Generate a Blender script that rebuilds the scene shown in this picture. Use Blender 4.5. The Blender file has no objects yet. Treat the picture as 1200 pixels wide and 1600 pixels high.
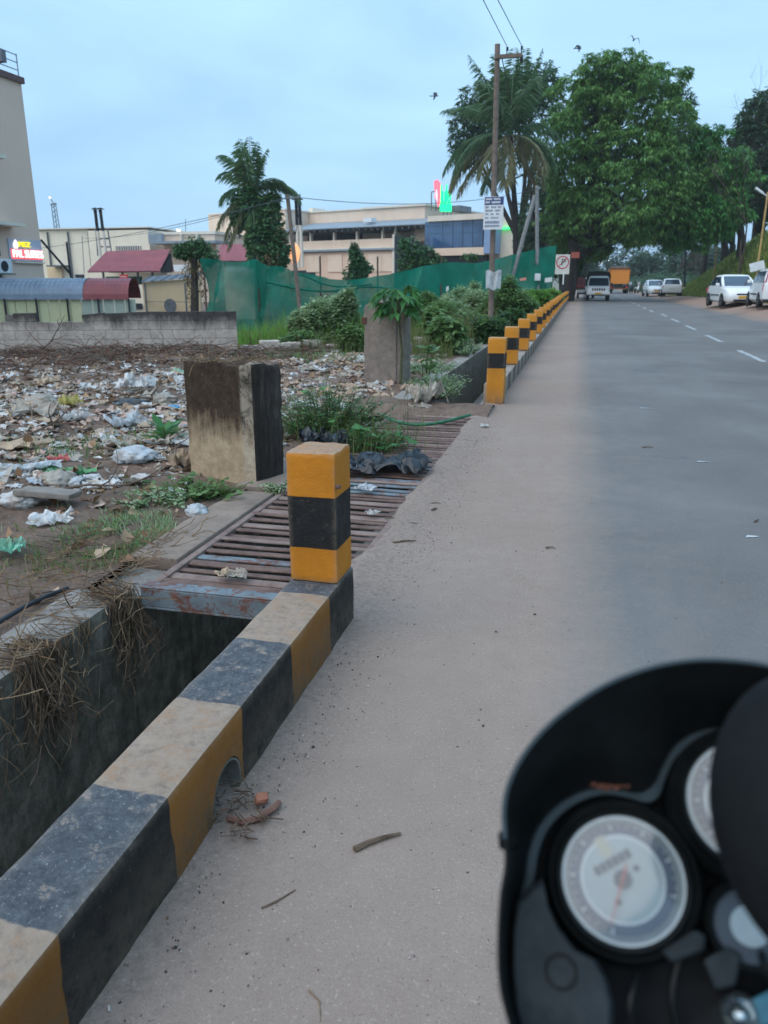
import bpy, bmesh, math, random
import numpy as np
from mathutils import Vector, Matrix, noise as mnoise

S = bpy.context.scene
COL = S.collection
R = math.radians
random.seed(7)
RNG = np.random.default_rng(11)

# ------------------------------------------------------------------ camera
CAM_H = 1.35
PITCH, YAW = R(16.655), R(13.815)
FWD = Vector((-math.sin(YAW) * math.cos(PITCH), math.cos(YAW) * math.cos(PITCH), -math.sin(PITCH)))
RIGHT = Vector((math.cos(YAW), math.sin(YAW), 0))
UP = RIGHT.cross(FWD)
CPOS = Vector((0, 0, CAM_H))
cam_d = bpy.data.cameras.new('camera')
cam = bpy.data.objects.new('camera', cam_d)
COL.objects.link(cam)
cam.matrix_world = Matrix((( RIGHT.x, UP.x, -FWD.x, 0), (RIGHT.y, UP.y, -FWD.y, 0), (RIGHT.z, UP.z, -FWD.z, CAM_H), (0, 0, 0, 1)))
cam_d.sensor_fit = 'VERTICAL'
cam_d.sensor_height = 36
cam_d.lens = 27
cam_d.clip_start = 0.02
cam_d.clip_end = 6000
cam_d.dof.use_dof = True
cam_d.dof.focus_distance = 2.9
cam_d.dof.aperture_fstop = 6.2
S.camera = cam

# ------------------------------------------------------------------ sky and light
SUN_EL, SUN_ROT = R(48), R(215)
world = bpy.data.worlds.new('World')
S.world = world
world.use_nodes = True
wn, wl = world.node_tree.nodes, world.node_tree.links
bg = wn['Background']
bg.inputs['Strength'].default_value = 0.1
sky = wn.new('ShaderNodeTexSky')
sky.sky_type = 'NISHITA'
sky.sun_disc = False
sky.sun_elevation = SUN_EL
sky.sun_rotation = SUN_ROT
tc = wn.new('ShaderNodeTexCoord')
mp = wn.new('ShaderNodeMapping')
mp.inputs['Scale'].default_value = (1.2, 1.2, 4.5)
nz = wn.new('ShaderNodeTexNoise')
nz.inputs['Scale'].default_value = 1.9
nz.inputs['Detail'].default_value = 6
nz.inputs['Roughness'].default_value = .52
nz.inputs['Distortion'].default_value = .5
cr = wn.new('ShaderNodeValToRGB')
cr.color_ramp.elements[0].position = .32
cr.color_ramp.elements[0].color = (3.05, 5.15, 7.75, 1)
cr.color_ramp.elements[1].position = .74
cr.color_ramp.elements[1].color = (4.3, 6.8, 9.1, 1)
mixc = wn.new('ShaderNodeMix')
mixc.data_type = 'RGBA'
mixc.inputs['Factor'].default_value = .93
wl.new(tc.outputs['Generated'], mp.inputs['Vector'])
wl.new(mp.outputs['Vector'], nz.inputs['Vector'])
wl.new(nz.outputs['Fac'], cr.inputs['Fac'])
wl.new(sky.outputs['Color'], mixc.inputs['A'])
wl.new(cr.outputs['Color'], mixc.inputs['B'])
# an overcast dome is brighter towards the zenith
sx = wn.new('ShaderNodeSeparateXYZ')
mr = wn.new('ShaderNodeMapRange')
mr.inputs[1].default_value, mr.inputs[2].default_value, mr.inputs[3].default_value, mr.inputs[4].default_value = 0.0, 1.0, .95, 1.65
mu = wn.new('ShaderNodeMix')
mu.data_type = 'RGBA'
mu.blend_type = 'MULTIPLY'
mu.inputs['Factor'].default_value = 1
wl.new(tc.outputs['Generated'], sx.inputs[0])
wl.new(sx.outputs[2], mr.inputs[0])
wl.new(mixc.outputs['Result'], mu.inputs['A'])
wl.new(mr.outputs[0], mu.inputs['B'])
wl.new(mu.outputs['Result'], bg.inputs['Color'])

sun_d = bpy.data.lights.new('sun', 'SUN')
sun_d.energy = 1.5
sun_d.angle = R(70)
sun_d.color = (1.0, .85, .70)
sun = bpy.data.objects.new('sun', sun_d)
COL.objects.link(sun)
sd = Vector((math.sin(SUN_ROT) * math.cos(SUN_EL), math.cos(SUN_ROT) * math.cos(SUN_EL), math.sin(SUN_EL)))
sd = Vector((sd.x, sd.y, sd.z))
sun.rotation_euler = sd.to_track_quat('Z', 'Y').to_euler()

vs = S.view_settings
vs.view_transform = 'Standard'
vs.look = 'None'
vs.exposure = 0.36
vs.gamma = 1
vs.use_curve_mapping = False
S.render.engine = 'CYCLES'
S.cycles.use_denoising = True
S.cycles.max_bounces = 6
S.cycles.diffuse_bounces = 3
S.cycles.glossy_bounces = 3
S.cycles.transparent_max_bounces = 12
S.cycles.caustics_reflective = False
S.cycles.caustics_refractive = False

# ------------------------------------------------------------------ helpers
def at(px, py, Y):
    """point of the place seen at photo pixel (1200x1600) at distance Y along the road"""
    d = FWD * 1200 + RIGHT * (px - 600) - UP * (py - 800)
    return CPOS + d * (Y / d.y)

def gp(px, py, z=0.0):
    d = FWD * 1200 + RIGHT * (px - 600) - UP * (py - 800)
    return CPOS + d * ((z - CAM_H) / d.z)

def lin(r, g, b):
    f = lambda c: (c / 255 / 12.92) if c <= 10 else ((c / 255 + .055) / 1.055) ** 2.4
    return (f(r), f(g), f(b), 1)

def tag(o, label=None, cat=None, group=None, kind=None):
    if label: o['label'] = label
    if cat: o['category'] = cat
    if group: o['group'] = group
    if kind: o['kind'] = kind
    return o

def empty(name, loc=(0, 0, 0), rz=0.0, label=None, cat=None, group=None):
    o = bpy.data.objects.new(name, None)
    o.empty_display_size = .2
    COL.objects.link(o)
    o.location = loc
    o.rotation_euler = (0, 0, rz)
    return tag(o, label, cat, group)

def link(name, me, parent=None):
    o = bpy.data.objects.new(name, me)
    COL.objects.link(o)
    if parent is not None: o.parent = parent
    return o

class MB:
    def __init__(s):
        s.v, s.f, s.m = [], [], []
    def add(s, vs, fs, m=0):
        o = len(s.v)
        s.v += [tuple(v) for v in vs]
        s.f += [tuple(i + o for i in f) for f in fs]
        s.m += [m] * len(fs)
        return s
    def box(s, c, size, rot=None, m=0, top=(1, 1)):
        x, y, z = size[0] / 2, size[1] / 2, size[2] / 2
        vs = [(-x, -y, -z), (x, -y, -z), (x, y, -z), (-x, y, -z), (-x * top[0], -y * top[1], z), (x * top[0], -y * top[1], z), (x * top[0], y * top[1], z), (-x * top[0], y * top[1], z)]
        M = Matrix.Translation(c) @ (rot.to_4x4() if rot else Matrix())
        return s.add([M @ Vector(v) for v in vs], [(0, 3, 2, 1), (4, 5, 6, 7), (0, 1, 5, 4), (1, 2, 6, 5), (2, 3, 7, 6), (3, 0, 4, 7)], m)
    def span(s, a, b, m=0):
        c = [(a[i] + b[i]) / 2 for i in range(3)]
        return s.box(c, [abs(b[i] - a[i]) for i in range(3)], None, m)
    def hexa(s, p, m=0):
        """8 corner points: bottom ring then top ring"""
        return s.add(p, [(0, 3, 2, 1), (4, 5, 6, 7), (0, 1, 5, 4), (1, 2, 6, 5), (2, 3, 7, 6), (3, 0, 4, 7)], m)
    def tube(s, pts, r, n=6, m=0, cap=True):
        pts = [Vector(p) for p in pts]
        k = len(pts)
        rs = r if isinstance(r, (list, tuple)) else [r] * k
        vs, ref = [], None
        for i, p in enumerate(pts):
            t = (pts[min(i + 1, k - 1)] - pts[max(i - 1, 0)])
            t = t.normalized() if t.length > 1e-9 else Vector((0, 0, 1))
            if ref is None:
                ref = Vector((1, 0, 0)) if abs(t.x) < .8 else Vector((0, 1, 0))
            u = (ref - t * ref.dot(t)).normalized()
            w = t.cross(u)
            ref = u
            for j in range(n):
                a = 2 * math.pi * j / n
                vs.append(p + (u * math.cos(a) + w * math.sin(a)) * rs[i])
        fs = [(i * n + j, i * n + (j + 1) % n, (i + 1) * n + (j + 1) % n, (i + 1) * n + j) for i in range(k - 1) for j in range(n)]
        if cap:
            fs += [tuple(range(n - 1, -1, -1)), tuple((k - 1) * n + j for j in range(n))]
        return s.add(vs, fs, m)
    def lathe(s, prof, n=24, M=None, m=0):
        """profile (r, z) revolved about local z"""
        M = M or Matrix()
        vs = [M @ Vector((r * math.cos(2 * math.pi * j / n), r * math.sin(2 * math.pi * j / n), z)) for r, z in prof for j in range(n)]
        k = len(prof)
        fs = [(i * n + j, i * n + (j + 1) % n, (i + 1) * n + (j + 1) % n, (i + 1) * n + j) for i in range(k - 1) for j in range(n)]
        return s.add(vs, fs, m)
    def disc(s, r, n=24, M=None, m=0, z=0.0):
        M = M or Matrix()
        vs = [M @ Vector((r * math.cos(2 * math.pi * j / n), r * math.sin(2 * math.pi * j / n), z)) for j in range(n)]
        return s.add(vs, [tuple(range(n))], m)
    def loft(s, rings, m=0, cap=True, closed=True):
        n = len(rings[0])
        vs = [v for r in rings for v in r]
        fs = []
        for i in range(len(rings) - 1):
            for j in range(n if closed else n - 1):
                fs.append((i * n + j, i * n + (j + 1) % n, (i + 1) * n + (j + 1) % n, (i + 1) * n + j))
        if cap and closed:
            fs += [tuple(range(n - 1, -1, -1)), tuple((len(rings) - 1) * n + j for j in range(n))]
        return s.add(vs, fs, m)
    def prism(s, poly, axis, d0, d1, m=0):
        """2D polygon extruded along axis 'x','y' or 'z'"""
        def P(a, b, d):
            return (d, a, b) if axis == 'x' else (a, d, b) if axis == 'y' else (a, b, d)
        return s.loft([[P(a, b, d0) for a, b in poly], [P(a, b, d1) for a, b in poly]], m)
    def mesh(s, name, mats=(), smooth=False, bevel=0.0, segs=1, fix=True):
        me = bpy.data.meshes.new(name)
        me.from_pydata(s.v, [], s.f)
        for i, p in enumerate(me.polygons): p.material_index = s.m[i]
        for mt in (mats if isinstance(mats, (list, tuple)) else [mats]): me.materials.append(mt)
        if fix or bevel:
            bm = bmesh.new()
            bm.from_mesh(me)
            if fix: bmesh.ops.recalc_face_normals(bm, faces=bm.faces)
            if bevel:
                ed = [e for e in bm.edges if len(e.link_faces) == 2 and e.calc_face_angle(0) > .5]
                bmesh.ops.bevel(bm, geom=ed, offset=bevel, segments=segs, affect='EDGES', profile=.5, clamp_overlap=True)
            bm.to_mesh(me)
            bm.free()
        if smooth:
            for p in me.polygons: p.use_smooth = True
            try: me.set_sharp_from_angle(angle=R(38))
            except Exception: pass
        return me
    def build(s, name, mats=(), parent=None, smooth=False, bevel=0.0, segs=1, fix=True):
        return link(name, s.mesh(name, mats, smooth, bevel, segs, fix), parent)

def np_mesh(name, V, F, mats, smooth=False):
    """V (N,3), F (M,k) numpy"""
    me = bpy.data.meshes.new(name)
    V = np.asarray(V, np.float32)
    F = np.asarray(F, np.int32)
    M, k = F.shape
    me.vertices.add(len(V))
    me.vertices.foreach_set('co', V.ravel())
    me.loops.add(M * k)
    me.loops.foreach_set('vertex_index', F.ravel())
    me.polygons.add(M)
    me.polygons.foreach_set('loop_start', np.arange(M, dtype=np.int32) * k)
    if smooth: me.polygons.foreach_set('use_smooth', np.ones(M, bool))
    me.update(calc_edges=True)
    for mt in (mats if isinstance(mats, (list, tuple)) else [mats]): me.materials.append(mt)
    return me

def leaf_arrays(base, d, side, L, W, fold=.25, bend=0.0):
    """rhombic folded leaves: base (N,3), unit direction d, unit side vector"""
    d = d / np.maximum(np.linalg.norm(d, axis=1, keepdims=True), 1e-9)
    side = side - d * (side * d).sum(1, keepdims=True)
    side = side / np.maximum(np.linalg.norm(side, axis=1, keepdims=True), 1e-9)
    nrm = np.cross(d, side)
    L = np.asarray(L).reshape(-1, 1)
    W = np.asarray(W).reshape(-1, 1)
    mid = base + d * L * .45
    a = mid + side * W * .5 - nrm * W * fold
    b = mid - side * W * .5 - nrm * W * fold
    tip = base + d * L + np.array([0, 0, -1.]) * (L * bend)
    V = np.stack([base, a, tip, b], 1).reshape(-1, 3)
    n = len(base)
    i = np.arange(n)[:, None] * 4
    F = np.concatenate([i + np.array([[0, 1, 2]]), i + np.array([[0, 2, 3]])], 0)
    return V, F

def merge(arrs):
    V, F, o = [], [], 0
    for v, f in arrs:
        V.append(v); F.append(f + o); o += len(v)
    return np.concatenate(V), np.concatenate(F)

def rnd_dirs(n):
    v = RNG.normal(size=(n, 3))
    return v / np.linalg.norm(v, axis=1, keepdims=True)

def rough_box(name, size, mats, res=.06, amp=.006, bev=.012, parent=None, nscale=6.0, seed=0.0, fn=None, smooth=True):
    """box sitting on z=0, sliced into a grid and worn by noise"""
    bm = bmesh.new()
    bmesh.ops.create_cube(bm, size=1.0)
    for v in bm.verts: v.co = Vector((v.co.x * size[0], v.co.y * size[1], (v.co.z + .5) * size[2]))
    bmesh.ops.bevel(bm, geom=bm.edges[:], offset=bev, segments=2, affect='EDGES', profile=.6)
    for ax in range(3):
        lo = 0 if ax == 2 else -size[ax] / 2
        n = max(1, int(size[ax] / res))
        for i in range(1, n):
            co = [0, 0, 0]; no = [0, 0, 0]
            co[ax] = lo + size[ax] * i / n; no[ax] = 1
            bmesh.ops.bisect_plane(bm, geom=bm.verts[:] + bm.edges[:] + bm.faces[:], plane_co=co, plane_no=no)
    bm.normal_update()
    off = Vector((seed * 3.1, seed * 1.7, seed * 2.3))
    for v in bm.verts:
        n1 = mnoise.noise(v.co * nscale + off)
        n2 = mnoise.noise(v.co * nscale * 4 + off)
        v.co += v.normal * (n1 * amp + n2 * amp * .5)
        if fn: v.co = fn(v.co)
    me = bpy.data.meshes.new(name)
    bm.to_mesh(me); bm.free()
    for mt in (mats if isinstance(mats, (list, tuple)) else [mats]): me.materials.append(mt)
    if smooth:
        for p in me.polygons: p.use_smooth = True
        me.set_sharp_from_angle(angle=R(35))
    return link(name, me, parent)

def text_mesh(name, body, size, mat, parent=None, ext=.01, align='CENTER', sx=1.0, off=0.0):
    cu = bpy.data.curves.new(name, 'FONT')
    cu.body = body; cu.size = size; cu.extrude = ext; cu.align_x = align; cu.align_y = 'CENTER'; cu.offset = off
    tmp = bpy.data.objects.new('tmp_text', cu)
    COL.objects.link(tmp)
    dg = bpy.context.evaluated_depsgraph_get()
    dg.update()
    me = bpy.data.meshes.new_from_object(tmp.evaluated_get(dg))
    bpy.data.objects.remove(tmp)
    bpy.data.curves.remove(cu)
    for v in me.vertices: v.co.x *= sx
    me.materials.clear(); me.materials.append(mat)
    return link(name, me, parent)

# ------------------------------------------------------------------ materials
class NT:
    def __init__(s, name):
        s.mat = bpy.data.materials.new(name)
        s.mat.use_nodes = True
        s.n, s.l = s.mat.node_tree.nodes, s.mat.node_tree.links
        s.b = s.n['Principled BSDF']
        s.pos = None
    def P(s, kind='world'):
        if kind == 'world':
            if s.pos is None: s.pos = s.n.new('ShaderNodeNewGeometry')
            return s.pos.outputs['Position']
        t = s.n.new('ShaderNodeTexCoord')
        return t.outputs['Object']
    def noise(s, vec, scale, detail=5, rough=.6, dist=0.0, stretch=None):
        if stretch:
            mp = s.n.new('ShaderNodeMapping'); mp.inputs['Scale'].default_value = stretch
            s.l.new(vec, mp.inputs['Vector']); vec = mp.outputs['Vector']
        t = s.n.new('ShaderNodeTexNoise')
        t.inputs['Scale'].default_value = scale; t.inputs['Detail'].default_value = detail
        t.inputs['Roughness'].default_value = rough; t.inputs['Distortion'].default_value = dist
        s.l.new(vec, t.inputs['Vector'])
        return t.outputs['Fac']
    def ramp(s, fac, stops, interp='LINEAR'):
        r = s.n.new('ShaderNodeValToRGB')
        r.color_ramp.interpolation = interp
        e = r.color_ramp.elements
        while len(e) < len(stops): e.new(.5)
        for i, (p, c) in enumerate(stops):
            e[i].position = p
            e[i].color = c if isinstance(c, tuple) else (c, c, c, 1)
        s.l.new(fac, r.inputs['Fac'])
        return r.outputs['Color']
    def mix(s, fac, a, b, mode='MIX'):
        m = s.n.new('ShaderNodeMix'); m.data_type = 'RGBA'; m.blend_type = mode
        for sock, v in ((m.inputs['Factor'], fac), (m.inputs['A'], a), (m.inputs['B'], b)):
            if hasattr(v, 'is_linked') or hasattr(v, 'links'): s.l.new(v, sock)
            else: sock.default_value = v
        return m.outputs['Result']
    def math(s, op, a, b=0.0, clamp=False):
        m = s.n.new('ShaderNodeMath'); m.operation = op; m.use_clamp = clamp
        for sock, v in ((m.inputs[0], a), (m.inputs[1], b)):
            if hasattr(v, 'links'): s.l.new(v, sock)
            else: sock.default_value = v
        return m.outputs[0]
    def sep(s, vec):
        x = s.n.new('ShaderNodeSeparateXYZ'); s.l.new(vec, x.inputs[0]); return x.outputs
    def rng(s, v, a, b, c=0.0, d=1.0):
        m = s.n.new('ShaderNodeMapRange'); m.clamp = True
        s.l.new(v, m.inputs[0])
        for i, k in enumerate((a, b, c, d)): m.inputs[i + 1].default_value = k
        return m.outputs[0]
    def normz(s):
        if s.pos is None: s.P()
        return s.sep(s.pos.outputs['Normal'])[2]
    def color(s, c):
        if hasattr(c, 'links'): s.l.new(c, s.b.inputs['Base Color'])
        else: s.b.inputs['Base Color'].default_value = c
    def rough(s, c):
        if hasattr(c, 'links'): s.l.new(c, s.b.inputs['Roughness'])
        else: s.b.inputs['Roughness'].default_value = c
    def bump(s, h, strength=.4, dist=.01):
        b = s.n.new('ShaderNodeBump'); b.inputs['Strength'].default_value = strength; b.inputs['Distance'].default_value = dist
        s.l.new(h, b.inputs['Height']); s.l.new(b.outputs['Normal'], s.b.inputs['Normal'])
    def spec(s, v): s.b.inputs['Specular IOR Level'].default_value = v

def simple(name, c1, c2=None, scale=6, rough=.8, bump=.0, bscale=60, metal=0.0, spec=.4, coord='world', bdist=.004, coat=0.0):
    t = NT(name)
    p = t.P(coord)
    c2 = c2 or tuple(list(v * .72 for v in c1[:3]) + [1])
    f = t.noise(p, scale, 6, .65)
    f2 = t.noise(p, scale * 7.3, 4, .7)
    ff = t.math('ADD', t.math('MULTIPLY', f, .7), t.math('MULTIPLY', f2, .3))
    t.color(t.ramp(ff, [(.34, c2), (.66, c1)]))
    t.rough(t.rng(f2, .3, .7, max(rough - .08, .02), min(rough + .08, 1)))
    t.b.inputs['Metallic'].default_value = metal
    t.spec(spec)
    if coat: t.b.inputs['Coat Weight'].default_value = coat
    if bump: t.bump(t.noise(p, bscale, 6, .7), bump, bdist)
    return t.mat

def emit(name, c, strength):
    t = NT(name)
    t.color((c[0] * .5, c[1] * .5, c[2] * .5, 1))
    t.b.inputs['Emission Color'].default_value = c
    t.b.inputs['Emission Strength'].default_value = strength
    return t.mat

def leafmat(name, cols, trans=.3, rough=.5, nscale=.9):
    """per-leaf random colour with a slow drift over the plant"""
    t = NT(name)
    g = t.n.new('ShaderNodeNewGeometry'); t.pos = g
    nzv = t.noise(g.outputs['Position'], nscale, 3, .6)
    f = t.math('ADD', t.math('MULTIPLY', g.outputs['Random Per Island'], .62), t.math('MULTIPLY', t.rng(nzv, .3, .7), .38))
    k = len(cols)
    col = t.ramp(f, [(.08 + .84 * i / (k - 1), c) for i, c in enumerate(cols)])
    t.color(col); t.rough(rough); t.spec(.35)
    tr = t.n.new('ShaderNodeBsdfTranslucent')
    t.l.new(t.mix(.5, col, (.12, .2, .03, 1)), tr.inputs['Color'])
    ms = t.n.new('ShaderNodeMixShader'); ms.inputs[0].default_value = trans
    t.l.new(t.b.outputs[0], ms.inputs[1]); t.l.new(tr.outputs[0], ms.inputs[2])
    t.l.new(ms.outputs[0], t.n['Material Output'].inputs['Surface'])
    return t.mat

# --- paving: one dusty blend shared by the asphalt and the soil shoulder
def paving():
    t = NT('dusty_road')
    p = t.P()
    x, y, z = t.sep(p)
    fine = t.noise(p, 210, 4, .75)
    mid = t.noise(p, 9, 6, .7)
    big = t.noise(p, .55, 5, .6, .4)
    streak = t.noise(p, 1.0, 6, .65, .2, (3.2, .16, 1))
    asphalt = t.ramp(t.math('ADD', t.math('MULTIPLY', fine, .45), t.math('MULTIPLY', big, .55)),
                     [(.3, lin(92, 90, 88)), (.5, lin(113, 111, 109)), (.72, lin(134, 132, 129))])
    asphalt = t.mix(t.math('MULTIPLY', t.rng(streak, .5, .78), .10), asphalt, lin(138, 137, 138))
    asphalt = t.mix(t.math('MULTIPLY', t.rng(t.noise(p, 70, 3, .8), .56, .72), .55), asphalt, lin(152, 150, 148))
    asphalt = t.mix(t.math('MULTIPLY', t.rng(t.noise(p, 24, 5, .8), .55, .75), .30), asphalt, lin(140, 136, 132))
    asphalt = t.mix(t.math('MULTIPLY', t.rng(t.noise(p, .9, 5, .65, .8), .60, .70), .35), asphalt, lin(70, 77, 88))
    soil = t.ramp(t.math('ADD', t.math('MULTIPLY', mid, .42), t.math('MULTIPLY', big, .58)),
                  [(.25, lin(138, 121, 110)), (.52, lin(149, 132, 121)), (.8, lin(162, 146, 134))])
    soil = t.mix(t.math('MULTIPLY', t.rng(fine, .50, .72), .45), soil, lin(96, 84, 76))
    soil = t.mix(t.math('MULTIPLY', t.rng(t.noise(p, 95, 3, .85), .58, .68), .5), soil, lin(186, 172, 160))
    soil = t.mix(t.math('MULTIPLY', t.rng(t.noise(p, 60, 2, .9), .66, .72), .6), soil, lin(78, 66, 60))
    vor = t.n.new('ShaderNodeTexVoronoi'); vor.inputs['Scale'].default_value = 46
    t.l.new(p, vor.inputs['Vector'])
    peb = t.rng(vor.outputs['Distance'], .05, .14, 1, 0)
    pebm = t.math('MULTIPLY', peb, t.rng(t.noise(p, 3.1, 4, .7), .52, .62))
    soil = t.mix(t.math('MULTIPLY', pebm, .75), soil, t.mix(t.rng(t.noise(p, 19, 2), .45, .55), lin(70, 62, 58), lin(200, 192, 184)))
    # soil darker in patches along the kerb
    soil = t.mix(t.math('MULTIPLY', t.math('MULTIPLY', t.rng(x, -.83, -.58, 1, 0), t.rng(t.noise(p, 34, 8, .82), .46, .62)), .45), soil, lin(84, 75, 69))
    wob = t.math('ADD', t.math('MULTIPLY', t.math('SUBTRACT', t.noise(p, .8, 4, .6), .5), .22), t.math('MULTIPLY', t.math('SUBTRACT', t.noise(p, 26, 4, .7), .5), .28))
    e1 = t.rng(t.math('ADD', x, wob), -.06, .30)
    far_edge = t.math('ADD', x, t.math('MULTIPLY', t.math('SUBTRACT', t.noise(p, .35, 4, .6), .5), 1.6))
    e2 = t.rng(far_edge, 6.1, 6.9, 1, 0)
    am = t.math('MULTIPLY', e1, e2)
    soil_r = t.mix(t.rng(x, 4, 5), soil, t.mix(.55, soil, lin(150, 120, 104)))
    col = t.mix(am, soil_r, asphalt)
    col = t.mix(t.math('MULTIPLY', t.math('MULTIPLY', t.rng(x, .1, 1.1, 1, 0), t.rng(t.noise(p, 5, 5, .7), .45, .7)), .4), col, soil)
    # damp oily spot
    t.color(col)
    t.rough(.95)
    t.spec(.08)
    t.bump(t.math('ADD', fine, t.math('MULTIPLY', peb, t.math('MULTIPLY', pebm, 1.5))), .5, .004)
    return t.mat

def painted(name, bounds, cols, axis=1, warp=.02, top_wear=.7, top_conc=lin(150, 138, 128), yel_side=lin(186, 122, 34), dirt=.5, dusty=.35, grey=False):
    """hand painted bands along an axis (object space): bounds between bands, cols 0 = yellow, 1 = black"""
    t = NT(name)
    p = t.P('object')
    w = t.P()
    ax = t.sep(p)
    a = t.math('ADD', ax[axis], t.math('MULTIPLY', t.math('SUBTRACT', t.noise(p, 7, 4, .6), .5), warp))
    yel = t.ramp(t.noise(p, 3.2, 6, .65), [(.3, tuple(v * .72 for v in yel_side[:3]) + (1,)), (.62, yel_side)])
    blk = t.ramp(t.noise(p, 12, 8, .8), [(.3, lin(22, 22, 22)), (.55, lin(34, 34, 34)), (.8, lin(62, 61, 58))])
    if grey:
        yel = t.ramp(t.noise(p, 6, 6, .7), [(.3, lin(128, 118, 106)), (.7, lin(160, 148, 134))])
        blk = t.ramp(t.noise(p, 6, 6, .7), [(.3, lin(48, 50, 54)), (.7, lin(78, 80, 84))])
    f = None
    col = yel if cols[0] == 0 else blk
    blk_top = t.ramp(t.noise(p, 30, 7, .8), [(.35, lin(58, 61, 66)), (.56, lin(86, 89, 93)), (.70, lin(128, 128, 128)), (.8, lin(174, 170, 164))])  # grey sky sheen put into the black bands' top colour, with dust
    if isinstance(bounds, float):          # endless stripes of one width
        fr = t.math('FRACT', t.math('MULTIPLY', t.math('ADD', a, 100.0), .5 / bounds))
        msk0 = t.math('MULTIPLY', t.rng(fr, .495, .505), t.rng(fr, .993, 1.0, 1, 0))
        col = t.mix(msk0, yel, blk)
        bounds = []
    for i, b in enumerate(bounds):
        col = t.mix(t.rng(a, b - .002, b + .002), col, yel if cols[i + 1] == 0 else blk)
    isb = t.math('GREATER_THAN', .02, t.n.new('ShaderNodeRGBToBW').outputs[0]) if False else None
    # the same bands as a 0/1 mask: where the paint is black
    msk = 0.0 if cols[0] == 0 else 1.0
    for i, bnd in enumerate(bounds):
        nxt = 0.0 if cols[i + 1] == 0 else 1.0
        msk = t.mix(t.rng(a, bnd - .002, bnd + .002), (msk,) * 3 + (1,) if not hasattr(msk, 'links') else msk, (nxt,) * 3 + (1,))
    # wear: specks and scratches down to concrete
    sp = t.rng(t.noise(p, 60, 6, .82), .60, .66)
    wear2 = t.math('MULTIPLY', sp, t.rng(t.noise(p, 4, 5, .65), .36, .56))
    col = t.mix(t.math('MULTIPLY', wear2, .55), col, top_conc)
    scr = t.rng(t.noise(p, 1, 5, .7, .6, (14, 14, 120)), .66, .72)
    col = t.mix(t.math('MULTIPLY', scr, .35), col, lin(120, 100, 76))
    # grime along the foot
    wz = t.sep(w)[2]
    low = t.math('MULTIPLY', t.rng(wz, .0, .20, 1, 0), t.rng(t.noise(p, 13, 9, .84), .36, .56))
    col = t.mix(t.math('MULTIPLY', low, dirt), col, lin(96, 84, 72))
    # worn, dusty top; black bands also carry painted sky sheen
    nzv = t.normz()
    topf = t.rng(nzv, .55, .9)
    patch = t.rng(t.noise(p, 11, 9, .84, .3), .36, .50)
    bare = t.ramp(t.noise(p, 24, 8, .8), [(.3, lin(112, 98, 90)), (.5, top_conc), (.72, tuple(min(1, v * 1.25) for v in top_conc[:3]) + (1,))])
    ytop = t.mix(t.math('MULTIPLY', patch, top_wear), t.mix(dusty, col, lin(164, 136, 112)), bare)
    btop = t.mix(t.math('MULTIPLY', t.rng(t.noise(p, 15, 9, .85, .2), .56, .62), top_wear), blk_top, bare)
    btop = t.mix(t.math('MULTIPLY', t.rng(t.noise(p, 110, 4, .85), .60, .66), .8), btop, lin(176, 172, 166))
    col = t.mix(topf, col, t.mix(msk, ytop, btop) if hasattr(msk, 'links') else ytop)
    # paint rubbed off along the edges
    ptn = t.pos.outputs['Pointiness']
    edge = t.math('MULTIPLY', t.rng(ptn, .515, .56), t.rng(t.noise(p, 18, 6, .8), .36, .56))
    col = t.mix(t.math('MULTIPLY', edge, .32), col, lin(168, 150, 132))
    t.color(col)
    t.rough(t.rng(t.noise(p, 20, 4), .3, .7, .6, .85))
    t.spec(.3)
    t.bump(t.noise(p, 46, 9, .78), .8, .007)
    return t.mat
# ------------------------------------------------------------------ materials in use
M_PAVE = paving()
M_CONC = simple('old_concrete', lin(150, 140, 130), lin(108, 100, 93), 4, .9, .5, 50)
M_CONC_DARK = None
def conc_dark():
    t = NT('mossy_drain_concrete')
    p = t.P()
    z = t.sep(p)[2]
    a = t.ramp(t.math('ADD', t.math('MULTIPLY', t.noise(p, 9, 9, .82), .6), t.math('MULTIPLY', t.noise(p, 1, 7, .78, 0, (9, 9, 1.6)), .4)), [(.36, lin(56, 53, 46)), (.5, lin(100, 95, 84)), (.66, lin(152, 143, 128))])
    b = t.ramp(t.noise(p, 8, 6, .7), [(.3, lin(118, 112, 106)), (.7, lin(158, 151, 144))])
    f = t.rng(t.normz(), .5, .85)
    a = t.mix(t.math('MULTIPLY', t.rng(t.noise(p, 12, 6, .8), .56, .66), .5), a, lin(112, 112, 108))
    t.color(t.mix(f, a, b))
    t.rough(.92); t.spec(.2)
    t.bump(t.noise(p, 24, 8, .72), .8, .012)
    return t.mat
M_CONC_DARK = conc_dark()
M_RUST = simple('rusty_iron', lin(126, 102, 92), lin(80, 60, 54), 9, .75, .5, 80, .1, .35)
M_RUST2 = simple('dusty_rusty_iron', lin(146, 126, 116), lin(102, 82, 76), 7, .8, .4, 80, .0, .3)
M_BLUEIRON = None
def blueiron():
    t = NT('flaking_blue_grey_paint')
    p = t.P()
    base = t.ramp(t.noise(p, 8, 5, .6), [(.3, lin(92, 104, 110)), (.7, lin(116, 128, 134))])
    rust = t.ramp(t.noise(p, 14, 6, .7), [(.3, lin(84, 54, 46)), (.7, lin(122, 82, 68))])
    t.color(t.mix(t.rng(t.noise(p, 7.5, 8, .82, .5), .49, .56), base, rust))
    t.rough(.6); t.spec(.4)
    t.bump(t.noise(p, 20, 6, .75), .4, .004)
    return t.mat
M_BLUEIRON = blueiron()
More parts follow.
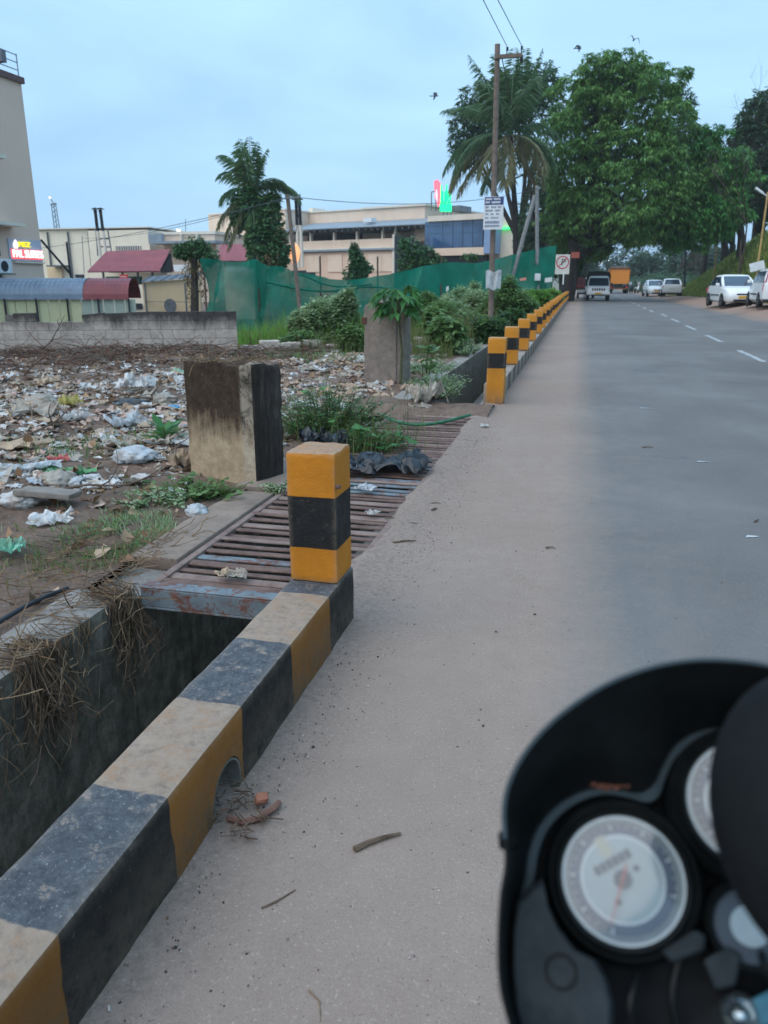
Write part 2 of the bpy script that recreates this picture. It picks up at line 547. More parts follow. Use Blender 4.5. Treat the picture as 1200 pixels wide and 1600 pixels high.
def soilmat(name, dark, light, litter=0.0):
    t = NT(name)
    p = t.P()
    a = t.noise(p, 2.2, 7, .7, .3)
    b = t.noise(p, 17, 7, .78)
    f = t.math('ADD', t.math('MULTIPLY', a, .5), t.math('MULTIPLY', b, .5))
    col = t.ramp(f, [(.32, dark), (.5, tuple((dark[i] + light[i]) / 2 for i in range(3)) + (1,)), (.68, light)])
    vor = t.n.new('ShaderNodeTexVoronoi'); vor.inputs['Scale'].default_value = 28
    t.l.new(p, vor.inputs['Vector'])
    peb = t.rng(vor.outputs['Distance'], .08, .3, 1, 0)
    pm = t.math('MULTIPLY', peb, t.rng(t.noise(p, 4.5, 4, .7), .46, .6))
    col = t.mix(t.math('MULTIPLY', pm, .6), col, t.mix(t.rng(t.noise(p, 33, 2), .4, .6), lin(88, 76, 70), lin(190, 182, 176)))
    t.color(col); t.rough(.95); t.spec(.15)
    t.bump(t.math('ADD', t.noise(p, 30, 8, .78), t.math('MULTIPLY', pm, .7)), .8, .02)
    return t.mat
M_DIRT = soilmat('trodden_red_dirt', lin(74, 60, 52), lin(146, 124, 110))
M_FIELD = soilmat('weedy_field_soil', lin(58, 60, 40), lin(104, 100, 72))
M_GREENSLOPE = soilmat('grassy_slope', lin(52, 68, 36), lin(104, 120, 56))

# ------------------------------------------------------------------ road, shoulders, ground
def grid_sheet(name, xs, ys, zf, mat, parent=None, smooth=True):
    X, Y = np.meshgrid(np.array(xs, float), np.array(ys, float))
    Z = np.vectorize(zf)(X, Y)
    V = np.stack([X, Y, Z], -1).reshape(-1, 3)
    nx, ny = len(xs), len(ys)
    i = (np.arange(ny - 1)[:, None] * nx + np.arange(nx - 1)[None, :]).reshape(-1, 1)
    F = i + np.array([[0, 1, nx + 1, nx]])
    return link(name, np_mesh(name, V, F, mat, smooth), parent)

def geo(a, b, s0, g=1.12):
    out, s = [a], s0
    while out[-1] < b:
        out.append(min(b, out[-1] + s)); s *= g
    return out

def fbm(x, y, s, z=0.0):
    return mnoise.fractal(Vector((x * s, y * s, z)), 1.0, 2.1, 5)

road = grid_sheet('road', [0.09, 1.5, 3, 4.5, 6.3], geo(-12, 420, 2, 1.08), lambda x, y: 0.0, M_PAVE)
tag(road, kind='structure')
def z_left(x, y):
    k = max(0.0, 1 - (x + .83) / .25)
    return .012 * fbm(x, y, 1.3) * min(1, (0.09 - x) * 4) + (.010 * k * max(0, fbm(x, y, 5)))
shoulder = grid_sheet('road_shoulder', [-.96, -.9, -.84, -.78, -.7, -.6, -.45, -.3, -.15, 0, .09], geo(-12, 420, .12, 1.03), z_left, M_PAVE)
tag(shoulder, kind='structure')
def z_right(x, y):
    return .36 * max(0, min(1, (x - 6.3) / 1.8)) * max(0, min(1, (95 - y) / 40)) + (.02 * fbm(x, y, .9) if x > 6.35 else 0)
rsh = grid_sheet('road_verge', [6.3, 6.6, 7, 7.5, 8, 8.6, 9.2, 9.8, 10.4, 11], geo(-12, 420, .6, 1.05), z_right, M_PAVE)
tag(rsh, kind='structure')
ground = grid_sheet('ground', [-3000, -800, -200, -60, 0, 60, 200, 800, 3000], [-600, -100, 0, 100, 250, 600, 1500, 4000], lambda x, y: -1.6, M_FIELD)
tag(ground, kind='structure')

# wall line that closes the littered plot
WA, WB = Vector((-10.344, 12.314)), Vector((-6.33, 13.97))
WD = (WB - WA).normalized()
WN = Vector((-WD.y, WD.x))
def beyond(x, y):
    return (Vector((x, y)) - WA).dot(WN)
def sstep(a, b, t):
    t = max(0, min(1, (t - a) / (b - a))); return t * t * (3 - 2 * t)
def z_plot(x, y):
    d = beyond(x, y)
    near = min(1, max(0, (-2.12 - x) / .5))
    h = near * (.05 * fbm(x, y, 1.1) + .045 * fbm(x, y, 4.2, 3.0) + .02 * fbm(x, y, 11, 7))
    pile = sstep(3.5, 7.5, y) * sstep(-2.6, -4.2, x) * (1 - sstep(-.2, .6, d))
    h += pile * (.04 + .09 * fbm(x, y, .8, 5))
    h += .07 * math.exp(-((d + .9) / .8) ** 2) * sstep(-6.2, -7.2, x) * (1 + .5 * fbm(x, y, 1.4, 9))
    if x < -6.4: h -= 1.0 * sstep(.3, 5, d)
    else: h -= .35 * sstep(.5, 8, d) * sstep(-2.2, -4, x)
    return h
def z_bank(x, y):
    return z_plot(x, y)
plot = grid_sheet('littered_ground', geo(0, 60, .05, 1.045)[::-1] and [-2.12 - v for v in geo(0, 60, .045, 1.04)][::-1], geo(-2, 130, .07, 1.028), z_plot, M_DIRT)
plot.name = 'plot_ground'
tag(plot, kind='structure')

# faded lane dashes
M_DASH = None
def dashmat():
    t = NT('worn_white_road_paint')
    p = t.P()
    f = t.rng(t.noise(p, 12, 7, .78), .40, .62)
    t.color(t.mix(f, lin(112, 116, 120), lin(196, 198, 198))); t.rough(.8)
    return t.mat
M_DASH = dashmat()
for i in range(16):
    yc = 16.2 + i * 4.9
    xc = 3.24 + .015 * (yc - 16)
    if i > 4: xc = 3.36 + .006 * (yc - 30)
    mb = MB()
    n = 8
    L = 2.5 if i < 8 else 2.2
    rows = []
    for k in range(n + 1):
        yy = yc - L / 2 + L * k / n
        e = .012 * math.sin(k * 2.7 + i)
        xx = xc + .006 * (yy - yc)
        rows.append([(xx - .055 + e, yy, .004), (xx + .055 + e * .5, yy, .004)])
    mb.loft(rows, cap=False, closed=False)
    mb.build('lane_dash', M_DASH, road)
# small older paint ghosts
for (x, y, w, l) in ((.80, 9.0, .16, .06), (1.02, 6.3, .10, .05), (1.0, 4.4, .05, .06)):
    mb = MB(); mb.loft([[(x - w / 2, y - l / 2, .004), (x + w / 2, y - l / 2 + .02, .004)], [(x - w / 2 + .02, y + l / 2, .004), (x + w / 2 + .03, y + l / 2 - .02, .004)]], cap=False, closed=False)
    mb.build('lane_dash', M_DASH, road)

# ------------------------------------------------------------------ near kerb with its post
KX0, KX1, KTOP = -1.03, -.83, .23
def cut_hole(o, cy, cz, r, x0, x1):
    mb = MB()
    mb.lathe([(r, -.4), (r * 1.03, .4)], 20, Matrix.Translation((KX0 + .1, cy, cz)) @ Matrix.Rotation(R(90), 4, 'Y'))
    mb.disc(r, 20, Matrix.Translation((KX0 + .1, cy, cz)) @ Matrix.Rotation(R(90), 4, 'Y'), z=-.4)
    mb.disc(r * 1.03, 20, Matrix.Translation((KX0 + .1, cy, cz)) @ Matrix.Rotation(R(90), 4, 'Y'), z=.4)
    bm = bmesh.new(); me = mb.mesh('cut'); bm.from_mesh(me)
    bmesh.ops.remove_doubles(bm, verts=bm.verts, dist=1e-5); bmesh.ops.recalc_face_normals(bm, faces=bm.faces)
    bm.to_mesh(me); bm.free()
    cu = link('cutter', me)
    md = o.modifiers.new('b', 'BOOLEAN'); md.operation = 'DIFFERENCE'; md.object = cu; md.solver = 'EXACT'
    dg = bpy.context.evaluated_depsgraph_get(); dg.update()
    new = bpy.data.meshes.new_from_object(o.evaluated_get(dg))
    o.modifiers.clear(); o.data = new
    bpy.data.objects.remove(cu)
kerb = empty('kerb_barrier', (-.93, 0, 0), 0, 'black and yellow painted concrete kerb with a drain hole, running beside the open drain', 'kerb')
K0 = -1.6
kb_bounds = [2.52 - .3975 * k for k in range(10)][::-1]   # world y
kl = 2.85 - K0
mid = (2.85 + K0) / 2
cols = []
for k in range(len(kb_bounds) + 1):
    cols.append((len(kb_bounds) - k + 1) % 2)
M_KERB = painted('kerb_paint', [b - mid for b in kb_bounds], cols, 1, .035, .92, lin(154, 136, 120), lin(150, 98, 40), .9, .7)
body = rough_box('kerb_body', (.2, kl, KTOP + .35), M_KERB, .05, .006, .014, kerb, 5, 1.0)
body.location = (0, mid, -.35)
# boolean runs in the local frame of the kerb body
body.parent = None; body.location = (-.93, mid, -.35)
cut_hole(body, 1.62, .036, .088, 0, 0)
body.parent = kerb; body.location = (0, mid, -.35)
M_PIPE = simple('damp_drain_pipe', lin(128, 124, 116), lin(70, 68, 64), 9, .8, .3, 60)
mb = MB()
mb.lathe([(.086, -.105), (.086, .098), (.079, .098), (.079, -.105)], 22, Matrix.Translation((0, 1.62, .036)) @ Matrix.Rotation(R(90), 4, 'Y'))
mb.build('drain_pipe', M_PIPE, kerb, True)

M_POST = painted('post_paint', [.37, .575], [0, 1, 0], 2, .006, .8, lin(158, 132, 110), lin(206, 130, 32), .6, .45)
post = rough_box('kerb_post', (.195, .205, .75 - .232), M_POST, .03, .0035, .013, None, 7, 3.0)
for v in post.data.vertices:
    v.co.z += .232
    v.co.x += .012 * (v.co.z - .5) * -.3
    # chipped top edge
    if v.co.z > .735:
        v.co.z += .006 * mnoise.noise(v.co * 25) - .004
post.location = (-.932, 2.742, 0)
tag(post, 'big nearest yellow and black post standing on the end of the near kerb', 'post')
# little knob left on the post edge
mb = MB(); mb.box((.105, -.095, .62), (.02, .016, .014)); mb.build('metal_stub', M_RUST, post, bevel=.003)

# mud apron where kerb meets the shoulder + litter in the pipe mouth
M_TWIG = simple('dry_twig', lin(120, 100, 82), lin(70, 56, 46), 30, .85, 0)
M_STRAW = simple('dry_straw', lin(150, 124, 94), lin(92, 74, 56), 20, .8, 0)
M_BROWN = simple('dry_leaf_brown', lin(132, 100, 74), lin(86, 62, 46), 30, .8, 0)
def twig(name, pts, r, mat, label=None, cat='twig', group=None, kind=None, parent=None):
    mb = MB(); k = len(pts)
    mb.tube(pts, [r * (1 - .55 * i / (k - 1)) for i in range(k)], 5)
    o = mb.build(name, mat, parent, True)
    return tag(o, label, cat if label else None, group, kind)
mb = MB()
for i in range(130):
    a = random.uniform(-.075, .075); x = random.uniform(-.03, .20) if i % 3 else random.uniform(.0, .1)
    w = max(.2, 1 - max(0, x - .1) * 5)
    p = Vector((-.83 + x - .06, 1.60 + a * 1.3 * w - max(0, x - .05) * .5, .008 + .02 * random.random()))
    d = Vector((random.uniform(-1, 1), random.uniform(-1, 1), random.uniform(0, .5))).normalized() * random.uniform(.015, .05)
    mb.tube([p, p + d], random.uniform(.001, .0025), 3)
tag(mb.build('leaf_debris', M_TWIG), kind='stuff')
mb = MB()
bm_pts = [(-.80, 1.545, .012), (-.755, 1.54, .01), (-.72, 1.56, .012), (-.695, 1.60, .018), (-.69, 1.63, .015)]
mb.tube(bm_pts, .009, 6)
tag(mb.build('bark_strip', simple('red_bark', lin(140, 104, 88), lin(90, 62, 52), 40)), 'thin curled brown bark strip lying below the drain hole', 'bark')
br = rough_box('brick_fragment', (.034, .028, .022), simple('brick_red', lin(166, 108, 84), lin(128, 82, 64), 30), .008, .007, .008, None, 30, 2)
br.location = (-.74, 1.625, .012); br.rotation_euler = (.2, .1, .6)
tag(br, 'small orange brick fragment lying in front of the drain hole', 'brick piece')

# ------------------------------------------------------------------ far kerb and its row of posts
fk = empty('kerb_barrier', (-.93, 40, 0), 0, 'long faded grey striped concrete kerb carrying the far row of posts', 'kerb')
M_FK = painted('faded_kerb', .4, [0], 1, .03, .8, lin(152, 142, 132), grey=True)
o = rough_box('kerb_body', (.19, 71.8, KTOP + .34), M_FK, .4, .006, .014, fk, 3, 5)
o.location = (0, 9.05 + 35.9 - 40, -.36)
M_POST2 = painted('far_post_paint', [.42, .59], [0, 1, 0], 2, .012, .5, lin(170, 140, 108), lin(206, 136, 40), .9, .3)
proto = None
ords = ['', 'second', 'third', 'fourth', 'fifth', 'sixth', 'seventh', 'eighth', 'ninth', 'tenth', 'eleventh', 'twelfth', 'thirteenth', 'fourteenth']
for i in range(29):
    y = 8.98 + 2.42 * i
    if i == 0:
        o = rough_box('kerb_post', (.20, .19, .76), M_POST2, .04, .004, .012, None, 7, 11)
        o.location = (-.875, y, -.01)
        o['label'] = 'dirt-stained yellow and black post at the near end of the far kerb, reaching the ground'
        first = o
    else:
        if proto is None:
            proto = rough_box('kerb_post', (.20, .19, .75 - KTOP), M_POST2, .06, .004, .012, None, 7, 17)
            for v in proto.data.vertices: v.co.z += KTOP - .01
            o = proto
        else:
            o = proto.copy(); COL.objects.link(o)
        o.location = (-.915 + random.uniform(-.012, .012), y + random.uniform(-.05, .05), random.uniform(-.012, .012))
        o.rotation_euler = (random.uniform(-.01, .01), random.uniform(-.012, .012), random.uniform(-.03, .03))
        if i < 14: o['label'] = f'yellow and black kerb post, {ords[i]} from the dirt-stained near end of the far row'
        else: o['label'] = 'small distant yellow and black post towards the tree end of the far row'
    o['category'] = 'post'
    o['group'] = 'yellow and black posts on the far kerb'

# ------------------------------------------------------------------ open drain, coping, grate
drain = empty('storm_drain', (-1.9, 3, -.95), 0, 'open concrete storm drain with dark mossy walls beside the painted kerb', 'drain')
def pl(o, parent):   # keep world placement under an unrotated parent
    o.parent = parent; o.location = Vector(o.location) - Vector(parent.location); return o
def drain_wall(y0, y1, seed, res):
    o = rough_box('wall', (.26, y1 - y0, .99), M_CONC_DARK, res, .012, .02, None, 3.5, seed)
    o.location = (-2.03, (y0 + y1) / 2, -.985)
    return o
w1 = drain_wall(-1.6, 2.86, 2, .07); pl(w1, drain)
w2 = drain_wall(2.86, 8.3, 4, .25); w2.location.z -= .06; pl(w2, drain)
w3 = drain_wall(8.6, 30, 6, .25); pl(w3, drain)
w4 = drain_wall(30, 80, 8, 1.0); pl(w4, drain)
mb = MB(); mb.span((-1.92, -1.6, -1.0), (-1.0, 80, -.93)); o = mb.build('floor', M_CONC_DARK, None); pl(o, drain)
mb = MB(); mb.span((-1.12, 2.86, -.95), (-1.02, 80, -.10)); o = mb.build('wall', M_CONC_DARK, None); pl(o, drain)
mb = MB(); mb.span((-1.9, 8.25, -.95), (-1.0, 8.62, -.03)); o = mb.build('cross_slab', M_DIRT, None); pl(o, drain)

grate = empty('drain_grate', (-1.4, 5.6, 0), 0, 'rusty iron bar grate laid across the drain between kerb ends', 'grate')
mb = MB()
# channel section end beam
mb.span((-1.86, 2.90, -.075), (-1.035, 2.915, .012)); mb.span((-1.86, 2.90, .0125), (-1.035, 2.975, .022)); mb.span((-1.86, 2.90, -.088), (-1.035, 2.965, -.0755))
o = mb.build('end_beam', M_BLUEIRON, None, bevel=.003); pl(o, grate)
for xx in (-1.845, -.985):
    mb = MB(); mb.span((xx - .02, 2.98, -.07), (xx + .02, 8.25, .004)); o = mb.build('side_rail', M_RUST2, None, bevel=.003); pl(o, grate)
bar_me = []
for kind in range(4):
    mb = MB()
    n = 8
    rr = []
    for k in range(n + 1):
        x = -.43 + .86 * k / n
        dz = .004 * mnoise.noise(Vector((x * 4, kind * 5.3, 0)))
        w = (.027, .030, .024, .032)[kind]
        hgt = .028 if kind < 2 else .018
        rr.append([(x, -w, dz), (x, w, dz), (x, w, .006 + dz), (x, w * .6, .010 + dz), (x, -w * .6, .010 + dz), (x, -w, .006 + dz)])
    mb.loft(rr)
    bar_me.append(mb.mesh('bar', [M_RUST, M_RUST2, M_RUST, M_BLUEIRON][kind], False))
y = 3.05; i = 0
while y < 8.2:
    kind = 3 if i in (4, 19, 20, 21, 23, 27) else i % 3
    o = link('bar', bar_me[kind], None)
    o.location = (-1.415, y, -.012 + random.uniform(-.005, .005))
    o.rotation_euler = (random.uniform(-.12, .12), random.uniform(-.006, .006), random.uniform(-.01, .01))
    if 8 <= i <= 9: o.location.z -= .008
    pl(o, grate)
    y += .094 + random.uniform(-.009, .009); i += 1
# concrete edging slabs
M_SLAB = simple('dusty_slab', lin(150, 132, 118), lin(112, 98, 88), 4, .95, .5, 40)
sl = rough_box('paving_slab', (.27, 1.32, .07), M_SLAB, .08, .008, .015, None, 5, 7); sl.location = (-2.02, 3.95, -.058)
tag(sl, 'flat pale concrete slab edging the left side of the grate, nearer one', 'slab')
sl = rough_box('paving_slab', (.3, .9, .07), M_SLAB, .08, .008, .015, None, 5, 9); sl.location = (-2.06, 5.15, -.05)
tag(sl, 'dirty concrete slab edging the grate right beside the stained pillar', 'slab')

# soil spilled over the right edge of the grate and heaped across its far end
rows = []
for k in range(140):
    y = 2.9 + 6.1 * k / 139
    e = -.955 - .05 * fbm(.3, y, 1.6) - .035 * abs(fbm(.7, y, 7)) - .035
    rows.append([(-.80, y, z_left(-.80, y) - .002), (-.86, y, z_left(-.86, y) + .003), (-.91, y, z_left(-.91, y) + .007), (-.94, y, .013 + .004 * fbm(1, y, 6)), ((e - .93) / 2, y, .014), (e, y, .004)])
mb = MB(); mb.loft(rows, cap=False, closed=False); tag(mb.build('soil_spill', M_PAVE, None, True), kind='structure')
heap = grid_sheet('soil_heap', [-2.3 + .05 * i for i in range(30)], [7.75 + .05 * i for i in range(24)], lambda x, y: -.05 + .085 * sstep(7.75, 8.2, y + .25 * fbm(x, y, 1.2)) * (1 - sstep(8.62, 8.9, y)) + .022 * fbm(x, y, 5) + .05 * sstep(-1.5, -2.1, x) * (1 - sstep(8.6, 8.9, y)), M_DIRT)
tag(heap, kind='structure')
# ------------------------------------------------------------------ concrete pillars of the broken gateway
def stained(name, split, top_dark, top_mid, low_a, low_b, side=None, soft=.12):
    t = NT(name)
    p = t.P('object')
    x, y, z = t.sep(p)
    w = t.math('MULTIPLY', t.math('SUBTRACT', t.noise(p, 5, 7, .75), .5), .42)
    streak = t.math('MULTIPLY', t.math('SUBTRACT', t.noise(p, 1, 6, .7, 0, (26, 26, 2.2)), .5), .35)
    f = t.rng(t.math('ADD', z, t.math('ADD', w, streak)), split - soft, split + soft)
    low = t.ramp(t.noise(p, 11, 7, .75), [(.3, low_a), (.7, low_b)])
    up = t.ramp(t.noise(p, 13, 8, .8), [(.3, top_dark), (.72, top_mid)])
    col = t.mix(f, low, up)
    sp = t.rng(t.noise(p, 32, 6, .8), .62, .70)
    col = t.mix(t.math('MULTIPLY', sp, .55), col, lin(176, 164, 148))
    if side is not None:
        g = t.pos if t.pos else t.n.new('ShaderNodeNewGeometry')
        col = t.mix(t.rng(t.math('ADD', x, t.math('MULTIPLY', w, .12)), side - .012, side + .012), col,
                    t.mix(t.rng(t.noise(p, 9, 7, .8, .6), .42, .58), t.mix(f, lin(178, 164, 144), lin(150, 140, 126)), t.mix(f, lin(150, 132, 112), lin(62, 56, 50))))
    if side is not None:
        tcn = t.n.new('ShaderNodeTexCoord')
        bk = t.ramp(t.noise(p, 1, 7, .76, .3, (14, 14, 2.4)), [(.3, lin(34, 31, 30)), (.55, lin(62, 55, 50)), (.78, lin(110, 96, 84))])
        col = t.mix(t.rng(t.sep(tcn.outputs['Normal'])[0], .55, .8), col, bk)
    t.color(col); t.rough(.93); t.spec(.15)
    t.bump(t.noise(p, 34, 9, .75), .7, .012)
    return t.mat
M_PA = stained('stained_plaster', .40, lin(38, 31, 26), lin(86, 72, 59), lin(146, 124, 99), lin(188, 168, 140), .235)
def black_side():
    t = NT('dark_streaked_wall')  # near-black with vertical streaks, matching the pillar's right face
    p = t.P('object')
    c = t.ramp(t.noise(p, 1, 7, .72, .3, (14, 14, 2.4)), [(.3, lin(34, 31, 30)), (.55, lin(66, 60, 56)), (.78, lin(108, 96, 86))])
    t.color(c); t.rough(.9); t.spec(.2); t.bump(t.noise(p, 26, 8, .75), .8, .012)
    return t.mat
pa = empty('gate_pillar', (-2.37, 5.08, 0), R(-22.7), 'short wide plastered pillar stump, dark brown stain over its upper half, left of the nearest post', 'pillar')
def worn_top(h, amp, seed, cut=None):
    def fn(v):
        k = max(0, (v.z - h + .1) / .1)
        v = v.copy()
        v.z += k * amp * mnoise.noise(Vector((v.x * 9, v.y * 9, seed)))
        if cut:
            s = cut(v)
            if s > 0: v.z -= s
        return v
    return fn
o = rough_box('plastered_face', (.70, .15, .87), M_PA, .035, .007, .018, pa, 9, 3, worn_top(.87, .035, 2.0))
o.location = (.0, -.062, -.05)
def backcut(v):
    return max(0, (v.y - .02)) * .35 * max(0, (v.z - .7) / .2)
o = rough_box('rubble_back', (.685, .15, .86), black_side(), .035, .014, .025, pa, 8, 5, worn_top(.86, .05, 5.0, backcut))
o.location = (.006, .078, -.055)
# loose straw on top
M_PB = stained('grey_pillar', 1.35, lin(90, 82, 76), lin(130, 120, 110), lin(112, 102, 94), lin(150, 138, 128), None, .3)
pb = empty('gate_pillar', (-2.56, 10.62, 0), R(-7), 'tall grey concrete pillar with a chipped top corner, further back beside the drain', 'pillar')
def chip(v):
    return max(0, (-.2 - v.x)) * .7 * max(0, (v.z - .95) / .2)
o = rough_box('shaft', (.60, .30, 1.16), M_PB, .05, .012, .03, pa, 7, 13, worn_top(1.16, .03, 3.0, chip)); o.parent = pb
o.location = (0, 0, -.06)
mb = MB(); mb.box((.17, -.155, .5), (.045, .03, .98)); mb.build('plaster_rib', M_PB, pb, bevel=.008)
o = rough_box('exposed_brick', (.07, .04, .09), simple('old_brick', lin(110, 66, 52), lin(66, 42, 36), 40), .02, .008, .01, pb, 30, 1); o.location = (-.29, -.145, .80)

# ------------------------------------------------------------------ block wall
def blockmat():
    t = NT('weathered_block')
    p = t.P()
    z = t.sep(p)[2]
    st = t.math('MULTIPLY', t.math('SUBTRACT', t.noise(p, 1, 7, .75, .2, (2.0, 2.0, .7)), .5), .75)
    f = t.rng(t.math('ADD', z, st), .50, .74)
    low = t.ramp(t.noise(p, 6, 7, .72), [(.3, lin(158, 146, 136)), (.7, lin(206, 193, 180))])
    up = t.ramp(t.noise(p, 9, 7, .78), [(.3, lin(50, 47, 46)), (.7, lin(92, 87, 83))])
    col = t.mix(f, low, up)
    oi = t.n.new('ShaderNodeObjectInfo')
    col = t.mix(t.math('MULTIPLY', oi.outputs['Random'], .14), col, lin(96, 90, 86))
    t.color(col); t.rough(.95); t.spec(.12); t.bump(t.noise(p, 28, 8, .75), .7, .012)
    return t.mat
M_BLOCK = blockmat()
M_MORTAR = simple('wall_mortar', lin(120, 112, 106), lin(86, 80, 76), 8, .95, .4)
bw = empty('block_wall', (WB.x, WB.y, 0), math.atan2(-WD.y, -WD.x), 'long low broken wall of grey concrete blocks with black mould along its top', 'wall')
# local +x runs from the right end to the left; local -y? faces away: use y sign so the face meets the plot
BL, BH = .40, .165
def wall_top(s):
    """top height along the wall measured from the right end, from the photograph's stepped outline"""
    pts = [(0, .84), (1.6, .83), (2.75, .80), (2.95, .66), (3.45, .64), (3.62, .82), (4.15, .80), (4.3, .60), (4.6, .52), (8, .5)]
    for (a, h0), (b, h1) in zip(pts, pts[1:]):
        if a <= s <= b: return h0 + (h1 - h0) * (s - a) / (b - a)
    return .5
bme = {}
rows = 6
for r in range(-1, rows):
    s = 0.0 if r % 2 == 0 else -BL / 2
    while s < 6.4:
        a, b = max(0, s), min(6.4, s + BL)
        z0, z1 = r * BH, (r + 1) * BH
        s += BL
        if b - a < .05: continue
        top = min(wall_top(a + .02), wall_top(b - .02))
        if z0 > top - .03: continue
        zt = min(z1, max(wall_top(a + .02), wall_top(b - .02)))
        mb = MB()
        g = .002
        ya = -.075 + random.uniform(-.004, .004)
        t0, t1 = min(z1, wall_top(a + .02) + random.uniform(-.012, .006)), min(z1, wall_top(b - .02) + random.uniform(-.012, .006))
        mb.hexa([(a + g, ya, z0 + g), (b - g, ya, z0 + g), (b - g, .075, z0 + g), (a + g, .075, z0 + g), (a + g, ya, t0 - g), (b - g, ya, t1 - g), (b - g, .075, t1 - g), (a + g, .075, t0 - g)])
        o = mb.build('block', M_BLOCK, bw, bevel=.006)
mb = MB(); mb.span((0.01, -.068, -.3), (6.38, .068, .50)); mb.build('mortar_core', M_MORTAR, bw)
mb = MB(); mb.span((0.012, -.066, .5), (2.7, .066, .79)); mb.span((3.64, -.066, .5), (4.14, .066, .78)); mb.build('mortar_core', M_MORTAR, bw)
# cracks / piers
for s, w in ((2.98, .05), (4.2, .04)):
    mb = MB()
    mb.tube([(s + .02 * math.sin(k * 2.1), -.083, .04 + .1 * k) for k in range(7)], .008, 4)
    mb.build('crack_root', M_TWIG, bw)
# low remains of the same wall towards the tall pillar
lw = empty('wall_stub', (WB.x, WB.y, 0), math.atan2(1.25, 2.1), 'low crumbling remains of a wall between the block wall and the tall pillar', 'wall')
for i in range(11):
    o = rough_box('block', (.398, .17, .24 + random.uniform(-.03, .03)), M_BLOCK, .09, .02, .03, lw, 5, i * 2.7)
    o.location = (.22 + .40 * i, random.uniform(-.015, .015), -.0 if i % 4 else -.05)
    o.rotation_euler = (0, random.uniform(-.04, .04), random.uniform(-.04, .04))

# ------------------------------------------------------------------ litter
def crumple(seed, n=9, size=1.0, amp=.22, ridg=True):
    """crumpled sheet: folded grid lying on the ground"""
    V = []
    rr = random.Random(seed)
    off = Vector((rr.random() * 50, rr.random() * 50, rr.random() * 50))
    for j in range(n + 1):
        for i in range(n + 1):
            u, v = i / n - .5, j / n - .5
            edge = 1 - .25 * mnoise.noise(Vector((u * 3, v * 3, 0)) + off * 1.3)
            p = Vector((u * edge, v * edge * .8, 0))
            q = p * 3.2 + off
            h = abs(mnoise.noise(q)) * 1.0 + abs(mnoise.noise(q * 2.3)) * .7 + abs(mnoise.noise(q * 4.7)) * .5
            p += Vector((mnoise.noise(q * 1.7 + Vector((9, 0, 0))), mnoise.noise(q * 1.7 + Vector((0, 9, 0))), 0)) * .16
            V.append((p.x * size, p.y * size, h * amp * size))
    F = [(j * (n + 1) + i, j * (n + 1) + i + 1, (j + 1) * (n + 1) + i + 1, (j + 1) * (n + 1) + i) for j in range(n) for i in range(n)]
    return V, F

def bag(seed, size=1.0, flat=.55, sub=3):
    bm = bmesh.new()
    bmesh.ops.create_icosphere(bm, subdivisions=sub, radius=.5)
    rr = random.Random(seed)
    off = Vector((rr.random() * 50, rr.random() * 50, rr.random() * 50))
    for v in bm.verts:
        q = v.co * 3 + off
        h = abs(mnoise.noise(q)) * .5 + abs(mnoise.noise(q * 2.2)) * .4 + abs(mnoise.noise(q * 4.5)) * .28 + abs(mnoise.noise(q * 9)) * .16
        v.co *= .72 + h * .62
        v.co.z = v.co.z * flat + .28 * flat
        v.co *= size
    me = bpy.data.meshes.new('bag'); bm.to_mesh(me); bm.free()
    return me

def plastic(name, c, rough=.38, trans=.25, var=.8):
    t = NT(name)
    p = t.P('object')
    c2 = tuple(v * var for v in c[:3]) + (1,)
    t.color(t.mix(t.rng(t.noise(t.P(), 9, 6, .75), .48, .68), t.ramp(t.noise(p, 9, 5, .7), [(.3, c2), (.7, c)]), lin(148, 128, 112) if c[1] > .05 else lin(50, 50, 52)))
    t.rough(rough); t.spec(.5)
    tr = t.n.new('ShaderNodeBsdfTranslucent'); tr.inputs['Color'].default_value = c
    ms = t.n.new('ShaderNodeMixShader'); ms.inputs[0].default_value = trans
    t.l.new(t.b.outputs[0], ms.inputs[1]); t.l.new(tr.outputs[0], ms.inputs[2]); t.l.new(ms.outputs[0], t.n['Material Output'].inputs['Surface'])
    return t.mat
PL = dict(white=plastic('white_plastic', lin(224, 224, 222)), dirty=plastic('dirty_white_plastic', lin(190, 180, 166), .5), grey=plastic('grey_plastic', lin(150, 148, 146), .45),
          beige=plastic('beige_paper', lin(188, 164, 138), .75, .1), brown=plastic('brown_card', lin(142, 114, 90), .85, .05), blue=plastic('blue_plastic', lin(30, 160, 214), .35, .2, .9),
          paleblue=plastic('pale_blue_plastic', lin(206, 212, 216), .4), green=plastic('green_plastic', lin(84, 170, 110), .4, .2), mint=plastic('mint_plastic', lin(140, 206, 178), .4), black=plastic('black_plastic', lin(34, 38, 44), .32, .03, .7),
          pinkish=plastic('pinkish_card', lin(196, 166, 150), .8, .08), pink=plastic('pink_plastic', lin(214, 110, 106), .4), yellow=plastic('yellow_plastic', lin(206, 196, 120), .5), orange=plastic('orange_plastic', lin(196, 122, 62), .5))

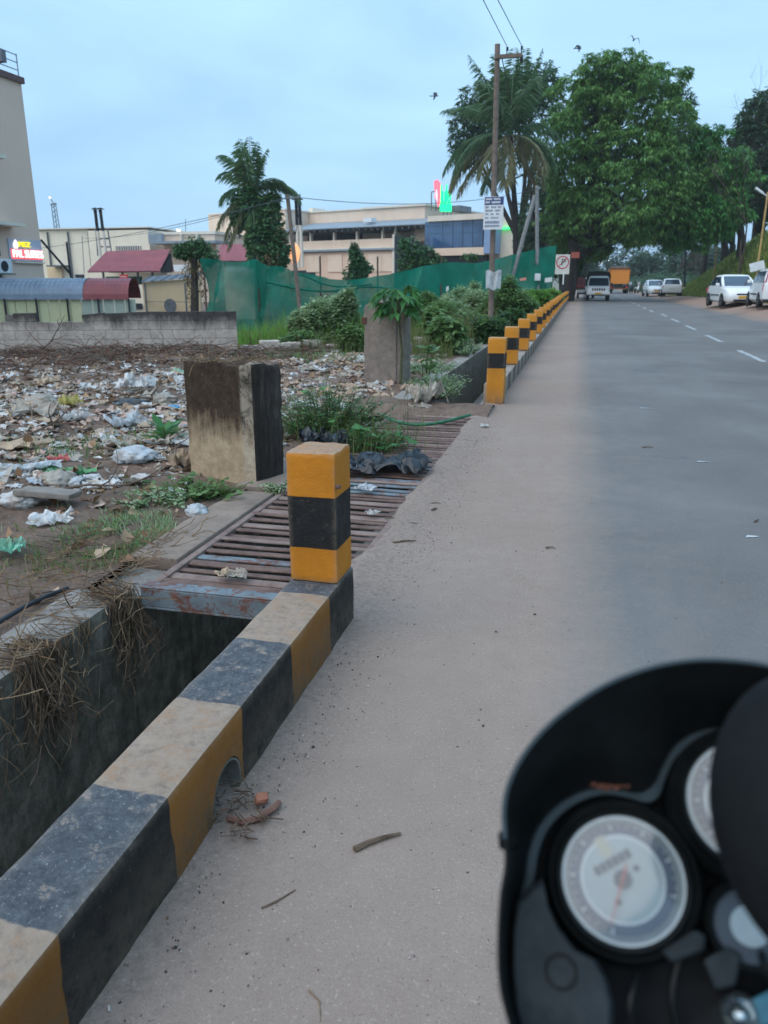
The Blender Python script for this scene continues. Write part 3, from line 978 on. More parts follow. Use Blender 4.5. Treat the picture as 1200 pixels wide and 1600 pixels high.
def sheet_obj(name, seed, size, mat, px, py, z=0.0, rz=None, label=None, cat='litter', amp=.22, xs=1.0, n=9, thick=True):
    V, F = crumple(seed, 15, size * .78, amp * 1.35)
    mb = MB(); mb.add([(v[0] * xs, v[1], v[2]) for v in V], F)
    o = mb.build(name, mat, None, False, fix=False)
    g = gp(px, py, 0)
    o.location = (g.x, g.y, z_plot(g.x, g.y) - .01 + z if g.x < -2.1 else z)
    o.rotation_euler = (0, 0, random.uniform(0, 6.28) if rz is None else rz)
    if label: tag(o, label, cat)
    return o
def bag_obj(name, seed, size, mat, px, py, label, flat=.55, z=0.0, xs=1.0, cat='plastic bag', rz=0.0):
    me = bag(seed, size, flat, 4); me.materials.append(mat)
    for p_ in me.polygons: p_.use_smooth = True
    o = link(name, me)
    g = gp(px, py, 0)
    o.location = (g.x, g.y, (z_plot(g.x, g.y) if g.x < -2.1 else 0) + z - .02)
    o.scale = (xs, 1, 1); o.rotation_euler = (0, 0, rz)
    return tag(o, label, cat)

# pieces the photograph shows singly
bag_obj('plastic_bag', 1, .34, PL['dirty'], 255, 655 - 20, 'greyish white knotted bag heaped behind the green seedling', .6)
bag_obj('plastic_bag', 2, .34, PL['dirty'], 68, 640, 'large pale grey carrier bag bulging among dead branches', .62)
bag_obj('plastic_bag', 3, .29, PL['paleblue'], 210, 722, 'translucent grey plastic bag full of rubbish, left of the pillar stump', .55, xs=1.25)
bag_obj('plastic_bag', 4, .26, PL['dirty'], 90, 755, 'round dusty grey bag lying above the broken tile', .6)
bag_obj('plastic_bag', 5, .2, PL['white'], 32, 795, 'torn white plastic bag with a hole near the left edge', .7, xs=1.3)
bag_obj('plastic_bag', 6, .14, PL['paleblue'], 308, 803, 'small bright white crumpled bag below the pillar stump', .8)
bag_obj('plastic_bag', 7, .20, PL['blue'], 270, 646, 'bright blue plastic scrap beside the pillar stump', .5, cat='litter')
bag_obj('plastic_bag', 8, .3, PL['black'], 208, 640, 'black rubbish bag half buried in the litter heap', .4, xs=1.5)
bag_obj('plastic_bag', 9, .13, PL['paleblue'], 122, 757, 'pale blue crushed carton beside the round dusty bag', .8, cat='carton')
bag_obj('plastic_bag', 10, .13, PL['black'], 138, 758, 'small black cup lying right of the pale blue carton', .8, cat='cup')
sheet_obj('plastic_sheet', 11, .32, PL['white'], 115, 665, .02, None, 'curved white plastic tray lying on the litter heap', 'tray', .35)
sheet_obj('plastic_sheet', 12, .5, PL['dirty'], 60, 660, .02, .4, 'dirty white plastic sheet under the large grey carrier bag', 'sheet', .3)
sheet_obj('plastic_sheet', 13, .5, PL['white'], 215, 622, .03, .2, 'white plastic sheet draped over the black rubbish bag', 'sheet', .4)
sheet_obj('plastic_sheet', 14, .42, PL['paleblue'], 200, 668, .02, 1.2, 'crumpled clear sheet with a green corner on the heap', 'sheet', .3)
sheet_obj('plastic_sheet', 15, .26, PL['white'], 288, 705, .01, .3, 'folded white packet at the foot of the pillar stump', 'packet', .3)
sheet_obj('plastic_sheet', 16, .3, PL['beige'], 287, 728, .01, .9, 'pale pinkish paper wad beside the pillar stump', 'paper', .5)
sheet_obj('plastic_sheet', 17, .17, PL['pink'], 92, 722, .02, .9, 'small pink and white wrapper in the dirt', 'wrapper', .3)
sheet_obj('plastic_sheet', 18, .3, PL['green'], 103, 738, .01, .2, 'long green wrapper strip on bare dirt', 'wrapper', .2, 1.6)
sheet_obj('plastic_sheet', 19, .3, PL['yellow'], 108, 646, .03, .2, 'yellowish food packet among the litter', 'packet', .4)
sheet_obj('plastic_sheet', 20, .22, PL['orange'], 66, 652, .04, .2, 'orange scrap of card under the grey carrier bag', 'card', .4)
sheet_obj('plastic_sheet', 21, .20, PL['mint'], 14, 874, .01, .5, 'mint green torn wrapper on the dirt at the left edge', 'wrapper', .35)
sheet_obj('plastic_sheet', 22, .3, PL['white'], 80, 820, .01, .5, 'flat pale blue white wrapper below the broken tile', 'wrapper', .2)
sheet_obj('plastic_sheet', 23, .24, PL['white'], 160, 765, .01, .1, 'white folded leaflet beside a bent stick', 'paper', .25, 1.3)
sheet_obj('plastic_sheet', 24, .3, PL['paleblue'], 48, 738, .02, .8, 'pale blue plastic strip lying on sticks', 'strip', .2, 1.7)
sheet_obj('plastic_sheet', 25, .45, PL['beige'], 20, 700, .02, .3, 'large torn sheet of beige card at the left edge', 'card', .15, 1.3)
sheet_obj('plastic_sheet', 26, .3, PL['mint'], 282, 588, .02, .3, 'pale mint scrap at the back of the heap, near the wall end', 'litter', .3)
# broken grey tile slab
ts = rough_box('stone_slab', (.34, .22, .035), M_CONC, .05, .006, .008, None, 9, 21); g = gp(78, 793)
ts.location = (g.x, g.y, z_plot(g.x, g.y) + .05); ts.rotation_euler = (-.12, .1, .25)
tag(ts, 'broken flat grey slab tilted on the dirt beside the torn white bag', 'slab')

# things on the grate and around it
V, F = crumple(77, 34, .66, .15); mb = MB(); mb.add([(x, y * .8, z) for x, y, z in V], F)
o = mb.build('plastic_bag', PL['black'], None, True, fix=False); o.location = (-1.34, 5.40, .02); o.rotation_euler = (0, 0, .25)
tag(o, 'black plastic sack spread flat over the grate bars', 'plastic bag')
mb = MB(); V, F = crumple(78, 24, .36, .42); mb.add(V, F)
o = mb.build('plastic_bag', PL['black'], None, True, fix=False); o.location = (-1.95, 5.95, .05)
tag(o, 'black plastic bag tucked under weeds behind the nearest post', 'plastic bag')
for (px, py, s, mt, lb) in ((560, 738, .18, 'white', 'white paper scrap on the grate touching the black sack'), (571, 770, .17, 'paleblue', 'pale torn paper lying on the grate bars below the black sack'), (352, 905, .11, 'beige', 'dry beige leaf litter on the nearest grate bars'),
                            (372, 906, .13, 'dirty', 'pale crumpled paper on the nearest grate bars'), (582, 808, .10, 'white', 'tiny white scrap on bluish grate bars right of the post'), (757, 668, .11, 'white', 'white scrap on the soil right of the green hose')):
    o = sheet_obj('paper_scrap', hash(lb) % 97 if False else int(px), s, PL[mt], px, py, .012, None, lb, 'paper', .25)
    o.location.z = .02 if px < 600 or px < 600 else .005
# sticks of dead wood and wires crossing litter
o = sheet_obj('cloth_rag', 31, .5, PL['dirty'], 655, 632, .02, .6, 'crumpled dirty white cloth at the far end of the grate', 'rag', .5)
o.location = (-1.62, 8.55, .02)
M_HOSE = simple('green_hose', lin(40, 116, 78), lin(24, 80, 54), 9, .5, 0)
mb = MB(); pts = []
for k in range(24):
    u = k / 23
    a = gp(597 + 137 * u, 652 + 14 * math.sin(u * 2.6) + (8 - 4 * u) * 1 if False else 655 + 16 * math.sin(math.pi * (u ** .8)))
    pts.append((a.x, a.y, .045))
mb.tube(pts, .016, 8); tag(mb.build('garden_hose', M_HOSE, None, True), 'green hose lying across the far grate bars', 'hose')
M_CABLE = simple('black_cable', lin(40, 44, 50), lin(26, 28, 32), 9, .5, 0)
mb = MB(); pts = []
for k in range(16):
    u = k / 15
    x, y = -2.19 + .02 * math.sin(u * 4), .6 + 2.25 * u
    pts.append((x - .05 * (1 - u), y, .025 + .004 * math.sin(u * 9) - (.03 * max(0, u - .9) * 10)))
mb.tube(pts, .011, 8); tag(mb.build('cable', M_CABLE, None, True), 'black cable lying along the coping of the drain', 'cable')

# generic scraps: shared prototypes, each scrap an object of its own
protos = []
for k, (mt, sz) in enumerate([('white', .15), ('dirty', .2), ('beige', .22), ('brown', .22), ('grey', .17), ('beige', .26), ('white', .12), ('dirty', .26), ('brown', .15), ('paleblue', .13)]):
    V, F = crumple(200 + k, 6, sz, .32); mb = MB(); mb.add(V, F)
    protos.append((mt, mb.mesh('scrap', PL[mt], False, fix=False)))
LBL = dict(white='small white plastic scrap lost among the heap of litter', dirty='small dirty white plastic scrap lost among the heap of litter', beige='crumpled beige paper scrap lost among the heap of litter',
           brown='torn brown card scrap lost among the heap of litter', grey='small grey plastic scrap lost among the heap of litter', paleblue='small pale blue plastic scrap lost among the heap of litter')
cnt = 0; tries = 0
while cnt < 270 and tries < 9000:
    tries += 1
    x, y = random.uniform(-10.5, -2.35), random.uniform(3.2, 14.5)
    d = beyond(x, y)
    if x < -6.3 and d > -.25: continue
    if x > -6.3 and d > 1.2: continue
    dens = sstep(3.2, 5.4, y) * (1 - .75 * sstep(-3.6, -2.4, x) * (1 if y < 6 else .35))
    band = math.exp(-((y - 6.6 - .12 * (-x - 5)) / 2.2) ** 2)
    dens *= .25 + .75 * band
    if x < -5.6 and d > -2.2: dens *= .3
    if mnoise.noise(Vector((x * .9, y * .9, 4))) < -.12: dens *= .25
    if random.random() > dens: continue
    if (Vector((x, y)) - Vector((-2.36, 4.98))).length < .55 or (Vector((x, y)) - Vector((-2.56, 10.62))).length < .45: continue
    mt, me = random.choice(protos)
    o = link('litter_scrap', me)
    s = random.uniform(.55, 1.35)
    o.location = (x, y, z_plot(x, y) - .012); o.scale = (s, s * random.uniform(.6, 1.2), s * random.uniform(.7, 1.3))
    o.rotation_euler = (random.uniform(-.3, .3), random.uniform(-.3, .3), random.uniform(0, 6.28))
    tag(o, LBL[mt], 'litter', mt + ' litter scraps on the plot')
    cnt += 1
# scraps by the second pillar and around the weeds
for (px, py, mt) in ((560, 535, 'white'), (545, 552, 'white'), (565, 568, 'white'), (690, 556, 'white'), (510, 560, 'dirty'), (575, 605, 'dirty'), (530, 640, 'white'), (600, 625, 'beige'), (480, 585, 'dirty'), (470, 640, 'white'), (655, 640, 'dirty'), (640, 610, 'beige'), (500, 575, 'beige'), (535, 580, 'beige')):
    V, F = crumple(px, 6, .22, .4); mb = MB(); mb.add(V, F)
    o = mb.build('litter_scrap', PL[mt], None, False, fix=False); g = gp(px, py); o.location = (g.x, g.y, z_plot(g.x, g.y)); tag(o, f'{"small white" if mt == "white" else "dirty pale" if mt == "dirty" else "beige"} litter scrap on the ground between the two pillars', 'litter', mt + ' scraps between the pillars')
# the uncountable mass of small crumpled paper and plastic under them
def litter_mass(name, n, mats, smin, smax):
    pr = [crumple(500 + k, 4, 1.0, .36) for k in range(12)]
    mb = MB(); c = 0
    while c < n:
        x, y = random.uniform(-10.2, -2.4), random.uniform(3.4, 14.3)
        d = beyond(x, y)
        if x < -6.3 and d > -.3: continue
        if x > -6.3 and d > 1.0: continue
        band = .18 + .82 * math.exp(-((y - 6.9 - .12 * (-x - 5)) / 2.4) ** 2)
        if y > 9.5 and x > -5.6: band = .6
        if x < -5.6 and d > -2.6: band *= .25
        if random.random() > band * sstep(3.2, 5.2, y) * (.3 + .7 * sstep(-2.4, -3.6, x) if y < 8 else 1): continue
        if mnoise.noise(Vector((x * 1.1, y * 1.1, 14))) < random.uniform(-.45, .1): continue
        if (Vector((x, y)) - Vector((-2.36, 4.98))).length < .5: continue
        V, F = random.choice(pr); s_ = random.uniform(smin, smax) * (1.5 if random.random() < .08 else 1)
        M = Matrix.Translation((x, y, z_plot(x, y) - .01)) @ Matrix.Rotation(random.uniform(0, 6.28), 4, 'Z') @ Matrix.Rotation(random.gauss(0, .35), 4, 'X')
        mb.add([M @ (Vector(v) * s_) for v in V], F, random.randrange(len(mats))); c += 1
    return tag(mb.build(name, mats, None, False, fix=False), kind='stuff')
litter_mass('paper_litter', 8200, [PL['beige'], PL['dirty'], PL['dirty'], PL['brown'], PL['pinkish'], PL['white'], PL['pinkish'], PL['white']], .04, .125)
# fine uncountable litter: flakes, leaves, stones
def flakes(name, n, region, mats, size, lift=.004, fl=.5):
    base = []
    while len(base) < n:
        x, y = random.uniform(region[0], region[1]), random.uniform(region[2], region[3])
        d = beyond(x, y)
        if x < -6.3 and d > -.2: continue
        if mnoise.noise(Vector((x * 1.3, y * 1.3, 8))) < random.uniform(-.5, .35): continue
        base.append((x, y, z_plot(x, y) + lift if x < -2.1 else lift))
    b = np.array(base)
    d = RNG.normal(size=(n, 3)); d[:, 2] *= .35
    sv = RNG.normal(size=(n, 3)); sv[:, 2] *= fl
    L = RNG.uniform(size[0], size[1], n)
    V, F = leaf_arrays(b, d, sv, L, L * RNG.uniform(.35, .9, n), .2)
    o = link(name, np_mesh(name, V, F, mats)); tag(o, kind='stuff'); return o
M_DRYLEAF = leafmat('dry_leaves', [lin(70, 50, 40), lin(112, 82, 62), lin(146, 112, 84), lin(172, 146, 118), lin(196, 180, 160)], .1, .8)
flakes('fallen_leaves', 5200, (-10.4, -2.15, 2.0, 13.5), M_DRYLEAF, (.03, .12))
M_FLAKE = leafmat('litter_flakes', [lin(120, 104, 92), lin(186, 172, 158), lin(214, 208, 200), lin(198, 206, 210), lin(150, 128, 112)], .1, .6)
flakes('litter_crumbs', 2300, (-9.5, -2.5, 4.5, 11), M_FLAKE, (.03, .10))
# dead brushwood against the wall
def branch_pts(p, d, L, n, wob, droop=0.0):
    pts = [Vector(p)]; d = Vector(d).normalized()
    for k in range(n):
        d = (d + Vector((random.gauss(0, wob), random.gauss(0, wob), random.gauss(0, wob) - droop))).normalized()
        pts.append(pts[-1] + d * (L / n))
    return pts
mb = MB()
for i in range(3400):
    x = random.uniform(-10.3, -4.6); y0 = WA.y + (x - WA.x) * WD.y / WD.x
    dd_ = abs(random.gauss(0, 1.9 if x < -6.2 else 1.0)) + .12
    if mnoise.noise(Vector((x * .9, dd_ * .9, 2))) < -.1 and dd_ > 1: continue
    y = y0 - min(dd_, 4.2)
    z = z_plot(x, y) + random.uniform(0, .15) * max(.2, 1 - dd_ / 1.8)
    d = Vector((random.uniform(-1, 1), random.uniform(-1, 1), random.uniform(-.08, .10)))
    pts = branch_pts((x, y, z), d, random.uniform(.2, .75), 5, .2, .05)
    r = random.uniform(.003, .010)
    mb.tube(pts, [r * (1 - .13 * k) for k in range(6)], 4, random.choice((0, 0, 1, 2)))
o = mb.build('brushwood_debris', [simple('dead_wood', lin(104, 84, 72), lin(60, 48, 42), 12, .9), simple('grey_dead_wood', lin(150, 134, 120), lin(96, 84, 76), 12, .9), simple('red_dead_wood', lin(120, 78, 58), lin(72, 48, 38), 12, .9)], None, False, fix=False)
tag(o, kind='stuff')
M_DEAD = simple('branch_bark', lin(116, 98, 84), lin(64, 52, 46), 14, .9)
for (px, py, dirv, L, r, lb) in ((38, 600, (.7, .1, .5), .55, .018, 'pale forked dead branch lying on the brushwood at far left'), (120, 590, (.7, .1, .6), .6, .014, 'thin dark branch leaning up against the block wall'), (200, 612, (-1, .3, .05), 1.5, .022, 'long dead branch lying across the litter heap'),
                                 (280, 556, (.3, .2, .9), .35, .01, 'short dead stem standing behind the pillar stump'), (165, 640, (.9, .5, .18), .8, .016, 'bent pale twig arching over the black bag'), (20, 690, (.7, .8, .1), .7, .014, 'grey stick lying on the beige card'), (150, 700, (1, -.15, .02), 1.0, .012, 'thin bleached stick lying on bare dirt'),
                                 (100, 775, (1, .1, .03), .75, .010, 'long bent brown stick arching beside the leaflet'), (60, 560, (.6, .2, .45), .9, .014, 'dark twig poking out of the brushwood')):
    g = gp(px, py); pts = branch_pts((g.x, g.y, z_plot(g.x, g.y) + .02), dirv, L, 8, .13)
    mb = MB(); mb.tube(pts, [r * (1 - .08 * k) for k in range(9)], 6)
    for k in (3, 5, 6):
        q = branch_pts(pts[k], Vector(dirv) + Vector((random.uniform(-1, 1), random.uniform(-1, 1), random.uniform(0, .6))), L * .4, 5, .2)
        mb.tube(q, [r * .5 * (1 - .14 * j) for j in range(6)], 5)
    tag(mb.build('dead_branch', M_DEAD, None, True), lb, 'branch')

# hanging dry roots in the drain
def hang(cx, y, n, L, spread, label, up=.05):
    mb = MB()
    for i in range(n):
        yy = y + random.gauss(0, spread)
        p = Vector((-1.93 + random.uniform(-.12, .03), yy + random.gauss(0, .05), .012 + random.uniform(0, up * .6)))
        edge = Vector((-1.895 + random.uniform(-.005, .015), yy + random.uniform(-.03, .03), .004 + random.uniform(-.01, .02)))
        pts = [p, edge]
        d = Vector((random.uniform(0, .12), random.uniform(-.35, .35), -1))
        q = edge + Vector((.006, 0, -.012))
        ln = L * random.uniform(.15, 1) ** 1.2
        for k in range(7):
            d = (d + Vector((random.gauss(0, .28), random.gauss(0, .38), -.22))).normalized()
            q = q + d * ln / 7; q.x = min(max(q.x, -1.886), -1.886 + .09 + .02 * random.random())
            pts.append(q.copy())
        r = random.uniform(.001, .0028)
        mb.tube(pts, [r] * 6 + [r * .7, r * .5, r * .3], 3, random.choice((0, 0, 1, 1)))
    for i in range(n // 3):      # short broken stems caught across the tangle
        q = Vector((-1.87 + random.uniform(-.01, .06), y + random.gauss(0, spread), -random.uniform(.03, L * .8)))
        mb.tube(branch_pts(q, (random.uniform(-.2, .5), random.uniform(-1, 1), random.uniform(-1, .6)), random.uniform(.05, .16), 3, .25), random.uniform(.001, .0022), 3, random.choice((0, 1)))
    tag(mb.build('hanging_roots', [M_STRAW, M_TWIG], None, False, fix=False), label, 'dry roots')
hang(-1.9, 2.24, 180, .50, .07, 'thick tangle of dry straw hanging over the near part of the drain wall')
hang(-1.9, 2.52, 12, .42, .03, 'few thin dry stalks hanging down the middle of the drain wall')
hang(-1.9, 2.80, 120, .50, .05, 'clump of dry roots hanging beside the end beam of the grate', .09)
hang(-1.9, 1.86, 45, .5, .07, 'dry straw tuft hanging in the drain at the left picture edge')
# straw scattered on the coping and by the slab
mb = MB()
for i in range(420):
    y = random.uniform(1.3, 3.7) if i % 4 else random.uniform(2.6, 3.5); x = random.uniform(-2.62, -1.94) if i % 5 else random.uniform(-2.2, -1.8)
    if y > 2.95 and x > -1.95: x -= .2
    p = Vector((x, y, max(.012, z_plot(x, y) + .008 if x < -2.12 else .014)))
    pts = branch_pts(p, (random.uniform(-1, 1), random.uniform(-1, 1), random.uniform(0, .25)), random.uniform(.06, .26), 4, .22, .04)
    for q in pts: q.z = max(q.z, .008)
    mb.tube(pts, random.uniform(.0012, .003), 3, random.choice((0, 0, 1, 2)))
tag(mb.build('straw_debris', [M_STRAW, M_TWIG, M_BROWN], None, False, fix=False), kind='stuff')
mb = MB()
for i in range(60):   # straw on top of the stump
    p = Vector((-2.36 + random.uniform(-.34, .34), 4.98 + random.uniform(-.12, .12) - .1, .835 + random.uniform(0, .01)))
    mb.tube(branch_pts(p, (random.uniform(-1, 1), random.uniform(-.6, .6), random.uniform(0, .2)), random.uniform(.05, .22), 3, .2), random.uniform(.0012, .003), 3)
tag(mb.build('straw_debris', [M_STRAW], None, False, fix=False), kind='stuff')

# twigs and grit on the soil shoulder
twig('twig', [(-.448, 1.515, .008), (-.42, 1.545, .01), (-.385, 1.575, .009), (-.35, 1.60, .007)], .0085, M_TWIG, 'short brown twig lying on the bare soil in front of the drain hole')
twig('twig', [(-.60, 1.29, .004), (-.575, 1.315, .006), (-.545, 1.36, .004)], .003, M_TWIG, 'thin curved twig on the soil nearest the camera, left of the short brown twig')
twig('twig', [(-.43, 1.12, .003), (-.40, 1.10, .004), (-.385, 1.06, .003)], .0016, M_STRAW, 'pale straw stalk on the soil at the bottom of the picture')
for (px, py, a, L, r) in ((632, 848, .5, .13, .007), (678, 797, 1.2, .05, .009), (700, 712, .9, .06, .009), (727, 690, .3, .14, .009), (640, 820, .4, .1, .004), (612, 812, .3, .08, .004), (680, 788, .2, .07, .004), (860, 858, 0, .05, .005), (1012, 700, .1, .09, .006), (1182, 815, 1, .06, .006)):
    g = gp(px, py); d = Vector((math.cos(a), math.sin(a), 0)) * L / 2
    twig('twig', [g - d + Vector((0, 0, .006)), g + Vector((.008, .01, .01)), g + d + Vector((0, 0, .006))], r, M_TWIG, 'small dark twig scattered on the soil shoulder beside the grate' if px < 800 else 'tiny dark leaf stalk lying out on the roadway', 'twig', 'twigs on the shoulder' if px < 800 else 'stalks on the road')
mb = MB()
for i in range(2600):
    k = random.random()
    if k < .45:
        y = random.uniform(.9, 9); x = -.80 + abs(random.gauss(0, .12))
    elif k < .7:
        y = random.uniform(3, 7); x = -.93 + abs(random.gauss(0, .22))
    else:
        y = random.uniform(.9, 12); x = random.uniform(-.8, 3.2) if random.random() < .3 else random.uniform(-.8, .1)
    s = random.uniform(.0008, .0026) * (1.9 if random.random() < .05 else 1)
    z = z_left(x, y) if x < .09 else 0
    mb.box((x, y, z + s * .4), (s * random.uniform(1, 3), s * random.uniform(1, 2), s), Matrix.Rotation(random.uniform(0, 3), 3, 'Z'), random.choice((0, 0, 0, 1, 2)), (.6, .6))
tag(mb.build('gravel', [simple('dark_grit', lin(82, 74, 68), lin(50, 44, 42), 40), simple('pale_grit', lin(200, 192, 184), lin(160, 150, 142), 40), simple('brown_grit', lin(126, 98, 80), lin(88, 66, 54), 40)], None, False, fix=False), kind='stuff')

# ------------------------------------------------------------------ small plants of the plot
G_WEED = leafmat('weed_leaf', [lin(66, 94, 56), lin(94, 128, 74), lin(120, 154, 94), lin(152, 176, 124)], .48)
G_BRIGHT = leafmat('bright_leaf', [lin(38, 86, 44), lin(60, 116, 58), lin(92, 148, 76)], .35)
G_SILVER = leafmat('silver_leaf', [lin(100, 128, 88), lin(142, 168, 122), lin(180, 200, 158), lin(210, 222, 190)], .5)
G_DARK = leafmat('dark_leaf', [lin(48, 76, 46), lin(70, 106, 62), lin(98, 134, 84)], .42)
G_GRASS = leafmat('grass_blade', [lin(66, 108, 40), lin(96, 148, 54), lin(126, 174, 74), lin(150, 188, 98)], .5, .6, .25)
G_OLIVE = leafmat('olive_grass', [lin(70, 84, 46), lin(98, 112, 62), lin(130, 134, 84), lin(150, 142, 100)], .35, .6, .3)
M_STEM = simple('green_stem', lin(96, 104, 70), lin(62, 66, 46), 20, .8)
def blades(name, n, rf, h, w, mat, lean=.35, kind='stuff'):
    b = []
    while len(b) < n:
        p = rf()
        if p is not None: b.append(p)
    b = np.array(b)
    n = len(b)
    H = RNG.uniform(h[0], h[1], n)
    a = RNG.uniform(0, 2 * np.pi, n)
    ln = np.abs(RNG.normal(0, lean, n))
    d1 = np.stack([np.cos(a) * ln * .4, np.sin(a) * ln * .4, np.ones(n)], 1)
    d2 = np.stack([np.cos(a) * ln * 1.6, np.sin(a) * ln * 1.6, np.ones(n)], 1)
    a2 = RNG.uniform(0, 2 * np.pi, n)
    sv = np.stack([np.cos(a2), np.sin(a2), np.zeros(n)], 1)
    W = (RNG.uniform(w[0], w[1], n))[:, None]
    m = b + d1 * (H * .5)[:, None]
    tip = m + d2 / np.linalg.norm(d2, axis=1, keepdims=True) * (H * .5)[:, None]
    V = np.stack([b - sv * W * .5, b + sv * W * .5, m + sv * W * .42, m - sv * W * .42, tip], 1).reshape(-1, 3)
    i = np.arange(n)[:, None] * 5
    F = np.concatenate([i + np.array([[0, 1, 2]]), i + np.array([[0, 2, 3]]), i + np.array([[3, 2, 4]])])
    o = link(name, np_mesh(name, V, F, mat)); 
    if kind: tag(o, kind=kind)
    return o
def patch(px, py, rx, ry, thr=-.3):
    g = gp(px, py)
    def f():
        x, y = random.gauss(g.x, rx), random.gauss(g.y, ry)
        if x > -2.15: return None
        if mnoise.noise(Vector((x * 3, y * 3, 1))) < thr: return None
        return (x, y, z_plot(x, y) - .005)
    return f
blades('grass', 900, patch(170, 850, .3, .24, -.05), (.02, .075), (.003, .006), G_WEED, .9)
blades('grass', 1000, patch(240, 815, .28, .26, -.1), (.02, .07), (.003, .007), G_SILVER, 1.0)
blades('grass', 260, patch(130, 880, .3, .15), (.02, .09), (.003, .005), G_OLIVE, .9)
blades('grass', 260, patch(130, 700, .3, .3), (.04, .16), (.005, .009), G_WEED, .6)
blades('grass', 500, patch(500, 565, .8, .35), (.05, .2), (.008, .015), G_WEED, .6)
blades('grass', 300, patch(330, 770, .25, .08), (.03, .12), (.003, .006), G_OLIVE, .7)

def plant(name, x, y, z, label, cat, spec, group=None):
    """leafy plant: spec = list of (kind, n, (rx, ry, h), leaf L, leaf W, material); parts stem + foliage"""
    e = empty(name, (x, y, z), 0, label, cat, group)
    for (n, (rx, ry, h0, h1), L, W, mat, stems) in spec:
        mb = MB(); bs, ds, ss, Ls = [], [], [], []
        for k in range(stems):
            a = random.uniform(0, 6.28); q = math.sqrt(random.random())
            tip = Vector((math.cos(a) * rx * q, math.sin(a) * ry * q, random.uniform(h0, h1) * (1 - .45 * q)))
            foot = Vector((tip.x * .35, tip.y * .35, -.03))
            midp = (foot + tip) / 2 + Vector((random.gauss(0, .06), random.gauss(0, .06), .06)) * (h1 + .1)
            pts = [foot.lerp(midp, t).lerp(midp.lerp(tip, t), t) for t in (0, .25, .5, .75, 1)]
            mb.tube(pts, [.004 + .004 * h1] * 2 + [.004, .003, .002], 4)
            for j in range(n // stems):
                t = random.uniform(.15, 1) ** .7
                p = foot.lerp(midp, t).lerp(midp.lerp(tip, t), t)
                b = random.uniform(0, 6.28)
                dd = Vector((math.cos(b), math.sin(b), random.uniform(-.35, .6)))
                bs.append(p + dd * .01); ds.append(dd); ss.append((-math.sin(b), math.cos(b), random.uniform(-.4, .4))); Ls.append(random.uniform(L[0], L[1]))
        mb.build('stem', M_STEM, e)
        Ls = np.array(Ls)
        V, F = leaf_arrays(np.array(bs), np.array(ds), np.array(ss), Ls, Ls * W, .18, .12)
        link('foliage', np_mesh('foliage', V, F, mat), e)
    return e
def pz(px, py): 
    g = gp(px, py); return g.x, g.y, (z_plot(g.x, g.y) if g.x < -2.1 else 0)
# seedling with broad upright leaves
x, y, z = pz(258, 700)
e = empty('seedling', (x, y, z), 0, 'lone green seedling with broad leaves growing from the litter, left of the pillar stump', 'plant')
bs, ds, ss, Ls = [], [], [], []
for k in range(26):
    a = k * 2.4; el = random.uniform(.15, 1.1)
    bs.append((.01 * math.cos(a), .01 * math.sin(a), .02 + .004 * k)); ds.append((math.cos(a), math.sin(a), el)); ss.append((-math.sin(a), math.cos(a), 0)); Ls.append(random.uniform(.16, .28))
V, F = leaf_arrays(np.array(bs), np.array(ds), np.array(ss), np.array(Ls), np.array(Ls) * .30, .2, .25)
link('foliage', np_mesh('foliage', V, F, G_BRIGHT), e); mb = MB(); mb.tube([(0, 0, -.05), (.005, 0, .14)], .008, 5); mb.build('stem', M_STEM, e)
x, y, z = pz(300, 775); plant('ground_creeper', x, y, z, 'low green creeper spreading at the foot of the pillar stump', 'plant', [(420, (.42, .26, .05, .18), (.03, .07), .75, G_WEED, 40)])
x, y, z = pz(235, 790); plant('ground_creeper', x, y, z, 'pale sprawling weed patch left of the creeper by the stump', 'plant', [(300, (.3, .2, .03, .10), (.02, .045), .6, G_SILVER, 36)])
x, y, z = pz(425, 770); plant('weed', x + .05, y, z, 'small weed growing in the corner of the pillar stump and the slab', 'plant', [(160, (.2, .08, .04, .11), (.02, .04), .5, G_SILVER, 18)])
x, y, z = -2.15, 6.6, 0
plant('weed_clump', x, y, z, 'tangle of dark weeds with dry stalks right behind the pillar stump', 'plant', [(3000, (.66, .44, .15, .55), (.03, .065), .42, G_DARK, 130), (500, (.6, .4, .2, .66), (.03, .06), .5, G_WEED, 50), (60, (.5, .4, .3, .7), (.06, .1), .9, G_BRIGHT, 14)])
blades('grass', 170, (lambda: (random.gauss(-2.0, .35), random.gauss(6.5, .35), -.02)), (.2, .6), (.004, .008), G_OLIVE, .5)
x, y, z = pz(585, 700); plant('ground_creeper', -1.62, 6.15, 0, 'broad leaved creeper trailing from the weeds onto the grate', 'plant', [(70, (.42, .36, .06, .34), (.07, .13), .85, G_BRIGHT, 20), (240, (.4, .3, .06, .3), (.03, .05), .4, G_WEED, 34)])
blades('grass', 260, (lambda: (random.gauss(-1.62, .2), random.gauss(6.1, .2), 0)), (.1, .35), (.003, .006), G_OLIVE, .8)
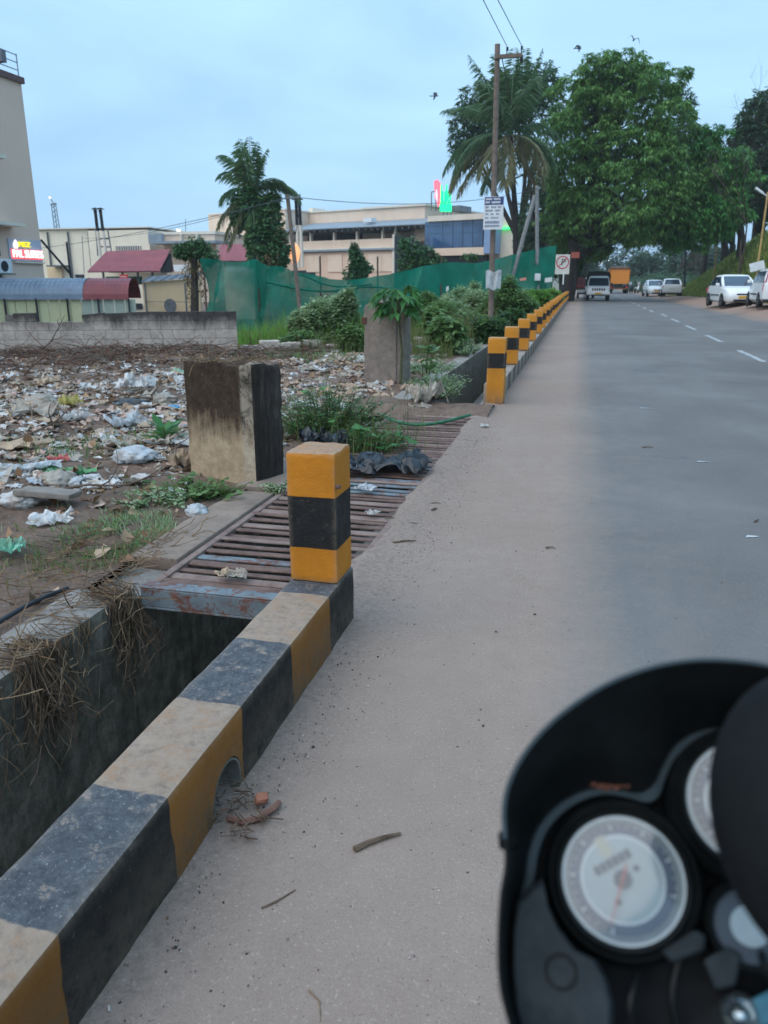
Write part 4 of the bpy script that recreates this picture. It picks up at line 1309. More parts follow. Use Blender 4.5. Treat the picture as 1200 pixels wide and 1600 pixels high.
# sapling with big leaves over the tall pillar
e = empty('young_tree', (-2.33, 10.40, -.05), 0, 'young broad-leaved sapling growing up against the tall grey pillar, its leaves over the top', 'plant')
mb = MB(); trunk = [(0, 0, 0), (.03, -.02, .5), (.0, -.1, .95), (.01, -.16, 1.28)]
mb.tube(trunk, [.02, .017, .014, .008], 6)
bs, ds, ss, Ls = [], [], [], []
for k in range(26):
    a = k * 2.4 + random.uniform(-.3, .3); b = Vector((0, -.13 - .03 * (k % 3), .98 + .34 * (k / 26)))
    tip = b + Vector((math.cos(a), math.sin(a), random.uniform(.0, .6))) * random.uniform(.12, .26)
    mb.tube([b, tip], [.006, .004], 4)
    for j in range(6):
        c = a + (j - 2.5) * .5
        bs.append(tip); ds.append((math.cos(c), math.sin(c), random.uniform(-1.0, .1))); ss.append((-math.sin(c), math.cos(c), random.uniform(-.3, .3))); Ls.append(random.uniform(.15, .25))
mb.build('trunk', M_STEM, e, True)
V, F = leaf_arrays(np.array(bs), np.array(ds), np.array(ss), np.array(Ls), np.array(Ls) * .34, .16, .3)
link('foliage', np_mesh('foliage', V, F, G_BRIGHT), e)
# sapling right of it
x, y = -2.1, 11.0
plant('sapling', x, y, 0, 'thin sapling with drooping pale leaves just right of the tall pillar', 'plant', [(46, (.2, .2, .55, .85), (.14, .24), .5, G_WEED, 5)])
plant('low_shrub', -1.78, 10.2, -.1, 'grey green low shrub hanging over the drain opening by the far kerb', 'plant', [(3600, (.46, .75, .1, .40), (.025, .05), .55, G_SILVER, 130)])
plant('low_shrub', -2.25, 12.3, -.03, 'silvery ground shrub on the dirt strip right of the tall pillar', 'plant', [(2600, (.55, .9, .1, .25), (.025, .05), .5, G_SILVER, 110)])
plant('low_shrub', -2.1, 15.2, 0, 'silvery shrub on the drain edge beside the second far post', 'plant', [(1600, (.4, 1.0, .15, .4), (.03, .06), .5, G_SILVER, 80)])
# ------------------------------------------------------------------ motorcycle: instrument cluster under the rider's eyes
bike = empty('motorcycle', (.1, .62, 0), 0, 'dark motorcycle front with two round white-faced dials under a smoked visor', 'motorcycle')
BDIR = Vector((.0880, .7613, -.6425)).normalized()
BO = CPOS + BDIR * .5
BX = (RIGHT - BDIR * RIGHT.dot(BDIR)).normalized()
BY = (-BDIR).cross(BX)
BM = Matrix(((BX.x, BY.x, -BDIR.x, BO.x), (BX.y, BY.y, -BDIR.y, BO.y), (BX.z, BY.z, -BDIR.z, BO.z), (0, 0, 0, 1)))
BMI = BM.inverted()
def bl(px, py, h=0.0):
    """point of the cluster plane, raised h metres towards the rider, in cluster coordinates"""
    d = FWD * 1200 + RIGHT * (px - 600) - UP * (py - 800)
    o = BMI @ CPOS; dd = BMI.to_3x3() @ d
    t = (h - o.z) / dd.z
    return o + dd * t
def bb(mb, name, mats, smooth=True, bevel=0.0, parent=None, fix=True, segs=2):
    mb.v = [tuple(BM @ Vector(v)) for v in mb.v]
    o = mb.build(name, mats, None, smooth, bevel, segs, fix)
    o.parent = parent or bike
    o.matrix_parent_inverse = Matrix.Translation(bike.location).inverted() if parent is None else Matrix.Translation(bike.location).inverted()
    if parent is not None:
        o.matrix_parent_inverse = Matrix()      # parent mesh already sits in the bike's frame
        o.location = (0, 0, 0)
    return o
def resample(pts, n):
    pts = [Vector(p) for p in pts]
    d = [0]
    for a, b in zip(pts, pts[1:]): d.append(d[-1] + (b - a).length)
    out = []
    for i in range(n):
        t = d[-1] * i / (n - 1)
        k = 0
        while k < len(d) - 2 and d[k + 1] < t: k += 1
        f = (t - d[k]) / max(d[k + 1] - d[k], 1e-9)
        # Catmull-Rom
        p0, p1, p2, p3 = pts[max(k - 1, 0)], pts[k], pts[k + 1], pts[min(k + 2, len(pts) - 1)]
        out.append(.5 * ((2 * p1) + (p2 - p0) * f + (2 * p0 - 5 * p1 + 4 * p2 - p3) * f * f + (3 * p1 - p0 - 3 * p2 + p3) * f ** 3))
    return out
def plasticmat(name, c, rough, dust=.25):
    t = NT(name); p = t.P('object')
    d = t.math('MULTIPLY', t.rng(t.noise(p, 30, 6, .75), .45, .75), dust)
    t.color(t.mix(d, c, lin(92, 98, 100)))
    t.rough(t.rng(t.noise(p, 24, 5, .7), .3, .7, rough - .08, rough + .12)); t.spec(.25)
    t.bump(t.noise(p, 900, 2, .5), .12, .0006)
    return t.mat
M_BLK = plasticmat('black_cowl_plastic', lin(10, 14, 15), .5, .05)
M_BLK2 = plasticmat('matt_black_plastic', lin(6, 9, 12), .75, .02)
M_GREYP = plasticmat('grey_cowl_plastic', lin(28, 36, 40), .65, .2)
M_RIM = plasticmat('grey_edge_rubber', lin(52, 64, 69), .6, .2)
M_SILV = simple('dial_silver_ring', lin(178, 188, 190), lin(150, 162, 166), 20, .4, 0, 60, .0, .5)
M_DIALD = simple('dial_grey_band', lin(84, 96, 112), lin(70, 82, 98), 20, .6, 0)
M_DIALW = simple('dial_white_face', lin(152, 166, 170), lin(134, 150, 156), 20, .6, 0)
M_DIALL = simple('dial_pale_line', lin(222, 230, 232), lin(206, 216, 220), 20, .6, 0)
M_DARKINK = simple('dial_dark_print', lin(70, 84, 96), lin(54, 66, 78), 20, .6, 0)
M_NEEDLE = simple('red_needle', lin(190, 84, 78), lin(160, 66, 62), 20, .5, 0)
M_CHROME = simple('chrome', lin(200, 210, 214), lin(150, 164, 170), 40, .16, 0, 60, .95, .5)
M_TEAL = simple('teal_metal', lin(46, 104, 122), lin(30, 72, 88), 30, .4, 0, 60, .4, .5)
def lens():
    t = NT('dial_glass')
    gl = t.n.new('ShaderNodeBsdfGlossy'); gl.inputs['Roughness'].default_value = .12
    tp = t.n.new('ShaderNodeBsdfTransparent'); tp.inputs['Color'].default_value = (.94, .97, .98, 1)
    lw = t.n.new('ShaderNodeFresnel'); lw.inputs[0].default_value = 1.45
    ms = t.n.new('ShaderNodeMixShader')
    t.l.new(t.math('ADD', t.math('MULTIPLY', lw.outputs[0], .8), .05), ms.inputs[0]); t.l.new(tp.outputs[0], ms.inputs[1]); t.l.new(gl.outputs[0], ms.inputs[2])
    t.l.new(ms.outputs[0], t.n['Material Output'].inputs['Surface'])
    return t.mat
M_LENS = lens()

rim_px = [(812, 1640), (797, 1590), (785, 1540), (782, 1480), (786, 1400), (794, 1350), (792, 1300), (791, 1262), (800, 1222), (824, 1178), (860, 1136), (908, 1098), (962, 1067), (1022, 1046), (1082, 1036), (1140, 1036), (1200, 1044), (1270, 1066), (1340, 1110)]
base_px = [(812, 1640), (806, 1590), (800, 1540), (800, 1480), (806, 1420), (818, 1378), (824, 1335), (838, 1296), (866, 1262), (900, 1240), (934, 1231), (968, 1234), (1000, 1240), (1022, 1226), (1036, 1196), (1058, 1162), (1096, 1142), (1145, 1138), (1205, 1150), (1270, 1180), (1340, 1230)]
N = 64
rim = [bl(p.x, p.y, .030) for p in resample([(x, y, 0) for x, y in rim_px], N)]
basec = [bl(p.x, p.y, -.028) for p in resample([(x, y, 0) for x, y in base_px], N)]
ctr = bl(1080, 1330, 0)
def outw(p, d):
    v = Vector((p.x - ctr.x, p.y - ctr.y, 0)).normalized(); return p + v * d
mb = MB()
rings = []
rings.append([p.copy() for p in basec])
rings.append([a.lerp(b, .5) + Vector((0, 0, -.006)) for a, b in zip(basec, rim)])
rings.append([a.lerp(b, .9) for a, b in zip(basec, rim)])
rings.append([p + Vector((0, 0, .001)) for p in rim])
rings.append([outw(p, .0022) + Vector((0, 0, -.0008)) for p in rim])
rings.append([outw(p, .0020) + Vector((0, 0, -.03)) for p in rim])
rings.append([outw(p, -.010) + Vector((0, 0, -.09)) for p in rim])
rings.append([outw(p, -.045) + Vector((0, 0, -.16)) for p in rim])
mb.loft(rings, cap=False, closed=False)
bb(mb, 'visor', M_BLK)
mb = MB(); mb.tube([outw(p, .0012) + Vector((0, 0, .0008)) for p in rim[20:]], .0014, 6); bb(mb, 'visor_edge', M_RIM)
# dark panel floor under the dials
mb = MB()
poly = [(p.x, p.y) for p in basec] + [(bl(1340, 1700).x, bl(1340, 1700).y), (bl(820, 1700).x, bl(820, 1700).y)]
mb.loft([[(x, y, -.052) for x, y in poly], [(x, y, -.046) for x, y in poly]])
bb(mb, 'dash_panel', M_BLK2, False)
mb = MB()
seg = [p for p in basec if True][16:]
inn = [outw(p, -.0036) for p in seg]
mb.loft([[a + Vector((0, 0, -.012)) for a in seg], [a + Vector((0, 0, .0012)) for a in seg], [a.lerp(b, .5) + Vector((0, 0, .0030)) for a, b in zip(seg, inn)], [b * 1.0 + (b - a) * .8 + Vector((0, 0, .0012)) for a, b in zip(seg, inn)], [b + (b - a) * .8 + Vector((0, 0, -.018)) for a, b in zip(seg, inn)]], cap=False, closed=False)
bb(mb, 'cluster_bezel', M_RIM)

ROT = R(27)
def dial(px, py, r, h, full=True):
    c = bl(px, py, h)
    D = Matrix.Translation(c) @ Matrix.Rotation(ROT, 4, 'Z')
    mb = MB()
    mb.lathe([(r * 1.42, -.045), (r * 1.36, -.018), (r * 1.30, -.008), (r * 1.22, -.003), (r * 1.17, -.004), (r * 1.13, .001), (r * 1.08, .0035), (r * 1.03, .002), (r * 1.02, -.003)], 48, D)
    hs = bb(mb, 'dial_housing', M_BLK)
    mb = MB(); mb.lathe([(r * 1.03, -.002), (r * 1.0, .0015), (r * .95, .001), (r * .90, -.0045), (r * .875, -.006)], 56, D); bb(mb, 'silver_ring', M_SILV, True, 0, hs)
    mb = MB(); mb.disc(r * .90, 56, D, 0, -.0062); bb(mb, 'dial_face', M_DIALD, False, 0, hs)
    mb = MB(); mb.lathe([(r * .665, -.0058), (r * .685, -.0054), (r * .70, -.0058)], 56, D); bb(mb, 'dial_line', M_DIALL, True, 0, hs)
    mb = MB(); mb.disc(r * .665, 56, D, 0, -.0057); bb(mb, 'dial_centre', M_DIALW, False, 0, hs)
    mb = MB()
    for k in range(29):
        a = R(-45 + 270 * k / 28)
        M = D @ Matrix.Rotation(a, 4, 'Z') @ Matrix.Translation((r * (.84 if k % 2 == 0 else .86), 0, -.0056))
        mb.box(M.to_translation(), (r * (.10 if k % 4 == 0 else .05), r * (.022 if k % 4 == 0 else .012), .0004), M.to_3x3())
    bb(mb, 'scale_marks', M_DIALL, False, 0, hs)
    if full:
        mb = MB()
        for k in range(6):
            p = D @ Vector((-.30 * r + k * r * .12, .30 * r, -.0052)); mb.box(p, (r * .10, r * .15, .0006), D.to_3x3())
        bb(mb, 'odometer_digit', M_DARKINK, False, 0, hs)
        mb = MB(); mb.box(D @ Vector((-.0 * r, .58 * r, -.0054)), (r * .2, r * .34, .0006), D.to_3x3()); bb(mb, 'warning_symbol', simple('faded_ochre_print', lin(162, 164, 150), lin(150, 152, 142), 20, .6), False, 0, hs)
        for (dx, dy) in ((-.26, -.26), (.30, .04)):
            mb = MB(); mb.disc(r * .055, 16, D @ Matrix.Translation((dx * r, dy * r, -.0050))); bb(mb, 'screw_hole', M_DARKINK, False, 0, hs)
        mb = MB(); mb.lathe([(r * .15, -.0052), (r * .13, -.002), (r * .0, -.0018)], 20, D); bb(mb, 'needle_hub', M_DARKINK, True, 0, hs)
        mb = MB()
        a = R(248) - ROT
        e1 = Vector((math.cos(a), math.sin(a), 0)); e2 = Vector((-e1.y, e1.x, 0))
        q = [-e1 * r * .26 - e2 * r * .016, -e1 * r * .26 + e2 * r * .016, e1 * r * .70 + e2 * r * .008, e1 * r * .70 - e2 * r * .008]
        mb.hexa([D @ (v + Vector((0, 0, -.0016))) for v in q] + [D @ (v + Vector((0, 0, -.0010))) for v in q]); bb(mb, 'needle', M_NEEDLE, False, 0, hs)
    mb = MB(); mb.lathe([(r * .99, .0012), (r * .7, .003), (r * .35, .0042), (0.0001, .0045)], 48, D); bb(mb, 'glass', M_LENS, True, 0, hs)
    return hs
dial(973, 1374, .0345, -.018)
dial(1172, 1254, .0345, -.018)
# small fuel dial
c = bl(1174, 1448, -.022); D = Matrix.Translation(c)
mb = MB(); mb.lathe([(.026, -.03), (.024, -.004), (.0215, 0), (.0195, -.002), (.019, -.005)], 40, D); hs = bb(mb, 'fuel_gauge', M_BLK)
mb = MB(); mb.disc(.0192, 40, D, 0, -.0048); bb(mb, 'dial_face', simple('fuel_dial_dark', lin(58, 72, 84), lin(46, 58, 68), 20, .5), False, 0, hs)
mb = MB(); mb.disc(.0105, 32, D, 0, -.0042); bb(mb, 'dial_centre', M_DIALW, False, 0, hs)
# left grey side panel and its plug
pan = [(832, 1382), (848, 1372), (856, 1412), (872, 1448), (900, 1484), (932, 1500), (950, 1534), (960, 1574), (956, 1640), (822, 1640), (806, 1588), (799, 1520), (800, 1455), (808, 1405)]
mb = MB()
lo = [bl(x, y, -.05) for x, y in pan]; hi = [bl(x, y, -.006) for x, y in pan]
cc = sum(hi, Vector()) / len(hi)
top = [h.lerp(cc, .09) + Vector((0, 0, .004)) for h in hi]
mb.loft([lo, hi, top]); sp = bb(mb, 'side_panel', M_GREYP, True)
mb = MB(); D = Matrix.Translation(bl(877, 1518, -.0035)); mb.lathe([(.0092, .0), (.0090, .0022), (.0078, .0022), (.0070, .0006), (0.0001, .0004)], 28, D); bb(mb, 'rubber_plug', M_BLK2, True, 0, sp)
mb = MB(); D = Matrix.Translation(bl(795, 1313, .012)) @ Matrix.Rotation(R(-90), 4, 'Y'); mb.lathe([(.0055, -.004), (.0055, .003), (.0045, .0055), (0.0001, .006)], 16, D); bb(mb, 'visor_bolt', M_BLK2, True)
# block below the dials and clamp parts
for poly, h0, h1, mt, nm in (([(1098, 1500), (1136, 1478), (1160, 1492), (1150, 1540), (1118, 1548)], -.05, -.022, M_GREYP, 'switch_block'),
                             ([(1030, 1484), (1086, 1452), (1104, 1462), (1100, 1486), (1050, 1506)], -.05, -.018, M_GREYP, 'cluster_bracket'),
                             ([(970, 1560), (1030, 1520), (1080, 1560), (1085, 1660), (960, 1660)], -.07, -.048, M_BLK2, 'cable_cover'),
                             ([(1174, 1560), (1215, 1540), (1225, 1600), (1190, 1610)], -.05, -.016, M_TEAL, 'clamp_block')):
    mb = MB(); mb.loft([[bl(x, y, h0) for x, y in poly], [bl(x, y, h1) for x, y in poly]]); bb(mb, nm, mt, False, .002)
D = Matrix.Translation(bl(1156, 1584, -.03)) @ Matrix.Rotation(R(-14), 4, 'X') @ Matrix.Rotation(R(10), 4, 'Y')
mb = MB(); mb.lathe([(.0105, -.03), (.0105, .004), (.0088, .006), (.0062, .006), (.0058, .002), (.0030, .002), (.0028, .0055), (0.0001, .006)], 24, D); bb(mb, 'clamp_bolt', M_CHROME, True)
D = Matrix.Translation(bl(1207, 1592, -.03)); mb = MB(); mb.lathe([(.008, -.03), (.008, .004), (.006, .007), (0.0001, .0075)], 20, D); bb(mb, 'clamp_bolt', M_CHROME, True)
# cables
for pts in (((1000, 1520, -.03), (985, 1570, -.02), (992, 1640, -.03)), ((1060, 1500, -.03), (1050, 1560, -.03), (1070, 1640, -.04)), ((1190, 1490, -.02), (1196, 1510, -.012), (1215, 1540, -.02))):
    mb = MB(); mb.tube(resample([bl(*p) for p in pts], 12), .0022, 6); bb(mb, 'control_cable', M_BLK, True)
# rounded black mirror shell standing nearer the rider
mc = bl(1320, 1284, .085)
MM = Matrix.Translation(mc) @ Matrix.Diagonal((.0565, .0705, .03, 1))
mb = MB(); prof = [(math.cos(t) if i else 0.0001, math.sin(t)) for i, t in enumerate([R(90 - 180 * k / 14) for k in range(15)])]
prof = [(max(math.cos(R(90 - 180 * k / 14)), 1e-4), math.sin(R(90 - 180 * k / 14))) for k in range(15)]
mb.lathe(prof, 40, MM); bb(mb, 'mirror_shell', M_BLK2, True)
mb = MB(); mb.tube(resample([bl(1330, 1400, .07), bl(1370, 1500, .04), bl(1380, 1620, -.03)], 12), .0055, 8); bb(mb, 'mirror_stalk', M_BLK, True)
# crumbs of dead leaf caught behind the visor
mb = MB()
for i in range(60):
    u = random.random(); p = bl(925 + 60 * u, 1226 + 6 * math.sin(u * 3) + random.uniform(-5, 2), -.026 + random.uniform(0, .003))
    s = random.uniform(.0006, .0016); mb.box(p, (s * 1.6, s, s * .5), Matrix.Rotation(random.uniform(0, 3), 3, 'Z'))
bb(mb, 'leaf_crumbs', simple('rusty_leaf_crumb', lin(120, 74, 56), lin(72, 46, 38), 200, .9), False, fix=False)['kind'] = 'stuff'

# lower body of the motorcycle (world axes), out of the picture but standing there
def wb(mb, name, mats, smooth=True, bevel=0.0):
    o = mb.build(name, mats, None, smooth, bevel); o.parent = bike; o.matrix_parent_inverse = Matrix.Translation(bike.location).inverted(); return o
hd = Vector((.0, 1, 0)); rt = Vector((hd.y, -hd.x, 0))
head = Vector((.17, .44, .90))
axle = head + hd * .22 + Vector((0, 0, -.62))
mb = MB()
for s in (-1, 1): mb.tube([head + rt * .075 * s + Vector((0, 0, .0)), axle + rt * .075 * s], [.02, .018], 10)
wb(mb, 'front_fork', M_CHROME)
WMx = Matrix.Translation(axle) @ Matrix(((hd.x, 0, rt.x, 0), (hd.y, 0, rt.y, 0), (0, 1, 0, 0), (0, 0, 0, 1)))
mb = MB(); mb.lathe([(.225, -.035), (.262, -.04), (.285, -.022), (.29, 0), (.285, .022), (.262, .04), (.225, .035), (.222, 0), (.225, -.035)], 40, WMx); tw = wb(mb, 'wheel', M_BLK2)
mb = MB(); mb.lathe([(.226, -.03), (.20, -.012), (.05, -.02), (.03, -.05), (.03, .05), (.05, .02), (.20, .012), (.226, .03)], 32, WMx); wb(mb, 'rim', M_CHROME).name = 'wheel_rim'
mb = MB()
ring = []
for k in range(13):
    a = R(20 + 130 * k / 12); c = axle + hd * math.cos(a) * .31 + Vector((0, 0, math.sin(a) * .31))
    ring.append([c - rt * .06 - Vector((0, 0, .03)), c - rt * .04 + Vector((0, 0, .006)), c + rt * .04 + Vector((0, 0, .006)), c + rt * .06 - Vector((0, 0, .03))])
mb.loft(ring, cap=False, closed=False); wb(mb, 'mudguard', M_BLK)
mb = MB(); HLM = Matrix.Translation(head + hd * .18 + Vector((0, 0, .0))) @ Matrix(((rt.x, 0, hd.x, 0), (rt.y, 0, hd.y, 0), (0, 1, 0, 0), (0, 0, 0, 1)))
mb.lathe([(.05, -.12), (.085, -.06), (.095, 0), (.09, .012), (.0001, .03)], 28, HLM); wb(mb, 'headlight', M_BLK)
mb = MB()
tk = []
fd = Vector((-.12, 1, 0)).normalized(); fr = Vector((fd.y, -fd.x, 0))
for k, (d, w, h) in enumerate(((.16, .06, .05), (.08, .11, .11), (-.05, .14, .15), (-.2, .13, .13), (-.34, .08, .07))):
    c = Vector((.16, .16, .80)) + fd * d
    tk.append([c + fr * w * math.cos(R(a)) + Vector((0, 0, h * math.sin(R(a)))) for a in range(0, 360, 24)])
mb.loft(tk); wb(mb, 'fuel_tank', M_BLK)
mb = MB(); mb.tube([head + rt * .36 + hd * -.12 + Vector((0, 0, .06)), head + rt * .2 + Vector((0, 0, .09)), head + rt * .05 + Vector((0, 0, .04)), head - rt * .0 + Vector((0, 0, .04))], .011, 8)
wb(mb, 'handlebar', M_BLK)
# ------------------------------------------------------------------ buildings beyond the plot
def walls(name, c, c2=None, streak=.35):
    t = NT(name); p = t.P()
    a = t.ramp(t.noise(p, .6, 6, .7), [(.3, c2 or tuple(v * .86 for v in c[:3]) + (1,)), (.7, c)])
    s = t.noise(p, 1, 6, .7, 0, (1.6, 1.6, .12))
    t.color(t.mix(t.math('MULTIPLY', t.rng(s, .52, .75), streak), a, tuple(v * .62 for v in c[:3]) + (1,)))
    t.rough(.85); t.spec(.2); t.bump(t.noise(p, 9, 6, .7), .15, .02)
    return t.mat
W_BEIGE = walls('beige_render', lin(232, 208, 186))
W_CREAM = walls('cream_render', lin(238, 226, 204))
W_PINK = walls('pinkish_render', lin(226, 196, 172))
W_HOTEL = walls('greyish_white_render', lin(226, 198, 178), lin(216, 190, 172), .12)
W_YELL = walls('buff_compound_render', lin(232, 204, 164))
W_TRIM = walls('pale_trim', lin(226, 216, 200))
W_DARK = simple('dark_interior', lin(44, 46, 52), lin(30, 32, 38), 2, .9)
W_GREY = simple('grey_sheet', lin(140, 152, 160), lin(116, 128, 138), 1.5, .5)
W_STEEL = simple('grey_steel', lin(120, 126, 130), lin(86, 90, 96), 3, .5, 0, 60, .3)
W_REDROOF = simple('faded_red_tin', lin(166, 86, 88), lin(126, 66, 70), 1.2, .65, .2, 9)
W_GREENBAND = simple('green_board', lin(20, 116, 86), lin(14, 92, 68), 2, .6)
W_RED = simple('red_board', lin(206, 46, 52), lin(180, 36, 44), 2, .5)
W_WHITE = simple('white_paint', lin(226, 228, 228), lin(200, 204, 206), 3, .6)
W_BLUEROOF = simple('blue_tin', lin(118, 134, 150), lin(88, 104, 122), 1.6, .45, 0)
W_WINE = simple('wine_red_tin', lin(140, 62, 66), lin(108, 48, 54), 1.6, .5, 0)
W_PANEL = simple('pale_yellow_sheet', lin(206, 204, 160), lin(182, 184, 146), 1.2, .5, 0)
W_PANEL2 = simple('pale_green_sheet', lin(168, 178, 164), lin(146, 158, 146), 1.2, .5, 0)
def glassmat():
    t = NT('dark_blue_glazing')
    p = t.P()
    t.color(t.ramp(t.noise(p, .35, 3, .5), [(.4, lin(38, 62, 96)), (.6, lin(62, 92, 128))]))
    t.rough(.08); t.spec(.9)
    return t.mat
W_GLASS = glassmat()

class Frame:
    """vertical facade plane from ground point L to ground point Q: local x along it, local y into the building"""
    def __init__(s, L, Q, name, label, cat):
        s.L = Vector((L.x, L.y, 0)); d = Vector((Q.x - L.x, Q.y - L.y, 0)); s.len = d.length
        s.u = d.normalized(); s.n = Vector((-s.u.y, s.u.x, 0))
        s.root = empty(name, s.L, math.atan2(s.u.y, s.u.x), label, cat)
    def loc(s, px, py, d=0.0):
        r = FWD * 1200 + RIGHT * (px - 600) - UP * (py - 800)
        o = s.L + s.n * d
        t = (o - CPOS).dot(s.n) / r.dot(s.n)
        w = CPOS + r * t
        return (w - o).dot(s.u), w.z
    def box(s, mb, px0, px1, py0, py1, d0, d1, m=0, ref=None):
        x0, zt = s.loc(px0, py0, d0); x1, zt2 = s.loc(px1, py0, d0)
        if ref is not None: zt = s.loc(ref, py0, d0)[1]
        zb = py1 if py1 < 20 else s.loc(ref if ref is not None else px0, py1, d0)[1]
        mb.span((x0, d0, zb), (x1, d1, zt), m)
        return x0, x1, zb, zt
    def part(s, name, mat, *boxes, bevel=0.0):
        mb = MB()
        for b in boxes: s.box(mb, *b[:6], ref=b[6] if len(b) > 6 else None)
        return mb.build(name, mat, s.root, bevel=bevel)

# --- shopping building
F = Frame(at(325, 400, 110), at(668, 400, 97), 'shopping_building', 'long beige flat-roofed shopping building with parking deck and dark glass corner', 'building')
F.part('wall', W_BEIGE, (325, 446, 336, -2.0, 0, 14, 325))
F.part('wall', W_PINK, (446, 617, 391, -2.0, -1.2, 14, 617))
mb = MB(); x0, z = F.loc(446, 391, -1.2); x1, _ = F.loc(617, 391, -1.2)
F.part('upper_wall', W_BEIGE, (440, 566, 328, 6.2, 5, 22, 560), (566, 664, 321, 6.2, 4, 24, 664))
F.part('roof_edge', W_TRIM, (325, 446, 334, 336, -.15, 14.2, 325), (438, 567, 326, 328, 4.8, 22, 560), (565, 665, 318, 321, 3.7, 24.2, 664))
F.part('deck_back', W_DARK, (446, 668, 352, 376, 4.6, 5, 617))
F.part('deck_floor', W_TRIM, (446, 617, 385, 388, -1.3, 5, 617))
F.part('parapet', W_BEIGE, (446, 617, 372, 385, -1.0, -.6, 617))
mb = MB()
for px in (452, 484, 521, 557, 597, 617): F.box(mb, px - 1.3, px + 1.3, 353, 373, -.9, -.5, ref=617)
for k, px in enumerate((452, 484, 521, 557, 597, 617)):
    m2 = MB(); F.box(m2, px - 1.2, px + 1.2, 352, 373, -.9, -.45, ref=617); m2.build('column', W_TRIM, F.root)
# sheet canopy over the deck
mb = MB(); xa, za = F.loc(440, 352, -2.0); xb, zb = F.loc(668, 352, -2.0); z0 = F.loc(617, 353, -2.0)[1]; z1 = F.loc(617, 344, 5)[1]
mb.hexa([(xa, -2, z0), (xb, -2, z0), (xb, 5, z1), (xa, 5, z1), (xa, -2, z0 + .12), (xb, -2, z0 + .12), (xb, 5, z1 + .12), (xa, 5, z1 + .12)])
mb.build('canopy_roof', W_GREY, F.root)
m2 = MB()
for k in range(26):
    x = xa + (xb - xa) * k / 25; m2.span((x - .06, -1.9, z0 - .35), (x + .06, 4, z0 - .1))
m2.build('canopy_rafters', W_STEEL, F.root)
F.part('ledge', W_GREY, (446, 617, 387, 390, -1.7, -1.1, 617))
F.part('pilaster', W_TRIM, (613, 619, 366, -2.0, -1.5, -.5, 617))
for px in (478, 512, 542, 575, 596): F.part('wall_panel', W_BEIGE, (px, px + 22, 396, 424, -1.32, -1.16, 617))
F.part('low_window', W_DARK, (456, 492, 421, 431, -1.3, -1.1, 617))
F.part('roof_tank', W_TRIM, (482, 488, 320, 328, 8, 11, 560)); 
F.part('ac_unit', W_WHITE, (568, 580, 338, 345, -.2, 1, 617))
F.part('brown_shutter', simple('brick_orange_shutter', lin(170, 100, 76), lin(130, 76, 58), 1), (612, 648, 359, 368, 4.2, 4.5, 617))
F.part('recess_wall', W_BEIGE, (648, 664, 351, 376, 1.0, 5, 664))
# glass corner block, in front
G0 = -3.0
F.part('fascia', W_TRIM, (668, 758, 333, 342, G0 - .3, 14, 757))
F.part('glass_block_base', W_BEIGE, (670, 757, 386, 398, G0, 10, 757))
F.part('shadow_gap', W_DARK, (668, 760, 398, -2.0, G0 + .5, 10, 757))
mull = [664, 692, 708, 723.5, 739, 755]
for a, b in zip(mull, mull[1:]):
    for (ya, yb) in ((343, 349.5), (350, 362), (362.5, 385.5)):
        m2 = MB(); x0, zt = F.loc(a + .35, ya, G0); x1, _ = F.loc(b - .35, ya, G0); zt = F.loc(757, ya, G0)[1]; zb = F.loc(757, yb, G0)[1]
        t = random.uniform(-.015, .015)
        m2.hexa([(x0, G0 + t, zb), (x1, G0 - t, zb), (x1, G0 + .2, zb), (x0, G0 + .2, zb), (x0, G0 + t, zt), (x1, G0 - t, zt), (x1, G0 + .2, zt), (x0, G0 + .2, zt)])
        m2.build('window_pane', W_GLASS, F.root)
F.part('mullion_backing', W_STEEL, (664, 756, 342.5, 386, G0 + .08, G0 + .4, 757))
F.part('blue_cladding', simple('pale_blue_cladding', lin(140, 166, 200), lin(120, 148, 186), 1, .4), (757, 770, 346, 396, G0 - .2, 8, 757))
F.part('side_wall', W_CREAM, (770, 812, 345, -2.0, -1.0, 12, 772))
F.part('lit_strip', emit('green_light_strip', (.05, .9, .22, 1), 1.6), (772, 800, 355.4, 358.4, -1.3, -1.0, 772))
F.part('roof_vent', W_STEEL, (703, 719, 324, 333, 6, 9, 664))
# roof sign: steel stand, red emblem, green lettering
x0, z0 = F.loc(684, 320, 3); 
sg = empty('roof_sign', (x0, 3, z0), 0); sg.parent = F.root
E_RED = emit('red_sign_light', (1.0, .13, .19, 1), 1.25); E_PINK = emit('pink_sign_light', (1.0, .62, .66, 1), 1.0); E_GREEN = emit('green_sign_light', (0.0, .86, .30, 1), 1.15)
def sp_px(px, py): 
    a, b = F.loc(px, py, 3); return a - x0, b - z0
mb = MB()
pts = [sp_px(*q) for q in ((679, 283), (684, 281), (687.5, 286), (688, 300), (687, 316), (684.5, 323), (682.5, 312), (679.5, 308), (681, 302), (679.2, 294))]
mb.prism(pts, 'y', -.15, .15); mb.build('emblem', E_RED, sg)
pts = [sp_px(*q) for q in ((682.6, 297), (683.8, 296), (684.8, 304), (684.6, 316), (683.0, 312), (681.8, 306))]
mb = MB(); mb.prism(pts, 'y', -.22, -.16); mb.build('emblem_light', E_PINK, sg)
(lx, lz), (rx, rz) = sp_px(689, 317), sp_px(704, 322)
tx = text_mesh('lettering', 'lulu', 3.1, E_GREEN, sg, .12); bb_ = [v.co.x for v in tx.data.vertices]; k = (rx - lx) / (max(bb_) - min(bb_))
tx.scale = (k, 1, 1); tx.rotation_euler = (R(90), 0, 0); tx.location = ((lx + rx) / 2, -.05, sp_px(696, 305)[1])
mb = MB(); a, b = sp_px(688, 318), sp_px(705, 331)
